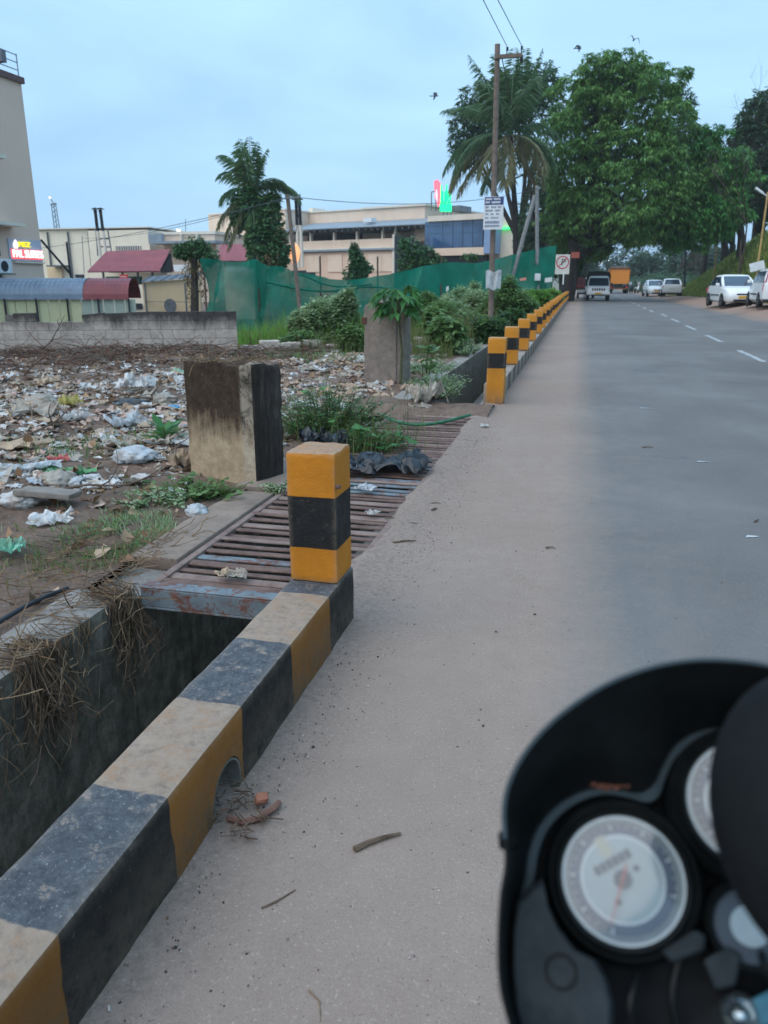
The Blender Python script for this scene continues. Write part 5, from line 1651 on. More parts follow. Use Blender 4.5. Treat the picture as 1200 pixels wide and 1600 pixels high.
mb.hexa([(a[0], -.1, a[1] - .9), (b[0], -.1, b[1]), (b[0], .1, b[1]), (a[0], .1, a[1] - .9), (a[0], -.1, a[1]), (b[0], -.1, b[1] + .95), (b[0], .1, b[1] + .95), (a[0], .1, a[1])])
mb.build('green_word_bar', E_GREEN, sg)
mb = MB()
for (p0, p1) in (((671, 300), (671, 323)), ((678, 296), (678, 324)), ((671, 300), (679, 291)), ((690, 318), (690, 332)), ((702, 322), (702, 334)), ((696, 318), (696, 333))):
    a, b = sp_px(*p0), sp_px(*p1); mb.tube([(a[0], .5, a[1]), (b[0], .5, b[1] - .4)], .07, 5)
mb.build('stand', W_STEEL, sg)
# screen of dark mesh at the corner, overgrown
scr = empty('mesh_screen', at(650, 430, 90), 0, 'dark mesh screen standing before the corner of the shopping building', 'screen')
a, b = at(617, 365, 90), at(668, 375, 90)
mb = MB(); mb.hexa([(a.x - scr.location.x, -.05, -3), (b.x - scr.location.x, -.05, -3), (b.x - scr.location.x, .05, -3), (a.x - scr.location.x, .05, -3), (a.x - scr.location.x, -.05, a.z), (b.x - scr.location.x, -.05, b.z - .6), (b.x - scr.location.x, .05, b.z - .6), (a.x - scr.location.x, .05, a.z)])
scr.location.z = 0; mb.build('mesh_sheet', simple('dark_green_mesh', lin(46, 60, 60), lin(34, 46, 46), 2, .8), scr)
mb = MB()
for x in (a.x, (a.x + b.x) / 2, b.x): mb.tube([(x - scr.location.x, -.08, -3), (x - scr.location.x, -.08, a.z - .3)], .06, 5)
mb.build('frame', W_STEEL, scr)

# --- far cream warehouse at left
F = Frame(at(55, 420, 88), at(330, 420, 88), 'warehouse', 'plain cream warehouse with flat roof and grey side canopy, far behind the awning', 'building')
F.part('wall', W_CREAM, (55, 136, 358, -2.5, .3, 20, 100), (136.5, 232, 361, -2.5, 0, 20, 100))
F.part('wall', W_BEIGE, (232.5, 335, 366, -2.5, 2.0, 20, 300))
F.part('roof_edge', W_TRIM, (55, 232, 356.4, 358, -.1, 20.2, 100), (228, 336, 361.5, 366, 1.8, 20.2, 300))
F.part('canopy_roof', W_GREY, (232, 336, 376, 380, -1.5, 2.4, 300))
F.part('louvre_band', W_STEEL, (180, 219, 384.5, 390, -.12, .1, 200))
for k in range(11): F.part('louvre_post', W_TRIM, (180.4 + 3.7 * k, 181.4 + 3.7 * k, 384, 390.5, -.2, -.05, 200))
for px in (252, 281, 306): F.part('pilaster', W_TRIM, (px, px + 2, 366, 378, 1.6, 2.1, 300))
for px in (72, 104, 136): F.part('panel_joint', W_STEEL, (px, px + .6, 362, -2.0, -.03, .35, 100))
F.part('door_canopy', W_STEEL, (72, 95, 414, 416.5, -1.6, .2, 100)); F.part('doorway', W_YELL, (73, 95, 417, -2.0, -.06, .35, 100))
F.part('small_window', W_DARK, (117, 130, 429, 434, -.08, .3, 100)); F.part('white_board', W_WHITE, (268, 292, 413.5, 424, -1.8, -1.6, 300))
F.part('roof_light', emit('white_roof_lamp', (1, .97, .9, 1), 1.2), (275.5, 278.5, 357.5, 361, 1, 1.5, 300))
F.part('roof_panel_unit', W_GREY, (231, 252, 364, 378, -.6, -.1, 300))

# --- red roofed shed
shed = empty('shed', at(200, 440, 52), 0, 'open shed with a faded red tin roof and green board below', 'shed')
o0 = shed.location.copy(); shed.location.z = 0; o0.z = 0
def S3(px, py, Y): return at(px, py, Y) - o0
A, B, C, D = S3(135, 425, 49), S3(249, 424, 50.5), S3(266, 390, 55), S3(166, 393, 54)
def strips(mb, A, B, C, D, n, m=0, amp=.05, th=.06):
    """corrugated sheet from eave A-B up to ridge D-C"""
    nn = (B - A).cross(D - A).normalized()
    rr = []
    for k in range(n + 1):
        u = k / n; e = nn * (amp if k % 2 else 0)
        rr.append([A.lerp(B, u) + e, D.lerp(C, u) + e])
    mb.loft(rr, m, False, False)
    mb.loft([[p - nn * th for p in r] for r in rr], m, False, False)
mb = MB(); strips(mb, A, B, C, D, 60, 0, .05); mb.build('roof', W_REDROOF, shed)
mb = MB(); E1 = S3(272, 424, 62); E0 = S3(170, 426, 60); strips(mb, E1, E0, D, C, 60, 0, .05); mb.build('roof', W_REDROOF, shed)
mb = MB(); mb.add([B, C - Vector((0, 0, .12)), S3(267, 424, 60)], [(0, 1, 2)]); mb.add([B + Vector((.1, 0, -.1)), S3(267, 424, 60) + Vector((.1, 0, -.1)), C + Vector((.1, 0, -.25))], [(0, 1, 2)]); mb.build('gable', W_DARK, shed)
for px in (161, 191, 215, 238): 
    a = S3(px, 424, 51); mb = MB(); mb.tube([(a.x, a.y, -2), a], .09, 6); mb.build('post', W_STEEL, shed)
mb = MB(); a, b = S3(165, 432, 52.5), S3(222, 444, 52.5); mb.span((a.x, a.y, b.z), (b.x, a.y + .1, a.z)); mb.build('green_board', W_GREENBAND, shed)
mb = MB(); a, b = S3(200, 426, 58), S3(262, 470, 58); mb.span((a.x - 4, a.y, -2.4), (b.x, a.y + .2, a.z)); mb.build('back_wall', W_CREAM, shed)
brd = empty('notice_board', at(194, 445, 47), 0, 'red notice board with faint lines standing above the wine red awning end', 'sign'); o1 = brd.location.copy()
a, b = at(187, 429, 47) - o1, at(201, 446, 47) - o1
mb = MB(); mb.span((a.x, -.03, b.z), (b.x, .03, a.z)); mb.build('panel', W_RED, brd)
for k, (w, cc) in enumerate(((.8, W_WHITE), (.7, simple('yellow_ink', lin(230, 190, 90))), (.75, W_WHITE), (.5, W_WHITE))):
    mb = MB(); z = a.z - (a.z - b.z) * (.2 + .2 * k); mid_ = (a.x + b.x) / 2; w *= (b.x - a.x) / 2
    for j in range(5): mb.span((mid_ - w + j * w * .4, -.036, z - .02), (mid_ - w + j * w * .4 + w * .3, -.031, z + .03))
    mb.build('print_line', cc, brd)
mb = MB(); mb.tube([((a.x + b.x) / 2, .06, -2.4 - o1.z), ((a.x + b.x) / 2, .06, a.z - .05)], .04, 6); mb.build('pole', W_STEEL, brd)

# second red roof behind the net
s2 = empty('shed', at(370, 420, 50), 0, 'second faded red tin roof showing just behind the green net by the creeper-hung palm', 'shed'); o0 = s2.location.copy(); s2.location.z = 0; o0.z = 0
A, B, C, D = S3(338, 408, 48), S3(402, 408, 48), S3(402, 381, 53), S3(344, 382, 53)
mb = MB(); strips(mb, A, B, C, D, 40, 0, .04); mb.build('roof', W_REDROOF, s2)
mb = MB(); mb.span((A.x + .3, 48.4 - o0.y, -2.4), (B.x - .2, 48.6 - o0.y, A.z - .05)); mb.build('wall', W_CREAM, s2)
mb = MB(); a, b = S3(352, 417, 47.6), S3(394, 425, 47.6); mb.span((a.x, a.y, b.z), (b.x, a.y + .1, a.z)); mb.build('ventilator', W_WHITE, s2)

# --- buff compound wall
cw = empty('compound_wall', at(225, 470, 43), 0, 'buff rendered compound wall with grey sheet lying along its top', 'wall'); o0 = cw.location.copy(); cw.location.z = 0; o0.z = 0
a, b = S3(222, 442, 43), S3(310, 435, 44)
mb = MB(); mb.hexa([(a.x, a.y, -2.2), (b.x, b.y, -2.2), (b.x, b.y + .25, -2.2), (a.x, a.y + .25, -2.2), (a.x, a.y, a.z), (b.x, b.y, b.z), (b.x, b.y + .25, b.z), (a.x, a.y + .25, a.z)]); mb.build('wall_panel', W_YELL, cw)
for px in (226, 289):
    q = S3(px, 441, 42.9); mb = MB(); mb.span((q.x - .05, q.y - .04, -2.2), (q.x + .05, q.y, a.z)); mb.build('pipe', W_STEEL, cw)
mb = MB(); rr = []
for k in range(41):
    u = k / 40; p = a.lerp(b, u) + Vector((0, 0, .04 + .03 * math.sin(k * 2.2) + (.05 if k % 2 else 0)))
    rr.append([p + Vector((0, -.25, -.02)), p + Vector((0, .9, .30))])
mb.loft(rr, cap=False, closed=False); mb.build('sheet_cover', W_STEEL, cw)
mb = MB(); q = S3(266, 478, 42.95); mb.disc(.42, 12, Matrix.Translation(q) @ Matrix.Rotation(R(90), 4, 'X')); mb.build('cement_patch', W_STEEL, cw)
mb = MB(); mb.span((a.x + .1, a.y - .03, S3(240, 471, 43).z - .03), (b.x - .1, a.y - .01, S3(240, 471, 43).z)); mb.build('ledge_line', W_STEEL, cw)
# low buff wall left of it, behind
cw2 = empty('compound_wall', at(205, 460, 50), 0, 'lower cream wall below the shed, right of the wine red awning end', 'wall'); o0 = cw2.location.copy(); cw2.location.z = 0; o0.z = 0
a, b = S3(190, 445, 50), S3(228, 484, 50); mb = MB(); mb.span((a.x - 3, a.y, -2.4), (b.x, a.y + .2, a.z)); mb.build('wall_panel', W_CREAM, cw2)
mb = MB(); q, r_ = S3(198, 474, 49.9), S3(223, 483, 49.9); mb.span((q.x, q.y - .05, r_.z), (r_.x, q.y, q.z)); mb.build('low_grille', W_DARK, cw2)

# --- hotel at the left edge (its road side wall is seen)
hx = -24.62
hotel = empty('hotel', (hx, 24, 0), 0, 'tall grey-white hotel block with lit sign and air conditioner at the left edge', 'building')
def HB(name, mat, x0, x1, y0, y1, z0, z1, bevel=0):
    mb = MB(); mb.span((x0 - hx, y0 - 24, z0), (x1 - hx, y1 - 24, z1)); return mb.build(name, mat, hotel, bevel=bevel)
HB('wall', W_HOTEL, hx - 14, hx, 12, 33, -2, 9.75)
HB('parapet_band', simple('brown_coping', lin(112, 84, 82), lin(90, 66, 64), 2, .7), hx - 14.1, hx + .12, 11.9, 33.1, 9.75, 10.0)
mb = MB()
for z in (10.25, 10.55, 10.85): mb.tube([(.0, 12 - 24, z), (.0, 32.9 - 24, z)], .022, 5)
for k in range(12): mb.tube([(.0, 32.9 - 1.9 * k - 24, 10.0), (.0, 32.9 - 1.9 * k - 24, 10.9)], .025, 5)
mb.build('roof_railing', W_STEEL, hotel)
HB('roof_lamp', W_STEEL, hx - .1, hx + .25, 31.6, 31.9, 10.3, 10.75)
HB('sunshade', W_TRIM, hx, hx + .65, 26, 30.6, 6.35, 6.5); HB('sunshade', W_TRIM, hx, hx + .75, 26.2, 31.15, 3.68, 3.82)
HB('window', W_GLASS, hx - .02, hx + .03, 26.5, 30.2, 2.45, 3.55); HB('window', W_GLASS, hx - .02, hx + .03, 26.5, 29.8, 5.1, 6.2)
HB('sign_board', simple('pale_sign_board', lin(186, 192, 206), lin(170, 176, 192), 1, .5), hx, hx + .06, 30.75, 32.95, 2.28, 3.2)
HB('ledge', W_TRIM, hx, hx + .12, 31.0, 33, 2.18, 2.25)
E_YEL = emit('yellow_letter_light', (.95, .80, .02, 1), 1.1); E_WHT = emit('white_letter_light', (1, .92, .90, 1), 1.3); E_REDG = emit('red_letter_halo', (1, .10, .12, 1), 1.0)
def hsign(body, size, mat, yc, zc, wid, name, ext=.03, off=.1):
    t = text_mesh(name, body, size, mat, hotel, ext)
    xs = [v.co.x for v in t.data.vertices]; k = wid / (max(xs) - min(xs)); cx = (max(xs) + min(xs)) / 2
    for v in t.data.vertices: v.co.x = (v.co.x - cx) * k
    t.rotation_euler = (R(90), 0, R(90)); t.location = (off, yc - 24, zc); return t
hsign('PAL SUITES', .46, E_WHT, 31.88, 2.56, 2.0, 'lettering', .03, .13); 
HB('letter_halo', E_REDG, hx + .06, hx + .085, 30.84, 32.93, 2.36, 2.76)  # red halo of the lit letters, built as a glowing slab
hsign('MEZ', .30, E_YEL, 31.75, 2.97, .78, 'lettering', .03, .1)
mb = MB(); mb.prism([(31.03 - 24, 2.95), (31.18 - 24, 3.16), (31.30 - 24, 2.98), (31.24 - 24, 2.80), (31.08 - 24, 2.80)], 'x', .06, .12); mb.build('logo', E_WHT, hotel)
for y0 in (28.7, 29.75):
    ac = empty('air_conditioner', (.42, y0 - 24, 1.72), 0); ac.parent = hotel
    mb = MB(); mb.span((-.18, -.40, 0), (.16, .40, .58)); mb.build('casing', W_WHITE, ac, bevel=.02)
    mb = MB(); mb.lathe([(.22, 0), (.22, .02), (.0001, .02)], 20, Matrix.Translation((.16, -.08, .29)) @ Matrix.Rotation(R(90), 4, 'Y')); mb.build('fan_grille', W_DARK, ac)
    mb = MB(); mb.span((-.42, -.45, -.06), (.25, .45, -.01)); mb.build('bracket', W_STEEL, ac)
HB('base_roof', W_STEEL, hx, hx + 2.2, 26, 33.6, 1.30, 1.38)
# --- arched awning and sheet fence in front of the hotel
aw = empty('arched_awning', (-19, 27, 0), 0, 'long arched blue awning with a wine red end bay over a pale sheet fence', 'awning')
a0, a1 = Vector((-26.2, 25.0, 0)), Vector((-17.35, 28.2, 0))
axd = (a1 - a0).normalized(); axn = Vector((-axd.y, axd.x, 0)); LEN = (a1 - a0).length
def arch(u0, u1, mat, name, zb=.70, h=.80, w=2.6):
    n = max(2, int((u1 - u0) / .09)); rr = []
    for k in range(n + 1):
        s = u0 + (u1 - u0) * k / n; r2 = .025 if k % 2 else 0
        rr.append([Vector((a0 + axd * s + axn * (w / 2 - w / 2 * math.cos(a)) + Vector((0, 0, zb + (h + r2) * math.sin(a)))) - aw.location) for a in [R(180 * j / 12) for j in range(13)]])
    mb = MB(); mb.loft(rr, cap=False, closed=False); return mb.build(name, mat, aw)
arch(0, LEN - 1.75, W_BLUEROOF, 'blue_roof'); arch(LEN - 1.74, LEN, W_WINE, 'red_roof')
k = 0; s = 0
while s < LEN - .05:
    w = .42
    p = a0 + axd * (s + w / 2) - axn * -.15 - Vector(aw.location)
    mb = MB(); mb.box((p.x, p.y, -.55), (w - .025, .03, 2.5), Matrix.Rotation(math.atan2(axd.y, axd.x), 3, 'Z')); mb.build('fence_sheet', W_PANEL2 if s > LEN - 2.1 else W_PANEL, aw)
    s += w; k += 1
for q in range(9):
    p = a0 + axd * (LEN * q / 8) + axn * .02 - Vector(aw.location); mb = MB(); mb.tube([(p.x, p.y, -1.8), (p.x, p.y, .74)], .04, 6); mb.build('post', W_DARK, aw)
# props: leaning strut and posts beside the hotel
mb = MB(); mb.tube([at(64, 375, 34), at(111, 429, 34)], .06, 6); tag(mb.build('strut', W_DARK), 'black diagonal strut leaning from the hotel corner down to a short post', 'strut')
mb = MB(); mb.tube([at(104, 378, 34), at(112, 445, 34)], .05, 6); tag(mb.build('short_post', W_DARK), 'short black post at the foot of the diagonal strut', 'post')

# --- exhaust stacks and mast
def stacks(px0, pxs, ytop, ybot, Y, label, scaffold=True):
    e = empty('exhaust_stack', at(px0, ybot, Y), 0, label, 'chimney'); o0 = e.location.copy()
    for (xt, xb) in pxs:
        a, b = at(xt, ytop, Y) - o0, at(xb, ybot, Y) - o0
        mb = MB(); d = a - b
        mb.tube([b - d * .2, b + d * .55], (.125 * Y / 60), 10, 0); mb.tube([b + d * .55, b + d * .94, b + d * .97, a], [(.125 * Y / 60), (.125 * Y / 60), .16 * Y / 60, .06 * Y / 60], 10, 1); mb.build('flue', [W_TRIM, W_DARK], e, True)
        mb = MB(); mb.lathe([(.34 * Y / 60, 0), (.12 * Y / 60, .14)], 12, Matrix.Translation(a)); mb.disc(.34 * Y / 60, 12, Matrix.Translation(a)); mb.build('rain_cap', W_DARK, e)
    if scaffold:
        mb = MB()
        for (p, q) in (((168, 357), (174, 392)), ((150, 358), (153, 400)), ((152, 357), (170, 358)), ((152, 373), (171, 373)), ((154, 385), (173, 386)), ((160, 357), (166, 392))): mb.tube([at(*p, Y + .2) - o0, at(*q, Y + .2) - o0], .07, 5)
        mb.build('scaffold', W_STEEL, e)
stacks(158, ((148.5, 157), (156.5, 166)), 327, 402, 70, 'pair of black-topped exhaust flues in scaffolding above the red roofed shed')
stacks(470, ((462.5, 466), (467.5, 472)), 312, 400, 62, 'pair of pale exhaust flues with black tops behind the leaning wooden pole', False)
e = empty('radio_mast', at(98, 430, 110), 0, 'slim lattice radio mast with a small lamp on its tip, beyond the hotel', 'mast'); o0 = e.location.copy()
mb = MB(); tops = [at(80, 318, 110), at(87, 318, 110), at(84, 318, 111)]; bots = [at(93, 425, 110), at(104, 425, 110), at(98, 425, 112)]
for k in range(3): mb.tube([bots[k] - o0, tops[k] - o0], .07, 4)
for j in range(14):
    u, v = j / 14, (j + 1) / 14
    for k in range(3): mb.tube([bots[k].lerp(tops[k], u) - o0, bots[(k + 1) % 3].lerp(tops[(k + 1) % 3], v) - o0], .035, 3)
mb.build('lattice', W_STEEL, e, fix=False)
mb = MB(); mb.tube([tops[2] - o0, at(78, 309, 110) - o0], .06, 5); mb.tube([at(79, 319, 110) - o0, at(88, 318, 110) - o0], .10, 5); mb.build('antenna', W_STEEL, e)
mb = MB(); mb.lathe([(.0001, -.2), (.2, 0), (.0001, .2)], 8, Matrix.Translation(at(78, 309, 110) - o0)); mb.build('lamp', emit('mast_lamp', (1, .85, .8, 1), 1.5), e)
# lightning rods and roof aerial
for (px, y0, y1, Y, lb) in ((128, 368, 430, 80, 'thin grey aerial rod standing against the warehouse wall'), (290, 342, 362, 90, 'thin aerial rod on the warehouse roof')):
    mb = MB(); mb.tube([at(px, y0, Y), at(px + 4 if px < 200 else px, y1, Y)], .04, 5); tag(mb.build('aerial', W_STEEL), lb, 'aerial')

# ------------------------------------------------------------------ green shade net
def netmat():
    t = NT('green_shade_net')
    p = t.P()
    t.color(t.ramp(t.noise(p, 1.1, 6, .7, .6), [(.3, lin(0, 94, 74)), (.55, lin(0, 126, 102)), (.75, lin(14, 146, 120))]))
    t.rough(.6); t.spec(.3)
    tr = t.n.new('ShaderNodeBsdfTranslucent'); tr.inputs['Color'].default_value = lin(0, 150, 120)
    m1 = t.n.new('ShaderNodeMixShader'); m1.inputs[0].default_value = .3
    t.l.new(t.b.outputs[0], m1.inputs[1]); t.l.new(tr.outputs[0], m1.inputs[2])
    tp = t.n.new('ShaderNodeBsdfTransparent')
    m2 = t.n.new('ShaderNodeMixShader'); t.l.new(t.rng(t.noise(p, .4, 3), .45, .7, .06, .26), m2.inputs[0])
    t.l.new(m1.outputs[0], m2.inputs[1]); t.l.new(tp.outputs[0], m2.inputs[2]); t.l.new(m2.outputs[0], t.n['Material Output'].inputs['Surface'])
    return t.mat
M_NET = netmat()
net = empty('shade_net', (-10, 40, 0), 0, 'long sagging green shade net fence across the back of the grassy plot', 'net')
top = [(312, 403), (330, 405), (352, 408), (380, 409), (402, 405), (412, 414), (440, 417), (470, 425), (500, 433), (530, 437), (560, 436), (590, 431), (620, 426), (650, 419), (680, 413), (710, 410), (740, 411), (770, 407), (800, 398), (830, 392), (866, 383)]
def netY(px): return 35 + 17 * ((px - 312) / 554) ** 1.2
tp = resample([(x, y, 0) for x, y in top], 150)
rr = []
for i, q in enumerate(tp):
    P0 = at(q.x, q.y, netY(q.x)); col = []
    for j in range(15):
        v = j / 14
        z = P0.z + (-1.5 - P0.z) * v
        f = mnoise.noise(Vector((i * .11, v * 1.2, 3))) * .5 + mnoise.noise(Vector((i * .35 + v * 1.6, v * 2.2, 7))) * .22
        sag = .30 * math.sin(v * math.pi) * math.sin(i * .24 + v * 5) 
        col.append((P0.x + 10 + f * .6, P0.y - 40 + f * 1.5 + sag * 1.4, z))
    rr.append(col)
mb = MB(); mb.loft(rr, cap=False, closed=False); mb.build('net_sheet', M_NET, net, True, fix=False)
# gathered folds hanging along the middle of the sheet
for (pts, r) in ((((415, 440), (470, 452), (520, 455), (575, 448), (620, 452)), .06), (((402, 407), (408, 440), (412, 478)), .10), (((640, 462), (700, 468), (745, 458), (790, 450)), .07), (((470, 428), (520, 447), (580, 444)), .05)):
    mb = MB(); mb.tube([Vector(at(q.x, q.y, netY(q.x) - .45)) - net.location for q in resample([(x, y, 0) for x, y in pts], 20)], r, 6); mb.build('net_fold', M_NET, net, True, fix=False)
for px in (318, 402, 500, 590, 690, 780, 864):
    a = at(px, 410, netY(px) + .25); mb = MB(); mb.tube([(a.x + 10, a.y - 40, -1.6), (a.x + 10, a.y - 40, a.z + .3)], .05, 6); mb.build('post', M_DEAD, net)
# scraps hung on the net
for (px, py, w, h, mt, lb) in ((857, 438, 11, 7, W_WHITE, 'small white notice pinned to the net near the trees'), (699, 452, 4, 7, W_WHITE, 'tiny white tag hanging on the middle of the net'), (817, 437, 10, 4, simple('pale_red_flag', lin(220, 150, 136)), 'small pinkish pennant hanging by the net')):
    Y = netY(px) - .8; a, b = at(px - w / 2, py - h / 2, Y), at(px + w / 2, py + h / 2, Y); mb = MB()
    mb.hexa([(a.x, Y, b.z), (b.x, Y, b.z + .05), (b.x, Y + .02, b.z + .05), (a.x, Y + .02, b.z), (a.x, Y, a.z), (b.x, Y, a.z + .06), (b.x, Y + .02, a.z + .06), (a.x, Y + .02, a.z)]); tag(mb.build('notice', mt), lb, 'notice')
# ------------------------------------------------------------------ trees
L_MANGO = leafmat('mango_leaf', [lin(44, 82, 42), lin(68, 112, 54), lin(98, 144, 72), lin(128, 170, 94), lin(156, 188, 116)], .42, .42, .45)
L_MANGO2 = leafmat('mango_leaf_fresh', [lin(44, 100, 48), lin(68, 134, 66), lin(96, 160, 82), lin(146, 170, 100)], .3, .42, .5)
L_DARK = leafmat('dark_tree_leaf', [lin(40, 66, 54), lin(56, 88, 68), lin(74, 108, 80), lin(96, 128, 98)], .32, .5, .4)
L_FAR = leafmat('far_tree_leaf', [lin(42, 68, 54), lin(58, 88, 68), lin(80, 108, 84)], .25, .6, .3)
L_PALM = leafmat('palm_leaflet', [lin(84, 118, 96), lin(112, 146, 112), lin(146, 170, 128)], .45, .45, .8)
L_PALMDRY = leafmat('dry_palm_leaflet', [lin(112, 116, 88), lin(144, 142, 108), lin(168, 160, 126)], .3, .6, .8)
L_CREEP = leafmat('creeper_leaf', [lin(34, 74, 46), lin(54, 102, 62), lin(82, 128, 80), lin(118, 136, 92)], .3, .5, .8)
L_CREEPDRY = leafmat('dry_creeper_leaf', [lin(92, 76, 56), lin(128, 108, 80), lin(150, 134, 100)], .2, .7, .8)
L_OLIVE = leafmat('olive_leaf', [lin(58, 76, 44), lin(84, 100, 58), lin(110, 122, 76)], .3, .5, .6)
M_BARK = simple('tree_bark', lin(88, 76, 66), lin(48, 42, 38), 5, .9, .6, 20)
M_BARK_D = simple('dark_tree_bark', lin(58, 52, 48), lin(30, 28, 28), 5, .9, .6, 20)
M_BARK_P = simple('pale_tree_bark', lin(140, 128, 118), lin(96, 88, 82), 5, .9, .6, 20)

def sinoise(P, s, seed):
    r = np.random.default_rng(seed); out = 0
    for k in range(5):
        w = r.normal(size=3); w /= np.linalg.norm(w)
        out = out + np.sin((P @ w) * s * (1 + .5 * k) + r.uniform(0, 6.28)) / (1 + .35 * k)
    return out / 2.2

def crown_points(blobs, n, surf=.45, gap=-.35, s=1.0, seed=1):
    """points through the volume of several ellipsoids, denser near their skins, with gaps"""
    B = np.array([b[:3] for b in blobs], float); Rr = np.array([(b[3:6] if len(b) >= 6 else (b[3],) * 3) for b in blobs], float)
    w = (Rr[:, 0] * Rr[:, 1] * Rr[:, 2]) ** (2 / 3); w /= w.sum()
    k = RNG.choice(len(blobs), size=int(n * 1.9), p=w)
    d = rnd_dirs(len(k))
    rad = surf + (1 - surf) * RNG.random(len(k)) ** .6
    lump = 1 + .13 * sinoise(d * 3 + B[k] * .7, 1.9, seed + 5)
    P = B[k] + d * Rr[k] * (rad * lump)[:, None]
    keep = sinoise(P, s, seed) > gap + RNG.normal(0, .18, len(k))
    # drop the points deep inside another blob
    P, d = P[keep], d[keep]
    return P[:n], d[:n]

def rosettes(P, out, k, L, W, droop=.5, fold=.2, bend=.25):
    """k leaves around each twig tip"""
    n = len(P)
    a = RNG.uniform(0, 2 * np.pi, (n, k)); 
    d = np.stack([np.cos(a), np.sin(a), RNG.normal(-droop, .35, (n, k))], -1) + out[:, None, :] * .45
    sv = np.stack([-np.sin(a), np.cos(a), RNG.normal(0, .25, (n, k))], -1)
    base = np.repeat(P[:, None, :], k, 1) + RNG.normal(0, .03, (n, k, 3))
    LL = RNG.uniform(L[0], L[1], n * k)
    return leaf_arrays(base.reshape(-1, 3), d.reshape(-1, 3), sv.reshape(-1, 3), LL, LL * W * RNG.uniform(.8, 1.2, n * k), fold, bend)

def limb_tree(mb, foot, targets, r0, seed, bow=.25):
    rr = random.Random(seed); foot = Vector(foot)
    for t in targets:
        t = Vector(t[:3]); 
        m = foot.lerp(t, .5) + Vector((rr.gauss(0, bow), rr.gauss(0, bow), bow * 2))
        pts = [foot.lerp(m, u).lerp(m.lerp(t, u), u) for u in [i / 8 for i in range(9)]]
        mb.tube(pts, [r0 * (1 - .82 * i / 8) for i in range(9)], 7)
        for j in range(3):
            u = rr.randint(4, 7); e = pts[u] + Vector((rr.gauss(0, 1), rr.gauss(0, 1), rr.uniform(.2, 1.2))) * (t - foot).length * .16
            mb.tube([pts[u], pts[u].lerp(e, .5) + Vector((0, 0, .1)), e], [r0 * .3, r0 * .2, r0 * .08], 5)

def tree(name, label, foot, fork, blobs, n, k, L, W, leaf, bark, r0, droop=.5, gap=-.35, surf=.45, seed=1, s=1.0, cat='tree', group=None):
    foot = Vector(foot)
    e = empty(name, foot, 0, label, cat, group)
    rb = [tuple(Vector(b[:3]) - foot) + tuple(b[3:]) for b in blobs]
    mb = MB(); fk = Vector(fork) - foot
    mb.tube([(0, 0, -.6), (0, 0, 0), fk * .5 + Vector((.1, 0, 0)), fk], [r0 * 1.35, r0 * 1.15, r0 * .95, r0 * .85], 10)
    limb_tree(mb, fk, rb, r0 * .62, seed)
    mb.build('trunk', bark, e, True)
    P, d = crown_points(rb, n, surf, gap, s, seed)
    V, F = rosettes(P, d, k, L, W, droop)
    link('crown', np_mesh('crown', V, F, leaf), e)
    return e
def blob(px, py, Y, rx, rz=None, ry=None):
    """ellipsoid centred on what is seen at a pixel; radii in photo pixels at that distance"""
    c = at(px, py, Y); m = Y / 1200 * 1.0
    return (c.x, c.y, c.z, rx * m, (ry or rx) * m * .9, (rz or rx) * m)

def lumpy(blobs, r, per, n, k, L, W, droop, seed):
    """crown made of many drooping leaf clumps set over the skins of its main masses"""
    rr = np.random.default_rng(seed)
    Ps, Ds = [], []
    C0 = np.array([b[:3] for b in blobs]).mean(0)
    for b in blobs:
        c, rad = np.array(b[:3]), np.array(b[3:6])
        m = max(4, int(per * (rad[0] * rad[2])))
        for _ in range(m):
            d = rr.normal(size=3); d /= np.linalg.norm(d)
            if d[2] < -.55 and rr.random() < .5: continue
            lc = c + d * rad * rr.uniform(.72, 1.02); lr = r * rr.uniform(.6, 1.25)
            dd = rr.normal(size=(n, 3)); dd[:, 2] = np.abs(dd[:, 2]) * 1.1 - .35; dd += d * .9
            dd /= np.linalg.norm(dd, axis=1, keepdims=True)
            Ps.append(lc + dd * lr * np.array([1, 1, .75]) * rr.uniform(.55, 1, (n, 1))); Ds.append(dd)
        q = rr.normal(size=(n * 16, 3)); q /= np.linalg.norm(q, axis=1, keepdims=True)      # fill inside
        Ps.append(c + q * rad * rr.uniform(.35, .9, (n * 16, 1))); Ds.append(q)
    return rosettes(np.concatenate(Ps), np.concatenate(Ds), k, L, W, droop, .2, .3)

# big mango over the road
Ym = 62
fm = at(884, 462, 61); fm.z = 0
mango = [blob(960, 190, Ym, 78, 82), blob(1010, 230, Ym - 1, 75, 95), blob(930, 270, Ym - 1, 72, 100), blob(985, 300, Ym - 3, 80, 75), blob(905, 200, Ym + 1, 52, 70), blob(885, 320, Ym, 30, 56), blob(1075, 290, Ym, 60, 56), blob(1045, 245, Ym, 34, 56),
         blob(920, 340, Ym, 50, 50), blob(1010, 340, Ym - 2, 60, 32), blob(895, 385, Ym + 1, 26, 30), blob(1060, 335, Ym + 1, 46, 34), blob(1000, 365, Ym - 1, 44, 16), blob(930, 385, Ym, 34, 22), blob(935, 140, Ym, 42, 40), blob(985, 128, Ym, 40, 30)]
e = tree('mango_tree', 'huge leafy mango tree arching over the road behind the no parking sign', fm, (fm.x + .3, fm.y, 3.2), mango, 6200, 9, (.26, .42), .24, L_MANGO, M_BARK_D, .55, .75, -.5, .55, 3, .9)
cr_ = [c for c in e.children if c.name.startswith('crown')][0]
V, F = lumpy([tuple(Vector(b[:3]) - fm) + tuple(b[3:]) for b in mango], .95, 3.1, 20, 9, (.26, .44), .26, .75, 4)
cr_.data = np_mesh('crown', V, F, L_MANGO)
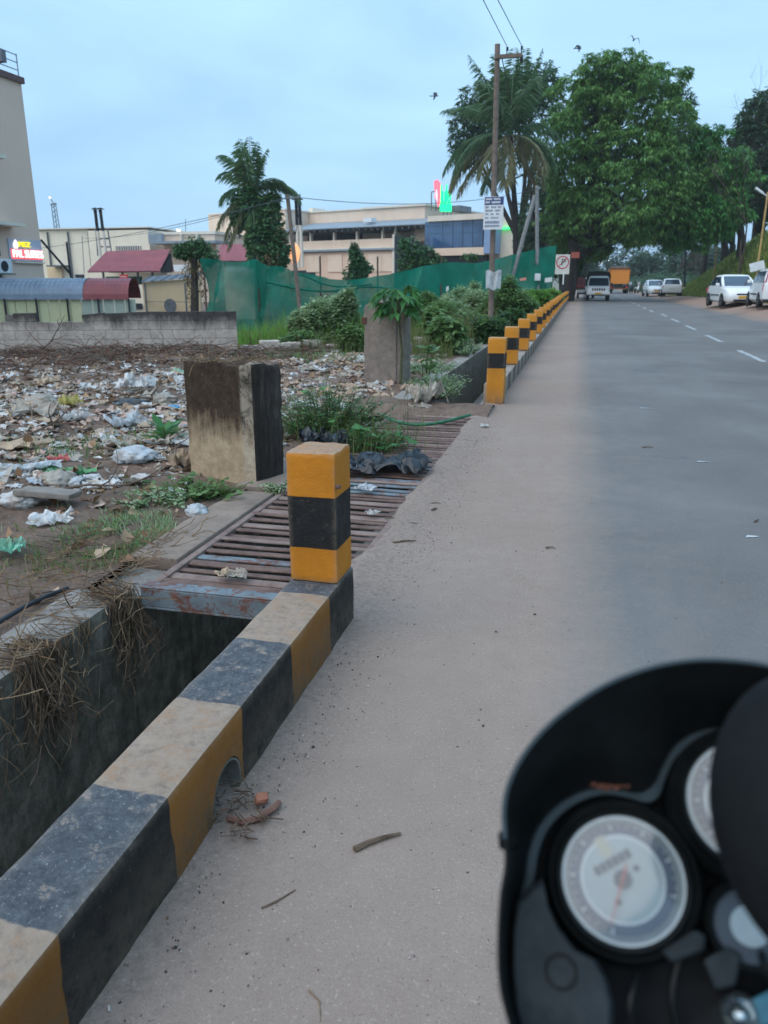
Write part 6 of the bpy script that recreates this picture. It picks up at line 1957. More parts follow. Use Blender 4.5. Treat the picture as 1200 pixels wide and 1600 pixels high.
# extra dark shaded interior twigs
mb = MB(); limb_tree(mb, (.3, 0, 2.6), [tuple(Vector(b[:3]) - fm) for b in mango[::2]], .22, 9, .5); mb.build('limb', M_BARK_D, e, True)
tree('mango_tree', 'fresher green mango branch mass over the right side of the road', Vector((11.6, 66, 3)), (11.2, 66, 6), [blob(1112, 262, 66, 32, 40), blob(1095, 320, 66, 50, 52), blob(1135, 300, 66, 34, 44), blob(1080, 345, 66, 40, 30), blob(1108, 235, 66, 16, 26)], 1500, 9, (.26, .42), .24, L_MANGO2, M_BARK_D, .28, .7, -.45, .5, 5, .9)
fresh = [blob(1112, 262, 62, 34, 40), blob(1095, 320, 62, 50, 52), blob(1135, 300, 62, 38, 48), blob(1080, 345, 62, 46, 34), blob(1106, 228, 62, 18, 24), blob(1148, 262, 62, 20, 30), blob(1060, 370, 62, 30, 18), blob(1120, 350, 62, 34, 26)]
fe = [o for o in bpy.data.objects if o.name.startswith('mango_tree')][-1]
cr_ = [c for c in fe.children if c.name.startswith('crown')][0]
V, F = lumpy([tuple(Vector(b[:3]) - fe.location) + tuple(b[3:]) for b in fresh], .85, 2.6, 20, 9, (.26, .42), .25, .75, 6)
cr_.data = np_mesh('crown', V, F, L_MANGO2)
tree('dark_tree', 'tall dark tree rising behind the right shoulder of the big mango', Vector((13.2, 80, 2.6)), (11, 80, 9), [blob(1030, 165, 80, 28, 34), blob(1058, 190, 80, 24, 50), blob(1050, 235, 80, 34, 60)], 1100, 7, (.3, .5), .3, L_DARK, M_BARK_D, .3, .4, -.3, .4, 8, .6)
# dark tree mass behind the coconut palm
tree('dark_tree', 'broad dark tree standing behind the coconut palm', Vector((-6.3, 75, 0)), (-5.8, 75, 5), [blob(725, 200, 75, 30, 36), blob(760, 165, 75, 44, 36), blob(830, 135, 75, 40, 34), blob(800, 190, 75, 56, 60), blob(850, 170, 75, 34, 50), blob(730, 235, 75, 34, 26), blob(845, 230, 75, 40, 50)], 2700, 7, (.3, .5), .34, L_DARK, M_BARK_D, .4, .35, -.3, .4, 12, .55)
tree('dark_tree', 'shaded undergrowth tree filling the gap under the mango at the kerb end', Vector((-3.2, 70, 0)), (-3.2, 70, 2), [blob(850, 330, 70, 30, 50), blob(868, 370, 70, 26, 60), blob(838, 400, 70, 26, 40), blob(890, 400, 66, 20, 40), blob(820, 350, 72, 16, 40), blob(880, 345, 65, 24, 46), blob(898, 385, 64, 22, 34), blob(862, 300, 70, 22, 40)], 3600, 7, (.25, .45), .36, L_DARK, M_BARK_D, .3, .4, -.4, .3, 15, .8)
mb = MB()
for (pts, r) in ((((838, 455), (842, 390), (832, 330), (826, 270), (808, 240)), .17), (((880, 465), (878, 400), (872, 350), (868, 300)), .34), (((846, 440), (856, 380), (866, 330), (880, 290)), .2)):
    q = [at(x, y, 66) for x, y in pts]; mb.tube(resample(q, 14), [r * (1 - .4 * i / 13) for i in range(14)], 8)
tag(mb.build('tree_trunk', M_BARK_D, None, True), 'bare dark trunks rising in the shade left of the big mango', 'trunk')

# palms
def palm(name, label, foot, top, r, fronds, L, leafs, drymask, seed, nl=46, width=.5, cat='palm tree'):
    rr = random.Random(seed); foot = Vector(foot); top = Vector(top) - foot
    e = empty(name, foot, 0, label, cat)
    pts = [Vector((0, 0, -.3)).lerp(top, u) + Vector((.12 * math.sin(u * 2.6), .05 * math.sin(u * 5), 0)) for u in [i / 14 for i in range(15)]]
    pts[-1] = top
    mb = MB(); mb.tube(pts, [r * (1.25 - .5 * i / 14) * (1 + .06 * (i % 2)) for i in range(15)], 10); mb.build('trunk', M_BARK_D if seed != 5 else M_BARK, e, True)
    for k, (az, el, ln, dr) in enumerate(fronds):
        a, ev = R(az), R(el); d = Vector((math.cos(a) * math.cos(ev), math.sin(a) * math.cos(ev), math.sin(ev)))
        p = top.copy(); P = [p.copy()]; n = 18
        for i in range(n):
            d = (d + Vector((0, 0, -dr * .62 / n * (1 + i * .14)))).normalized(); p = p + d * L * ln / n; P.append(p.copy())
        mb = MB(); mb.tube(P, [.045 * (1 - .9 * i / n) + .004 for i in range(n + 1)], 5)
        fr = mb.build('frond', L_PALMDRY if drymask(k) else L_PALM, e)
        b, dd, sv, LL = [], [], [], []
        for i in range(nl):
            u = .10 + .90 * i / nl; f = u * n; j = min(int(f), n - 1); q = P[j].lerp(P[j + 1], f - j); t = (P[j + 1] - P[j]).normalized()
            side = t.cross(Vector((0, 0, 1))); side = side.normalized() if side.length > .05 else Vector((1, 0, 0))
            for s in (-1, 1):
                v = side * s * .8 + t * .6 + Vector((0, 0, -.25 - .55 * rr.random()))
                b.append(q); dd.append(v + Vector((rr.gauss(0, .12), rr.gauss(0, .12), rr.gauss(0, .12)))); sv.append(t.cross(v)); LL.append(L * .24 * math.sin(math.pi * (.12 + .80 * u)) * rr.uniform(.8, 1.1))
        LL = np.array(LL)
        V, F = leaf_arrays(np.array([tuple(x) for x in b]), np.array([tuple(x) for x in dd]), np.array([tuple(x) for x in sv]), LL, np.full(len(LL), .055 * L / 4), .2, .32)
        link('leaflets', np_mesh('leaflets', V, F, L_PALMDRY if drymask(k) else L_PALM), fr)
    return e
tp_ = at(797, 212, 56); ft = at(808, 452, 56); ft.z = 0
fr = [(90, 86, 1, .2), (60, 78, 1.05, .3), (150, 76, 1, .35), (20, 66, .95, .4), (200, 66, 1.05, .5), (0, 72, 1, .2), (110, 68, 1, .4), (175, 46, 1.0, .9), (240, 56, .9, .8), (300, 56, .9, .8), (185, 16, 1.05, 1.5), (215, 10, 1.0, 1.5), (165, 4, 1.1, 1.5), (192, -8, 1.05, 1.3), (240, -14, .85, 1.2), (10, 10, .8, 1.6), (330, 0, .8, 1.6), (205, -26, 1.0, .9), (350, -24, .8, 1.3), (230, -50, .8, .5), (270, -45, .8, .6), (20, -50, .8, .6), (140, 55, 1.05, 1.1), (35, 40, .8, 1.3)]
palm('coconut_palm', 'tall coconut palm with yellowing lower fronds behind the utility pole', ft, tp_, .17, fr, 5.3, None, lambda k: 11 <= k <= 21 and k % 4 != 3, 3, 60)
# small crown of nuts and fibre
e = bpy.data.objects['coconut_palm']; mb = MB()
for k in range(14):
    q = Vector((random.gauss(0, .22), random.gauss(0, .22), random.uniform(-.45, 0))) + (tp_ - ft); mb.lathe([(.0001, -.13), (.1, -.06), (.11, .04), (.0001, .13)], 8, Matrix.Translation(q))
mb.build('coconuts', simple('coconut_husk', lin(126, 96, 62), lin(82, 64, 44), 6, .8), e, True)
# palm hung with creeper behind the net
tp2 = at(392, 300, 44); ft2 = at(402, 470, 44); ft2.z = -1.2
fr = [(100, 86, .8, .35), (140, 76, .85, .9), (60, 80, .75, .4), (165, 68, .9, 1.25), (170, 58, .75, 1.4), (30, 74, .7, .7), (185, 30, .62, 1.6), (10, 32, .85, 1.2), (0, 34, .95, 1.5), (190, -20, .8, .9), (175, -45, .9, .5), (210, -60, .95, .3), (300, -60, .9, .3), (250, 80, .75, .5), (355, 45, .7, 1.3)]
pe = palm('vine_covered_palm', 'short palm smothered in creeper standing behind the green net', ft2, tp2, .16, fr, 3.7, None, lambda k: k in (9, 10, 11), 5)
bl_ = [blob(392, 320, 44, 20, 36), blob(418, 355, 44, 26, 50), blob(432, 390, 43.6, 22, 30), blob(405, 375, 43.5, 24, 40), blob(372, 330, 44, 14, 34), blob(426, 310, 44, 12, 12)]
P, d = crown_points([tuple(Vector(b[:3]) - ft2) + tuple(b[3:]) for b in bl_], 3000, .4, -.6, 1.4, 21)
V, F = rosettes(P, d, 6, (.14, .27), .6, .5); link('creeper_leaves', np_mesh('creeper_leaves', V, F, L_CREEP), pe)
P, d = crown_points([tuple(Vector(b[:3]) - ft2) + tuple(b[3:]) for b in (blob(428, 405, 43.5, 22, 22), blob(440, 385, 43.5, 10, 30), blob(415, 400, 43.4, 10, 40))], 420, .3, -.3, 1.4, 22)
V, F = rosettes(P, d, 5, (.12, .22), .4, .9); link('dry_creeper', np_mesh('dry_creeper', V, F, L_CREEPDRY), pe)
# creeper draped stump and others
def creeper_mass(name, label, foot, blobs, n, L, leaf, stem_r=.12, dry=None, seed=1, cat='creeper', top=None):
    foot = Vector(foot); e = empty(name, foot, 0, label, cat)
    t = Vector(top) - foot if top else Vector(blobs[0][:3]) - foot
    mb = MB(); mb.tube([(0, 0, -.5), t * .5 + Vector((.05, 0, 0)), t], [stem_r * 1.2, stem_r, stem_r * .7], 8); mb.build('trunk', M_BARK, e, True)
    P, d = crown_points([tuple(Vector(b[:3]) - foot) + tuple(b[3:]) for b in blobs], n, .35, -.5, 1.4, seed); V, F = rosettes(P, d, 6, L, .6, .4)
    link('foliage', np_mesh('foliage', V, F, leaf), e)
    if dry:
        P, d = crown_points([tuple(Vector(b[:3]) - foot) + tuple(b[3:]) for b in dry], n // 3, .3, -.4, 1.4, seed + 1); V, F = rosettes(P, d, 4, L, .35, 1.2); link('dry_creeper', np_mesh('dry_creeper', V, F, L_CREEPDRY), e)
    return e
Yc = 36
f = at(300, 485, Yc); f.z = -1.3
creeper_mass('creeper_stump', 'creeper-topped dead trunk with dry hanging stems at the left end of the net', f, [blob(306, 385, Yc, 24, 16), blob(290, 392, Yc, 20, 12), blob(325, 398, Yc, 18, 14), blob(278, 390, Yc, 10, 10)], 620, (.10, .2), L_CREEP, .2, [blob(298, 425, Yc, 13, 30), blob(300, 455, Yc, 10, 30), blob(316, 440, Yc, 6, 36), blob(310, 415, Yc, 20, 16)], 31, 'creeper', at(303, 388, Yc))
Yb = 50
f = at(555, 445, Yb); f.z = -1
creeper_mass('bushy_tree', 'small pointed bushy tree showing above the net in front of the shopping building', f, [blob(555, 402, Yb, 13, 18), blob(556, 425, Yb, 20, 18), blob(570, 418, Yb, 12, 12), blob(553, 388, Yb, 7, 9)], 700, (.14, .26), L_CREEP, .1, None, 33, 'tree')
f = at(650, 440, Yb + 4); f.z = -1
creeper_mass('bushy_tree', 'wide creeper mound above the net beside the dark mesh screen', f, [blob(642, 390, Yb + 4, 18, 20), blob(660, 400, Yb + 4, 24, 18), blob(640, 412, Yb + 4, 22, 14), blob(680, 408, Yb + 4, 18, 9), blob(633, 380, Yb + 4, 9, 10), blob(735, 400, Yb + 4, 14, 5)], 900, (.14, .28), L_CREEP, .1, None, 35, 'tree')

# ------------------------------------------------------------------ field bushes and grass
def zf(x, y): return z_plot(x, y)
def bush(name, label, blobs, n, L, W, leaf, droop=.0, seed=1, k=6, gap=-.5):
    c = sum((Vector(b[:3]) for b in blobs), Vector()) / len(blobs); foot = Vector((c.x, c.y, zf(c.x, c.y) if c.x < -2.1 else 0)); e = empty(name, foot, 0, label, 'bush')
    rb = [tuple(Vector(b[:3]) - foot) + tuple(b[3:]) for b in blobs]
    mb = MB()
    for j in range(26):
        b = random.choice(rb); t = Vector(b[:3]) + Vector((random.gauss(0, b[3] * .5), random.gauss(0, b[4] * .5), random.uniform(0, b[5] * .8))); mb.tube([(t.x * .5, t.y * .5, -.2), t * .6, t], [.012, .008, .003], 4)
    mb.build('stem', M_STEM, e)
    P, d = crown_points(rb, n, .3, gap, 2.2, seed); V, F = rosettes(P, d, k, L, W, droop); link('foliage', np_mesh('foliage', V, F, leaf), e)
    return e
Y1 = 15.9
bush('leafy_bush', 'large pale green bush with small leaves, left of the tall grey pillar', [blob(515, 500, Y1, 46, 34), blob(540, 480, Y1, 20, 22), blob(480, 510, Y1, 32, 28), blob(540, 520, Y1, 28, 28), blob(500, 530, Y1, 50, 18), blob(545, 462, Y1, 8, 10)], 5200, (.05, .11), .6, G_SILVER, -.2, 41, 7, -.9)
bush('leafy_bush', 'darker leafy bush low at the foot of the pale green bush', [blob(470, 535, Y1 - 1, 34, 14), blob(548, 530, Y1 - 1.2, 20, 18)], 1900, (.05, .11), .55, G_WEED, -.1, 42, 6, -.8)
Y2 = 24
bush('leafy_bush', 'tall grey green weedy bush beside the utility pole', [blob(800, 478, Y2, 34, 26), blob(775, 490, Y2, 30, 30), blob(825, 490, Y2, 24, 20), blob(795, 455, Y2, 14, 22), blob(790, 508, Y2, 40, 22)], 4200, (.07, .15), .45, G_WEED, -.1, 43, 6, -.8)
bush('leafy_bush', 'dark leafy bush spilling over the drain left of the far posts', [blob(770, 520, 18, 26, 22), blob(800, 505, 20, 24, 20), blob(745, 515, 18, 22, 20)], 2400, (.05, .12), .5, G_DARK, .0, 44, 6, -.8)
bush('leafy_bush', 'loose pale bush right behind the tall pillar, under the sagging net', [blob(665, 478, 22, 26, 20), blob(640, 490, 21, 22, 20), blob(690, 490, 21, 26, 18)], 2000, (.06, .13), .4, G_WEED, -.3, 46, 6, -.7)
bush('leafy_bush', 'long row of tall weeds at the foot of the net, left of the utility pole', [blob(720, 468, 28, 30, 18), blob(750, 474, 27, 26, 20), blob(705, 484, 26, 30, 18), blob(742, 455, 29, 10, 14)], 2400, (.08, .16), .35, G_SILVER, -.3, 47, 6, -.7)
bush('leafy_bush', 'low green scrub along the far posts, in front of the white notice', [blob(838, 470, 34, 26, 16), blob(860, 464, 42, 18, 12), blob(815, 476, 30, 24, 18)], 2400, (.09, .18), .35, G_GRASS, -.3, 48, 6, -.7)
bush('leafy_bush', 'broad leaved weed beside the sapling right of the tall pillar', [blob(700, 515, 15, 26, 20), blob(735, 500, 16, 22, 16), blob(680, 500, 16, 20, 18)], 420, (.09, .2), .6, G_WEED, .1, 45, 5)
def field(n, x0, x1, y0, y1, cond=None):
    def f():
        u = random.random() ** 1.6; y = y0 + (y1 - y0) * u; x = random.uniform(x0, x1) * (1 if True else 0)
        if beyond(x, y) < .15 and x < -6.2: return None
        if x > -2.2: return None
        if y < 14.2 + (-x - 2) * .0 and x > -6.3: return None
        if cond and not cond(x, y): return None
        return (x, y, zf(x, y) - .02)
    return f
blades('grass', 13000, field(0, -14, -4.2, 15.4, 36, lambda x, y: x < -3.4 - (y - 15) * .12), (.40, .95), (.010, .022), G_GRASS, .32)
blades('grass', 7000, field(0, -10, -2.2, 15.5, 44), (.35, .95), (.010, .022), G_OLIVE, .34)
blades('grass', 7000, field(0, -9, -2.2, 26, 64), (.35, .8), (.018, .034), G_GRASS, .34)
blades('grass', 2600, field(0, -5.2, -2.2, 13.6, 19), (.15, .6), (.006, .012), G_OLIVE, .5)
blades('grass', 900, (lambda: (random.uniform(-5.8, -4.2), random.gauss(14.5, .25), -.03)), (.06, .25), (.005, .01), G_WEED, .5)
blades('grass', 2500, field(0, -30, -14, 18, 34), (.3, .7), (.02, .04), G_GRASS, .3)

# ------------------------------------------------------------------ right bank, hill and its trees
def z_hill(x, y):
    base = z_right(min(x, 11), y) - .05
    k = (4.9 * sstep(9.0, 13.4, x) + 1.5 * sstep(13, 40, x)) * (1 - sstep(55, 116, y))
    return base + k + .12 * fbm(x, y, .5) * sstep(9, 10, x)
hill = grid_sheet('hillside', [8.7 + .45 * i for i in range(34)] + [24.5 + 2 * i for i in range(16)], [-10 + 2.2 * i for i in range(110)], z_hill, M_GREENSLOPE); tag(hill, kind='structure')
HS = leafmat('slope_cover_leaf', [lin(70, 92, 46), lin(102, 124, 60), lin(136, 150, 78), lin(160, 168, 96)], .35, .6, .35)
def slope_pt():
    y = random.uniform(30, 118); x = 8.95 + abs(random.gauss(0, 2.6))
    if x > 30 or mnoise.noise(Vector((x * .35, y * .2, 4))) < -.42: return None
    return (x, y, z_hill(x, y) - .03)
blades('grass', 30000, slope_pt, (.25, .6), (.05, .12), HS, .9)
# kerb strip of the right verge and hedge
mb = MB(); mb.span((9.0, 58, 0), (9.2, 120, .36)); tag(mb.build('verge_kerb', M_CONC), 'low weathered kerb along the foot of the green slope', 'kerb')
for i, (x, y, hx_, n) in enumerate(((12, 96, 1.7, 500), (10.5, 108, 2.0, 600), (9.6, 121, 2.1, 600), (8.8, 134, 2.2, 600))):
    bush('hedge_bush', ['rounded hedge bush at the foot of the slope beside the black post', 'dark hedge bush behind the parked white sedans', 'trimmed dark hedge bush near the two scooters', 'far hedge bush closing the right side of the road'][i], [(x, y, .9, 3.0, 4, hx_ * .75), (x + 2, y + 2, 1.1, 3, 4, hx_ * .8)], n, (.25, .45), .5, L_DARK, .0, 60 + i, 6)

tree('shade_tree', 'dark spreading tree on the crest of the slope at the right edge', Vector((14.2, 74, 3.6)), (14.2, 74, 6.5), [blob(1180, 250, 72, 40, 60), blob(1215, 210, 72, 60, 60), blob(1150, 305, 72, 44, 30), blob(1195, 300, 72, 50, 36), blob(1160, 255, 72, 34, 48), blob(1240, 280, 72, 60, 60), blob(1185, 185, 72, 26, 34), blob(1125, 290, 76, 40, 46)], 6200, 7, (.3, .5), .35, L_DARK, M_BARK_D, .45, .4, -.35, .4, 71, .5)
tree('shade_tree', 'second dark tree on the slope, between the fresh mango and the right edge tree', Vector((14.6, 88, 1.8)), (14.6, 88, 5), [blob(1120, 325, 86, 44, 32), blob(1090, 348, 86, 40, 20), blob(1150, 338, 86, 40, 20), blob(1135, 300, 86, 36, 36)], 2800, 7, (.3, .55), .35, L_DARK, M_BARK_D, .35, .4, -.3, .4, 73, .5)
for i, (px, Y) in enumerate(((1172, 84), (1100, 92), (1128, 90))):
    b = at(px, 400, Y); zz = z_hill(b.x, Y); mb = MB(); mb.tube([(b.x, Y, zz - .4), (b.x + .2, Y, zz + 2.6), (b.x + .1, Y, zz + 6)], [.42 - .1 * i, .3, .25], 9); tag(mb.build('tree_trunk', M_BARK_D, None, True), ['thick dark trunk on the slope crest near the right edge', 'slim trunk on the crest above the black post', 'middle trunk on the crest above the car parked facing the camera'][i], 'trunk')
# bare trees
def bare(mb, p, d, L, r, depth, rr):
    pts = [Vector(p)]; d = Vector(d).normalized()
    for k in range(5):
        d = (d + Vector((rr.gauss(0, .10), rr.gauss(0, .10), .05))).normalized(); pts.append(pts[-1] + d * L / 5)
    mb.tube(pts, [r * (1 - .10 * k) for k in range(6)], 5 if depth > 1 else 3)
    if depth == 0: return
    for j in range(3 if depth > 1 else 4):
        q = pts[rr.randint(2, 5)]; nd = d + Vector((rr.gauss(0, .55), rr.gauss(0, .55), rr.gauss(.1, .3))); bare(mb, q, nd, L * rr.uniform(.55, .8), r * .55, depth - 1, rr)
def bare_tree(label, px, Y, h, r, seed, zz=None):
    b = at(px, 440, Y); z = z_hill(b.x, Y) if zz is None else zz
    e = empty('bare_tree', (b.x, Y, z), 0, label, 'tree'); mb = MB(); rr = random.Random(seed); bare(mb, (0, 0, -.3), (.05, 0, 1), h * .45, r, 5 if h > 8 else 4, rr); mb.build('branches', M_BARK, e, fix=False); return e
bare_tree('leafless tree with thin grey twigs on the slope behind the cars at the right edge', 1150, 60, 9, .09, 1)
bare_tree('leafless grey tree beside the parked sedans further up the road', 1046, 112, 11, .2, 2, 0)
bare_tree('thin leafless sapling at the foot of the slope near the black post', 1085, 100, 8, .12, 3)
bare_tree('tall leafless tree reaching above the crest at the right edge', 1190, 62, 10, .09, 4)
# far trees closing the road
for i, (px, Y, rx, rz, cy, lf, lb) in enumerate(((985, 190, 34, 36, 412, L_FAR, 'dense bluish green tree closing the far end of the road'), (1010, 165, 30, 24, 420, L_FAR, 'far rounded tree behind the orange truck on the right'), (1040, 175, 26, 30, 408, L_FAR, 'far pale tree behind the leafless grey tree'), (905, 150, 22, 36, 415, L_FAR, 'far tree seen through the gap left of the white pickup'),
                                                 (1085, 150, 34, 28, 410, L_FAR, 'distant tree behind the slope above the parked sedans'), (930, 210, 10, 12, 428, L_FAR, 'small hazy tree far down the left side of the road'), (1108, 170, 26, 22, 405, L_FAR, 'distant dense tree beyond the slope crest'))):
    c = at(px, cy, Y); f = Vector((c.x, c.y, 0)); m = Y / 1200
    tree('far_tree', lb, f, (f.x, f.y, max(1.5, c.z * .45)), [(c.x, c.y, c.z, rx * m, rx * m, rz * m), (c.x + rx * m * .6, c.y, c.z - rz * m * .35, rx * m * .7, rx * m * .7, rz * m * .7), (c.x - rx * m * .6, c.y, c.z - rz * m * .3, rx * m * .65, rx * m * .65, rz * m * .65)], 900, 6, (.5, .9), .5, lf, M_BARK, .3, .2, -.3, .35, 80 + i, .3)
b0 = at(880, 440, 240)
mb = MB()
P, d = crown_points([(x, 300 + 20 * math.sin(x), 4, 14, 10, 7) for x in range(-60, 100, 11) if not (2 < x < 14)], 5000, .3, -.6, .2, 99); V, F = rosettes(P, d, 4, (1.0, 1.8), .6, .2); tag(link('distant_woods', np_mesh('distant_woods', V, F, L_FAR)), kind='stuff')

# ------------------------------------------------------------------ poles, wires, signs
M_POLE = simple('weathered_pole', lin(136, 120, 108), lin(92, 80, 74), 7, .85, .4, 40)
M_POLEG = simple('grey_concrete_pole', lin(150, 150, 148), lin(112, 112, 112), 5, .85, .3, 40)
M_BAMB = simple('bamboo', lin(196, 164, 104), lin(150, 118, 74), 6, .6)
M_WIRE = simple('wire', lin(60, 66, 74), lin(40, 46, 52), 5, .6)
up = empty('utility_pole', (-2.08, 19.5, 0), 0, 'slim weathered utility pole with a short crossarm and two wires behind the far posts', 'pole'); tz = 6.45
mb = MB(); mb.tube([(0, 0, -.5), (-.05, 0, 3), (-.10, 0, tz)], [.072, .066, .06], 10); mb.build('pole', M_POLE, up, True)
mb = MB(); mb.box((.16, -.07, tz - .27), (.62, .07, .085)); mb.build('crossarm', M_POLE, up, bevel=.008)
for x in (.12, .44):
    mb = MB(); mb.tube([(x, -.07, tz - .24), (x + .01, -.07, tz - .10)], .012, 6); mb.lathe([(.0001, 0), (.035, .01), (.02, .04), (.035, .06), (.0001, .08)], 10, Matrix.Translation((x + .01, -.07, tz - .16))); mb.build('insulator', W_DARK, up)
mb = MB(); mb.tube([(.45, -.07, tz - .27), (.46, -.07, tz - .42)], .03, 8); mb.build('insulator', W_DARK, up)
def wire(a, b, sag, r, label, n=14):
    a, b = Vector(a), Vector(b); mb = MB(); mb.tube([a.lerp(b, i / n) - Vector((0, 0, sag * 4 * (i / n) * (1 - i / n))) for i in range(n + 1)], r, 4); return tag(mb.build('overhead_wire', M_WIRE), label, 'wire')
p1, p2 = Vector((-2.08 + .13, 19.43, tz - .09)), Vector((-2.08 + .45, 19.43, tz - .09))
wire(p1, p1 + (at(755, 0, 14.5) - p1) * 4.4, .0, .008, 'left one of two overhead wires running from the pole crossarm over the camera'); wire(p2, p2 + (at(778, 0, 14.5) - p2) * 4.4, .0, .008, 'right one of two overhead wires running from the pole crossarm over the camera')
wire(at(784, 90, 19.5), at(840, 300, 50), .4, .012, 'thin wire dropping from the crossarm towards the leaning pole')
# notice board on the pole
nb = empty('notice_board', at(771, 333, 19.2), R(-3), 'white notice board with dark blue heading fixed high on the utility pole', 'sign')
mb = MB(); mb.box((0, 0, 0), (.46, .012, .72)); mb.build('panel', W_WHITE, nb)
mb = MB(); mb.box((.01, -.008, .265), (.44, .004, .17)); mb.build('heading_block', simple('navy_print', lin(62, 76, 128), lin(50, 64, 112), 3, .5), nb)
inkw = W_WHITE; inkd = simple('grey_violet_ink', lin(132, 136, 160), lin(116, 120, 148), 3, .6)
def words_row(z, spec, mat, h):
    x = -.19; mb = MB()
    for w in spec:
        k = int(w / .026)
        for j in range(k): mb.box((x + .026 * j + .011, -.0115 if mat is inkw else -.008, z + random.uniform(-.003, .003)), (.019, .003, h * random.choice((.8, 1, 1))))
        x += w + .03
    mb.build('print_line', mat, nb)
words_row(.305, (.16, .16), inkw, .045); words_row(.235, (.11, .22), inkw, .045)
words_row(.13, (.10, .13, .09), inkd, .045); words_row(.055, (.19, .14), inkd, .045); words_row(-.02, (.09, .10, .08), inkd, .04); words_row(-.10, (.10, .2), inkd, .04)
words_row(-.20, (.36,), inkd, .06); words_row(-.28, (.36,), inkd, .05)
for ch in [c for c in nb.children if c.name.startswith('print_line')]: ch['kind'] = 'stuff'
wb_ = empty('white_sack', at(771, 437, 19.3), R(-4), 'white cloth sheet tied to the utility pole at weed height', 'cloth')
mb = MB(); rr = []
for j in range(9):
    v = j / 8; rr.append([((-.19 + .38 * i / 10) * (1 - .06 * v), .03 * math.sin(i * 1.3 + v * 2) - .03, .20 - .42 * v + .03 * math.sin(i * .9)) for i in range(11)])
mb.loft(rr, cap=False, closed=False); mb.build('cloth_sheet', PL['paleblue'], wb_, True, fix=False)
def pole(name, p0, p1, r, mat, label, cat='pole'):
    mb = MB(); mb.tube([p0, Vector(p0).lerp(Vector(p1), .5), p1], [r, r * .92, r * .85], 8); return tag(mb.build(name, mat, None, True), label, cat)
b = at(795, 458, 50); pole('leaning_pole', (b.x - .3, 50, -.3), at(836, 305, 50), .14, M_POLEG, 'grey pole leaning steeply to the right beside the coconut palm')
b = at(841, 458, 51); pole('slim_pole', (b.x, 51, -.3), at(839, 290, 51), .13, M_POLEG, 'upright grey pole beside the leaning pole with a white box low on it')
mb = MB(); c = at(840, 433, 50.7); mb.box(c, (.36, .12, .42)); tag(mb.build('meter_box', W_WHITE, bevel=.02), 'small white box strapped low on the upright grey pole', 'box')
b = at(472, 470, 34.5); pole('wooden_pole', (b.x, 34.5, -1.2), at(449, 305, 34.5), .11, M_POLE, 'leaning weathered wooden pole in front of the net and the pale exhaust flues')
mb = MB(); a_, b_ = at(445, 310, 34.3), at(470, 309, 34.3); mb.tube([a_, b_], .04, 5); 
for u in (.05, .3, .95): q = a_.lerp(b_, u); mb.tube([q, q + Vector((0, 0, .15))], .03, 5)
tag(mb.build('crossarm', W_STEEL), 'short crossarm with insulators on the leaning wooden pole', 'crossarm')
glow_o = empty('tarp_glow', at(460, 396, 46), 0, 'orange light on tarpaulin built as a glowing globe left of the wooden pole', 'lamp')
mb = MB(); mb.lathe([(.0001, -.75), (.12, -.62), (.30, -.25), (.36, .12), (.22, .5), (.0001, .58)], 16); mb.build('globe', emit('orange_glow', (1, .48, .22, 1), .85), glow_o, True); mb = MB(); mb.tube([(0, 0, .5), (.3, .1, 2.2)], .02, 4); mb.build('cord', M_WIRE, glow_o)  # orange light on tarpaulin, built as a made-up glowing globe and cord
for (a, b, lb) in (((445, 309, 34.4), (130, 372, 70), 'long thin wire from the leaning wooden pole towards the hotel'), ((470, 309, 34.4), (838, 296, 51), 'long thin wire from the leaning wooden pole to the upright grey pole'), ((445, 311, 34.4), (-40, 395, 60), 'lower thin wire crossing in front of the warehouse')): wire(at(*a), at(*b), .5, .014, lb, 20)
# no parking sign
np_ = empty('no_parking_sign', (0, 0, 0), 0, 'white no parking sign with red ring, on a banded post by the kerb end', 'sign'); g = at(878, 470, 50); np_.location = (g.x, 50, 0); pc = at(879, 413, 50)
mb = MB()
z = pc.z - .55; k = 0
while z > 0: mb.span((-.035, -.03, max(0, z - .62)), (.035, .03, z), k % 2); z -= .62; k += 1
mb.build('post', [W_WHITE, W_DARK], np_)
SM = Matrix.Translation((pc.x - g.x, 0, pc.z)) @ Matrix.Rotation(R(4), 4, 'Z') @ Matrix.Rotation(R(90), 4, 'X')
def sgn(mb, name, mat):
    mb.v = [tuple(SM @ Vector(v)) for v in mb.v]; return mb.build(name, mat, np_)
mb = MB(); mb.box((0, 0, -.05), (.84, 1.14, .03)); sgn(mb, 'panel', simple('off_white_sign', lin(214, 212, 202), lin(190, 190, 180), 3, .6))
mb = MB(); mb.lathe([(.385, -.033), (.385, -.029), (.315, -.029), (.315, -.033)], 40, Matrix.Translation((0, .11, 0))); sgn(mb, 'red_ring', simple('faded_red_ring', lin(188, 74, 92), lin(166, 60, 78), 5, .6))
mb = MB(); mb.box((0, .11, -.030), (.66, .055, .004), Matrix.Rotation(R(45), 3, 'Z')); sgn(mb, 'slash', bpy.data.materials['faded_red_ring'])
t = text_mesh('letter', 'P', .56, simple('black_letter', lin(52, 52, 54), lin(40, 40, 42), 5, .6), np_, .002); t.data.transform(SM @ Matrix.Translation((.04, .11, -.025)))
tag(pole('red_sign_post', at(899, 455, 58), at(899, 405, 58), .03, W_DARK, 'thin dark post of the small red board under the mango', 'post'))
mb = MB(); c = at(899, 398.5, 58); mb.box(c, (.56, .03, .40)); tag(mb.build('red_board', simple('dull_red_board', lin(176, 92, 74), lin(146, 72, 58), 3, .6)), 'small dull red board under the mango canopy right of the no parking sign', 'sign')
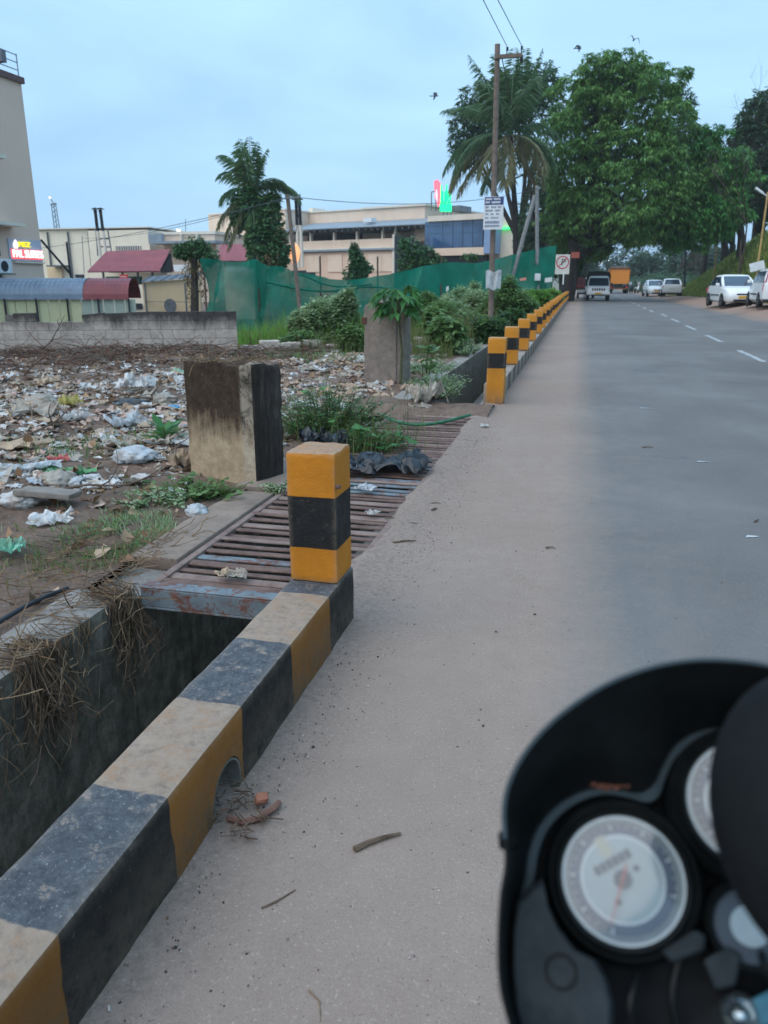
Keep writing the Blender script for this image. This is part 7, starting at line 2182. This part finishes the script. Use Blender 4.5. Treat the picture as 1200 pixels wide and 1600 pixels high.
# right side posts
g = at(1184, 440, 44); pole('bamboo_pole', (g.x - .1, 44, .4), at(1200, 300, 44), .055, M_BAMB, 'tall yellow bamboo pole leaning right beside the parked cars')
mb = MB(); a, b = at(1198, 306, 44), at(1184, 296, 44); mb.tube([a, b], .03, 6); mb.tube([a.lerp(b, .4), b + (b - a) * .25], .06, 6); tag(mb.build('street_lamp', W_WHITE), 'small white lamp arm at the top of the bamboo pole', 'lamp')
pl_ = empty('white_plate', at(1183, 416, 43.8), R(-6), 'tilted blank white plate tied to the bamboo pole', 'sign'); mb = MB(); mb.box((0, 0, 0), (.68, .02, .42), Matrix.Rotation(R(-16), 3, 'Y')); mb.build('panel', W_WHITE, pl_)
g = at(1117, 420, 66); pole('thin_pole', (g.x, 66, z_hill(g.x, 66)), at(1125, 340, 66), .06, M_BAMB, 'thin brown pole on the slope above the car parked facing the camera')
g = at(1157, 440, 52); pole('stake', (g.x, 52, .4), at(1158, 375, 52), .06, M_BARK, 'brown stake at the foot of the slope behind the parked car roof')
g = at(1069, 458, 86); pole('black_post', (g.x, 86, .1), at(1072, 386, 86), .11, W_DARK, 'black lamp post with a pale base beside the far parked sedans')
mb = MB(); c = at(1069, 452, 85.8); mb.box((c.x, c.y, .55), (.55, .4, .62), None, 0, (.9, .9)); tag(mb.build('bollard_block', W_TRIM, bevel=.03), 'pale concrete block at the foot of the black lamp post', 'block')
# lights and pale building far down the road
for i, (px, py) in enumerate(((950, 400), (954, 407), (944, 411), (938, 415))):
    c = at(px, py, 230); e = empty('street_lamp', (c.x, 230, 0), 0, ['brightest lit street lamp far down the road over the truck', 'second lit street lamp just below the brightest one', 'third small lit lamp left of the truck top', 'lowest small lit lamp left of the truck top'][i], 'street lamp'); mb = MB(); mb.tube([(.0, 0, -1), (0, 0, c.z), (-.6, 0, c.z + .2)], .10, 5); mb.build('pole', W_STEEL, e)
    mb = MB(); mb.lathe([(.0001, -.3), (.75 if i == 0 else .35, 0), (.0001, .3)], 10, Matrix.Translation((-.6, 0, c.z))); mb.build('lamp_head', bpy.data.materials.get('lamp_glow') or emit('lamp_glow', (.95, .97, 1, 1), 1.6), e)

# ------------------------------------------------------------------ birds
M_BIRD = simple('dark_plumage', lin(58, 68, 78), lin(40, 48, 56), 8, .8)
def bird(px, py, Y, span, heading, flap, roll, label):
    e = empty('bird', at(px, py, Y), R(heading), label, 'bird', 'birds in the sky'); e.rotation_euler = (R(roll), 0, R(heading))
    b = [[Vector((x, r * math.cos(R(a)), r * .8 * math.sin(R(a)))) * span for a in range(0, 360, 45)] for x, r in ((.26, .005), (.22, .03), (.1, .06), (-.05, .06), (-.18, .03), (-.34, .045), (-.42, .05))]
    mb = MB(); mb.loft(b)
    for s in (-1, 1):
        prof = [(0, .14, -.12, 0), (.25, .16, -.10, .12 * flap), (.5, .10, -.12, .16 * flap), (.78, .0, -.14, .02 * flap), (.95, -.10, -.16, -.12 * flap)]
        mb.loft([[(Vector((a, s * w * .6, z + .012)) * span), (Vector(((a + c) / 2, s * w * .6, z + .02)) * span), (Vector((c, s * w * .6, z)) * span), (Vector(((a + c) / 2, s * w * .6, z - .005)) * span)] for (w, a, c, z) in prof])
    mb.build('body', M_BIRD, e, True)
bird(990, 63, 45, .62, 100, 1.6, 20, 'dark bird with drooped wings highest in the sky on the right'); bird(904, 76, 45, .62, 20, 1.2, 25, 'dark bird gliding left of the highest bird, above the mango'); bird(680, 150, 40, .62, 12, .9, 30, 'dark bird flapping by itself left of the utility pole')

# ------------------------------------------------------------------ vehicles
def carpaint(name, c):
    t = NT(name); p = t.P('object'); z = t.sep(t.P())[2]
    d = t.math('MULTIPLY', t.rng(z, .15, .75, 1, 0), t.rng(t.noise(p, 4, 6, .7), .3, .7))
    t.color(t.mix(t.math('MULTIPLY', d, .35), c, lin(150, 132, 116))); t.rough(.3); t.spec(.5); t.b.inputs['Coat Weight'].default_value = .4; return t.mat
C_WHITE = carpaint('white_car_paint', lin(226, 228, 228)); C_ORANGE = carpaint('orange_truck_paint', lin(232, 146, 58)); C_RED = carpaint('red_cart_paint', lin(176, 54, 50))
C_TYRE = simple('tyre_rubber', lin(36, 36, 38), lin(24, 24, 26), 20, .85); C_RIM = simple('wheel_alloy', lin(160, 164, 168), lin(120, 124, 128), 20, .4, 0, 60, .5)
C_GLASS = simple('car_glass', lin(46, 64, 82), lin(34, 50, 66), 1.5, .06, 0, 60, 0, .9); C_BLACK = simple('black_trim', lin(28, 30, 34), lin(20, 22, 25), 5, .5)
C_LAMP = simple('clear_lamp', lin(206, 214, 220), lin(170, 180, 188), 9, .12, 0, 60, 0, .8); C_TAIL = simple('red_tail_lamp', lin(200, 70, 84), lin(160, 40, 54), 6, .2, 0, 60, 0, .8); C_PLATE = simple('yellow_plate', lin(224, 168, 40), lin(200, 148, 34), 9, .5)
C_TAILLIT = emit('lit_tail_lamp', (1, .25, .22, 1), 1.0)
def wheel(root, x, y, r, w, side):
    M = Matrix.Translation((x, y, r)) @ Matrix.Rotation(R(90), 4, 'Y')
    mb = MB(); mb.lathe([(r * .66, -w / 2), (r * .93, -w / 2), (r, -w * .32), (r, w * .32), (r * .93, w / 2), (r * .66, w / 2), (r * .64, 0)], 26, M); t = mb.build('wheel', C_TYRE, root, True)
    mb = MB(); s = side
    mb.lathe([(r * .66, s * w * .44), (r * .6, s * w * .36), (r * .2, s * w * .40), (.0001, s * w * .42)], 20, M)
    for k in range(6):
        a = R(60 * k); mb.box(M @ Vector((math.cos(a) * r * .42, math.sin(a) * r * .42, s * w * .42)), (.02, r * .42, r * .12), (Matrix.Rotation(a - R(90) if False else -a + R(90), 3, 'X')))
    mb.build('rim', C_RIM, t)
def car(name, label, loc, rz, spec, cat='car', group=None):
    """built facing +y; spec gives length, width, profile stations and cabin corners"""
    e = empty(name, loc, rz, label, cat, group)
    W = spec['W'] / 2
    rings = []
    for (y, zl, zb, hw) in spec['st']:
        h = W * hw
        rings.append([Vector((s * a, y, z)) for s, a, z in ((-1, h * .86, zl), (-1, h * .985, zl + .10), (-1, h, zl + (zb - zl) * .55), (-1, h * .97, zb - .06), (-1, h * .90, zb - .005), (-1, h * .45, zb + .02), (1, h * .45, zb + .02), (1, h * .90, zb - .005), (1, h * .97, zb - .06), (1, h, zl + (zb - zl) * .55), (1, h * .985, zl + .10), (1, h * .86, zl))])
    mb = MB(); mb.loft(rings); body = mb.build('body', C_WHITE, e, True)
    yb0, yb1, yt0, yt1, zb, zt = spec['cab']     # belt rear/front, roof rear/front
    wb, wt = W * .90, W * .74
    base = [Vector((-wb, yb0, zb)), Vector((wb, yb0, zb)), Vector((wb, yb1, zb)), Vector((-wb, yb1, zb))]
    topc = [Vector((-wt, yt0, zt)), Vector((wt, yt0, zt)), Vector((wt, yt1, zt)), Vector((-wt, yt1, zt))]
    n = 7; rings = []
    for k in range(5):
        u = k / 4; rings.append([base[j].lerp(topc[j], u) + Vector(((1 if base[j].x > 0 else -1) * .05 * math.sin(u * 3.14), 0, 0)) for j in range(4)])
    cx = sum(topc, Vector()) / 4
    rings.append([p.lerp(cx, .12) + Vector((0, 0, .035)) for p in topc]); rings.append([p.lerp(cx, .5) + Vector((0, 0, .06)) for p in topc])
    mb = MB(); mb.loft(rings); mb.build('cabin', C_WHITE, e, True, .0)
    def patch(name, a, b, c, d, us, vs, mat, off):
        nrm = (b - a).cross(d - a).normalized(); cc = Vector((0, (yb0 + yb1) / 2, zb + .1))
        if nrm.dot((a + b + c + d) / 4 - cc) < 0: nrm = -nrm
        q = [a.lerp(b, u).lerp(d.lerp(c, u), v) + nrm * off for u, v in ((us[0], vs[0]), (us[1], vs[0]), (us[1], vs[1]), (us[0], vs[1]))]
        mb = MB(); mb.hexa([p - nrm * .03 for p in q] + q); return mb.build(name, mat, e)
    patch('windscreen', base[3], base[2], topc[2], topc[3], (.05, .95), (.06, .93), C_GLASS, .014)
    patch('rear_window', base[0], base[1], topc[1], topc[0], (.08, .92), (.12, .9), C_GLASS, .014)
    for s in (1, 2) if False else ((1, 2), (0, 3)):
        a, b, c, d = base[s[0]], base[s[1]], topc[s[1]], topc[s[0]]
        for us in spec.get('side', ((.06, .48), (.52, .93))): patch('side_window', a, b, c, d, us, (.10, .86), C_GLASS, .055)
    for s in (-1, 1):
        for y in (spec['axle'][0], spec['axle'][1]):
            mb = MB(); mb.lathe([(spec['r'] * 1.16, -.02), (spec['r'] * 1.16, .012), (.001, .012)], 24, Matrix.Translation((s * W * .985, y, spec['r'])) @ Matrix.Rotation(R(90 * s), 4, 'Y')); mb.build('wheel_arch', C_BLACK, e)
            wheel(e, s * (W - .088), y, spec['r'], .2, s)
        mb = MB(); mb.loft([[Vector((s * (W + .02 + dx), spec['mir'] + dy * .06, zb + .10 + dz * .07)) for dy, dz in ((-1, -1), (1, -1), (1, 1), (-1, 1))] for dx in (0, .16)]); mb.build('side_mirror', C_WHITE if spec.get('wm', 1) else C_BLACK, e, bevel=.02)
        mb = MB(); mb.span((s * W - .012, spec['axle'][0] + .42, spec['bz']), (s * W + .012, spec['axle'][1] - .48, spec['bz'] + .06)); mb.build('rub_strip', C_BLACK, e)
    y1 = spec['st'][-1][0]; y0 = spec['st'][0][0]; fz = spec['fz']
    for s in (-1, 1):
        mb = MB(); mb.hexa([Vector((s * W * a, y, z)) for a, y, z in ((.52, y1 - .10, fz - .08), (.90, y1 - .30, fz - .06), (.86, y1 - .42, fz - .06), (.50, y1 - .30, fz - .08), (.55, y1 - .20, fz + .10), (.90, y1 - .46, fz + .15), (.86, y1 - .52, fz + .15), (.50, y1 - .4, fz + .10))]); mb.build('headlight', C_LAMP, e, bevel=.01)
        mb = MB(); rz_ = spec['rzz']; mb.hexa([Vector((s * W * a, y, z)) for a, y, z in ((.70, y0 - .01, rz_ - spec['th']), (.97, y0 + .10, rz_ - spec['th']), (.95, y0 + .25, rz_ - spec['th']), (.70, y0 + .2, rz_ - spec['th']), (.74, y0 + .01, rz_ + spec['th']), (.955, y0 + .12, rz_ + spec['th']), (.94, y0 + .25, rz_ + spec['th']), (.72, y0 + .2, rz_ + spec['th']))]); mb.build('tail_light', C_TAIL, e, bevel=.01)
        mb = MB(); mb.lathe([(.06, 0), (.05, .02), (.0001, .02)], 12, Matrix.Translation((s * W * .68, y1 - .075, .42)) @ Matrix.Rotation(R(-90), 4, 'X')); mb.build('fog_lamp', C_BLACK, e)
    mb = MB(); mb.span((-W * .40, y1 - .06, fz - .08), (W * .40, y1 + .012, fz + .0)); mb.build('grille', C_BLACK, e, bevel=.02)
    mb = MB(); mb.span((-W * .55, y1 - .05, .27), (W * .55, y1 + .02, .37)); mb.build('lower_grille', C_BLACK, e, bevel=.02)
    mb = MB(); mb.span((-.25, y1 + .0, .42), (.25, y1 + .03, .53)); mb.build('number_plate', C_PLATE, e)
    mb = MB(); mb.span((-.25, y0 - .03, .66), (.25, y0 + .0, .77)); mb.build('number_plate', C_PLATE if spec.get('yp', 1) else W_WHITE, e)
    mb = MB(); mb.span((-W * .9, y0 - .02, .22), (W * .9, y0 + .1, .34)); mb.build('bumper_trim', C_BLACK, e, bevel=.02)
    return e
SWIFT = dict(W=1.70, st=[(-2.05, .42, .82, .74), (-1.98, .26, .96, .88), (-1.5, .22, 1.0, .97), (0, .2, .97, 1.0), (.9, .2, .95, 1.0), (1.45, .22, .90, .97), (1.85, .24, .80, .90), (2.0, .28, .66, .78), (2.04, .34, .54, .66)], cab=(-1.55, 1.02, -.85, .12, .95, 1.47), axle=(-1.3, 1.24), r=.30, mir=.72, bz=.52, fz=.64, rzz=.78, th=.12)
SEDAN = dict(W=1.72, st=[(-2.15, .40, .90, .80), (-2.10, .26, 1.0, .90), (-1.55, .22, 1.02, .97), (0, .2, .98, 1.0), (1.0, .2, .95, 1.0), (1.55, .22, .90, .97), (1.95, .24, .80, .90), (2.12, .28, .66, .78), (2.16, .34, .54, .66)], cab=(-1.6, 1.05, -.95, .15, .97, 1.47), axle=(-1.35, 1.3), r=.30, mir=.75, bz=.52, fz=.64, rzz=.82, th=.10, yp=0)
WAGON = dict(W=1.66, st=[(-1.85, .40, .95, .86), (-1.82, .26, 1.0, .94), (-1.4, .22, 1.0, .99), (0, .2, .97, 1.0), (.8, .2, .95, 1.0), (1.25, .22, .90, .97), (1.65, .24, .80, .90), (1.78, .28, .66, .78), (1.8, .34, .54, .66)], cab=(-1.74, .95, -1.45, .15, .95, 1.52), axle=(-1.15, 1.15), r=.29, mir=.66, bz=.5, fz=.64, rzz=.80, th=.15, side=((.05, .22), (.26, .58), (.62, .93)))
c = at(1146, 450, 43)
car('parked_car', 'white car with dark side windows parked facing the camera on the dusty right verge', (c.x, 43, z_right(c.x, 43) - .02), R(185), SWIFT, 'car', 'cars parked along the right verge')
wg = car('parked_car', 'white estate car cut off by the right edge, tail lights towards the camera', (8.12, 37.5, z_right(8.1, 37.5) - .02), R(-1), WAGON, 'car', 'cars parked along the right verge')
for s in (-1, 1):
    mb = MB(); mb.hexa([Vector((s * a, y, z)) for a, y, z in ((.69, -1.78, 1.0), (.78, -1.66, 1.0), (.76, -1.5, 1.0), (.68, -1.6, 1.0), (.60, -1.52, 1.46), (.66, -1.44, 1.46), (.65, -1.36, 1.46), (.6, -1.4, 1.46))]); mb.build('pillar_lamp', simple('deep_red_lamp', lin(150, 40, 62), lin(120, 28, 48), 6, .3), wg)
c = at(1048, 450, 76); car('parked_car', 'white saloon parked with its tail to the camera beside the black lamp post', (c.x, 76, z_right(c.x, 76)), R(-2), SEDAN, 'car', 'cars parked along the right verge')
c = at(1022, 450, 82); car('oncoming_car', 'white car facing the camera just left of the parked saloon', (c.x, 82, z_right(c.x, 82)), R(180 + 4), SEDAN, 'car')
# pickup facing the camera
pk = empty('pickup_truck', (at(934.5, 450, 64).x, 64, 0), R(180), 'white pickup with a black covered load bed facing the camera near the kerb end', 'pickup')
W = .84
mb = MB(); rr = []
for (y, zl, zb, hw) in ((-2.2, .55, 1.0, .96), (0, .5, 1.0, 1.0), (.6, .42, 1.05, 1.0), (1.5, .40, 1.04, 1.0), (1.95, .40, .98, .98), (2.1, .42, .86, .93), (2.14, .45, .72, .88)):
    h = W * hw; rr.append([Vector((s * a, y, z)) for s, a, z in ((-1, h * .95, zl), (-1, h, zl + .15), (-1, h, zb - .08), (-1, h * .92, zb), (1, h * .92, zb), (1, h, zb - .08), (1, h, zl + .15), (1, h * .95, zl))])
mb.loft(rr); mb.build('body', C_WHITE, pk, True)
cb = [[Vector((s * W * w, y, z)) for s, y in ((-1, y0), (1, y0), (1, y1), (-1, y1))] for z, w, y0, y1 in ((1.02, .97, -.1, 1.25), (1.35, .95, -.1, 1.08), (1.72, .84, -.05, .72), (1.80, .74, .05, .6))]
mb = MB(); mb.loft(cb); mb.build('cab', C_WHITE, pk, True)
mb = MB(); mb.loft([[(-.74, 1.24, 1.10), (.74, 1.24, 1.10), (.74, 1.0, 1.10), (-.74, 1.0, 1.10)], [(-.73, 1.10, 1.35), (.73, 1.10, 1.35), (.73, .9, 1.35), (-.73, .9, 1.35)], [(-.66, .82, 1.66), (.66, .82, 1.66), (.66, .6, 1.66), (-.66, .6, 1.66)]]); mb.build('windscreen', C_GLASS, pk)
for s in (-1, 1):
    mb = MB(); mb.hexa([(s * .80, .0, 1.12), (s * .825, .0, 1.12), (s * .825, 1.0, 1.12), (s * .80, 1.0, 1.12), (s * .70, .0, 1.6), (s * .74, .0, 1.6), (s * .74, .72, 1.6), (s * .70, .72, 1.6)]); mb.build('side_window', C_GLASS, pk)
    mb = MB(); mb.hexa([(s * .60, 2.02, .74), (s * .80, 1.96, .74), (s * .78, 1.8, .74), (s * .58, 1.8, .74), (s * .60, 1.98, .90), (s * .80, 1.9, .92), (s * .78, 1.8, .92), (s * .58, 1.8, .90)]); mb.build('headlight', C_LAMP, pk)
    mb = MB(); mb.span((s * .86, .95, 1.08), (s * 1.02, 1.05, 1.3)); mb.build('side_mirror', C_BLACK, pk, bevel=.02)
    mb = MB(); mb.lathe([(.07, 0), (.0001, .02)], 10, Matrix.Translation((s * .62, 2.12, .56)) @ Matrix.Rotation(R(-90), 4, 'X')); mb.build('fog_lamp', C_BLACK, pk)
    for y in (1.35, -1.4): wheel(pk, s * .74, y, .34, .22, s)
for k in range(6):
    x = -.42 + .168 * k; mb = MB(); mb.span((x - .05, 2.04, .74), (x + .05, 2.145, .92)); mb.build('grille_slot', C_BLACK, pk)
mb = MB(); mb.span((-.86, 2.0, .46), (.86, 2.2, .64)); mb.build('bumper', C_WHITE, pk, bevel=.03)
mb = MB(); mb.span((-.5, 2.1, .38), (.5, 2.19, .455)); mb.build('lower_grille', C_BLACK, pk)
mb = MB(); mb.span((-.25, 2.2, .50), (.25, 2.22, .61)); mb.build('number_plate', C_PLATE, pk)
mb = MB(); rr = []
for y in (-2.2, -1.5, -.8, -.15): rr.append([(-.86, y, 1.0), (-.90, y, 1.85), (-.76, y, 2.12), (0, y, 2.18), (.76, y, 2.12), (.90, y, 1.85), (.86, y, 1.0)])
mb.loft(rr); mb.build('load_cover', C_BLACK, pk)
# orange truck from behind
tk = empty('tipper_truck', (at(966.5, 450, 104).x, 104, 0), 0, 'orange tipper truck seen from behind, driving away up the road', 'truck')
mb = MB(); mb.hexa([(-1.18, 0, 1.15), (1.18, 0, 1.15), (1.18, 5.2, 1.15), (-1.18, 5.2, 1.15), (-1.27, -.15, 2.95), (1.27, -.15, 2.95), (1.27, 5.2, 2.95), (-1.27, 5.2, 2.95)]); mb.build('tipper_body', C_ORANGE, tk, bevel=.03)
mb = MB()
for x in (-1.22, 1.16): mb.span((x, -.2, 1.2), (x + .06, -.06, 2.95))
mb.span((-1.27, -.22, 2.88), (1.27, -.08, 2.96)); mb.build('body_rib', simple('brown_tipper_rib', lin(150, 92, 44), lin(120, 72, 36), 4, .6), tk)
mb = MB(); mb.span((-1.1, .2, 2.95), (1.1, 5, 3.22)); mb.build('load', simple('dull_load', lin(120, 108, 96), lin(84, 76, 68), 3, .9), tk, bevel=.1)
mb = MB(); mb.span((-1.15, 5.35, .9), (1.15, 6.9, 2.9)); mb.build('cab', C_WHITE, tk, bevel=.08)
mb = MB(); mb.span((-.45, .1, .7), (.45, 6.6, 1.1)); mb.build('chassis', C_BLACK, tk)
mb = MB(); mb.span((-1.15, -.05, .52), (1.15, .08, .68)); mb.build('bumper_bar', simple('brown_bar', lin(120, 78, 54), lin(90, 58, 42), 4, .7), tk)
for s in (-1, 1):
    mb = MB(); mb.span((s * .80, -.1, .72), (s * 1.12, -.02, .9)); mb.build('tail_light', C_TAIL, tk)
    mb = MB(); mb.span((s * .62, .02, .35), (s * 1.14, .05, .8)); mb.build('mud_flap', C_BLACK, tk)
    for y in (.9, 2.2, 5.9): wheel(tk, s * .95, y, .5, .5 if y < 3 else .28, s)
# van and red cart left of the pickup
vn = empty('van', (at(915.5, 450, 71).x, 71, 0), 0, 'white van seen from behind with a lit red tail lamp, left of the pickup', 'van')
mb = MB(); mb.loft([[Vector((s * .74 * w, y, z)) for s, w, z in ((-1, .95, .35), (-1, 1, .9), (-1, .88, 1.8), (1, .88, 1.8), (1, 1, .9), (1, .95, .35))] for y in (0, .1, 3.0, 3.4)]); mb.build('body', C_WHITE, vn, True, .03)
mb = MB(); mb.span((-.55, -.02, 1.1), (.55, .02, 1.6)); mb.build('rear_window', C_GLASS, vn)
for s in (-1, 1):
    mb = MB(); mb.span((s * .60, -.03, .75), (s * .72, .02, 1.0)); mb.build('tail_light', C_TAILLIT if s < 0 else C_TAIL, vn)
    for y in (.6, 2.8): wheel(vn, s * .64, y, .28, .18, s)
mb = MB(); mb.span((-.7, -.06, .36), (.7, .04, .5)); mb.build('bumper', C_BLACK, vn, bevel=.02)
ct = empty('handcart', (at(905.5, 450, 66).x, 66, 0), 0, 'small red panelled cart on spoked wheels at the end of the far kerb', 'cart')
mb = MB(); mb.span((-.42, 0, .95), (.42, .9, 1.75)); mb.build('red_box', C_RED, ct, bevel=.02)
mb = MB(); mb.span((-.5, -.05, 1.75), (.5, 1, 1.82)); mb.build('top_board', C_BLACK, ct)
mb = MB(); mb.lathe([(.16, 0), (.13, .012), (.10, 0)], 20, Matrix.Translation((0.02, -.01, 1.36)) @ Matrix.Rotation(R(90), 4, 'X')); mb.build('dark_ring', C_BLACK, ct)
mb = MB(); mb.span((-.45, .05, .78), (.45, .9, .95)); mb.build('deck', M_DEAD, ct)
for s in (-1, 1): wheel(ct, s * .48, .5, .36, .07, s)
mb = MB()
for s in (-1, 1): mb.tube([(s * .3, .0, .85), (s * .3, -.5, .9)], .02, 5); mb.tube([(s * .36, .05, .8), (s * .36, .05, 0)], .02, 5)
mb.build('handle', W_STEEL, ct)
# two scooters far on the right
for i, (px, Y) in enumerate(((986.5, 112), (995, 106))):
    x = at(px, 450, Y).x; sc = empty('scooter', (x, Y, .0), R(10 - 30 * i), ['dark scooter parked on the far right verge behind the truck', 'scooter with white bodywork beside the far dark scooter'][i], 'scooter')
    for y in (-.62, .62): 
        mb = MB(); mb.lathe([(.16, -.05), (.24, -.05), (.26, 0), (.24, .05), (.16, .05)], 16, Matrix.Translation((0, y, .26)) @ Matrix.Rotation(R(90), 4, 'Y')); mb.build('wheel', C_TYRE, sc)
    mb = MB(); mb.loft([[Vector((w * math.cos(R(a)), y, z + h * math.sin(R(a)))) for a in range(0, 360, 45)] for y, z, w, h in ((-.8, .7, .08, .08), (-.5, .62, .18, .2), (0, .5, .16, .18), (.2, .38, .17, .08), (.5, .6, .14, .22), (.66, .9, .10, .12))]); mb.build('body', C_WHITE if i else C_BLACK, sc, True)
    mb = MB(); mb.span((-.14, -.75, .8), (.14, .1, .9)); mb.build('seat', C_BLACK, sc, bevel=.03)
    mb = MB(); mb.tube([(-.34, .5, 1.05), (0, .62, 1.0), (.34, .5, 1.05)], .02, 6); mb.tube([(0, .62, 1.0), (0, .66, .5)], .03, 6); mb.build('handlebar', C_BLACK, sc)
    mb = MB(); mb.loft([[Vector((x_, .70 + .02 * z_, .95 + .45 * z_)) for x_ in (-.18, .18)] for z_ in (0, 1)], cap=False, closed=False); mb.build('windshield', C_LAMP, sc)

# ------------------------------------------------------------------ evening haze
mb = MB(); mb.span((-3050, -650, -2.6), (3050, 4050, 24))
hz = bpy.data.materials.new('pale_haze'); hz.use_nodes = True
hn, hl = hz.node_tree.nodes, hz.node_tree.links
hn.remove(hn['Principled BSDF'])
pv = hn.new('ShaderNodeVolumePrincipled'); pv.inputs['Color'].default_value = (.86, .92, .96, 1); pv.inputs['Density'].default_value = .0004
hl.new(pv.outputs[0], hn['Material Output'].inputs['Volume'])
tag(mb.build('haze', hz), kind='stuff')
S.cycles.volume_bounces = 1
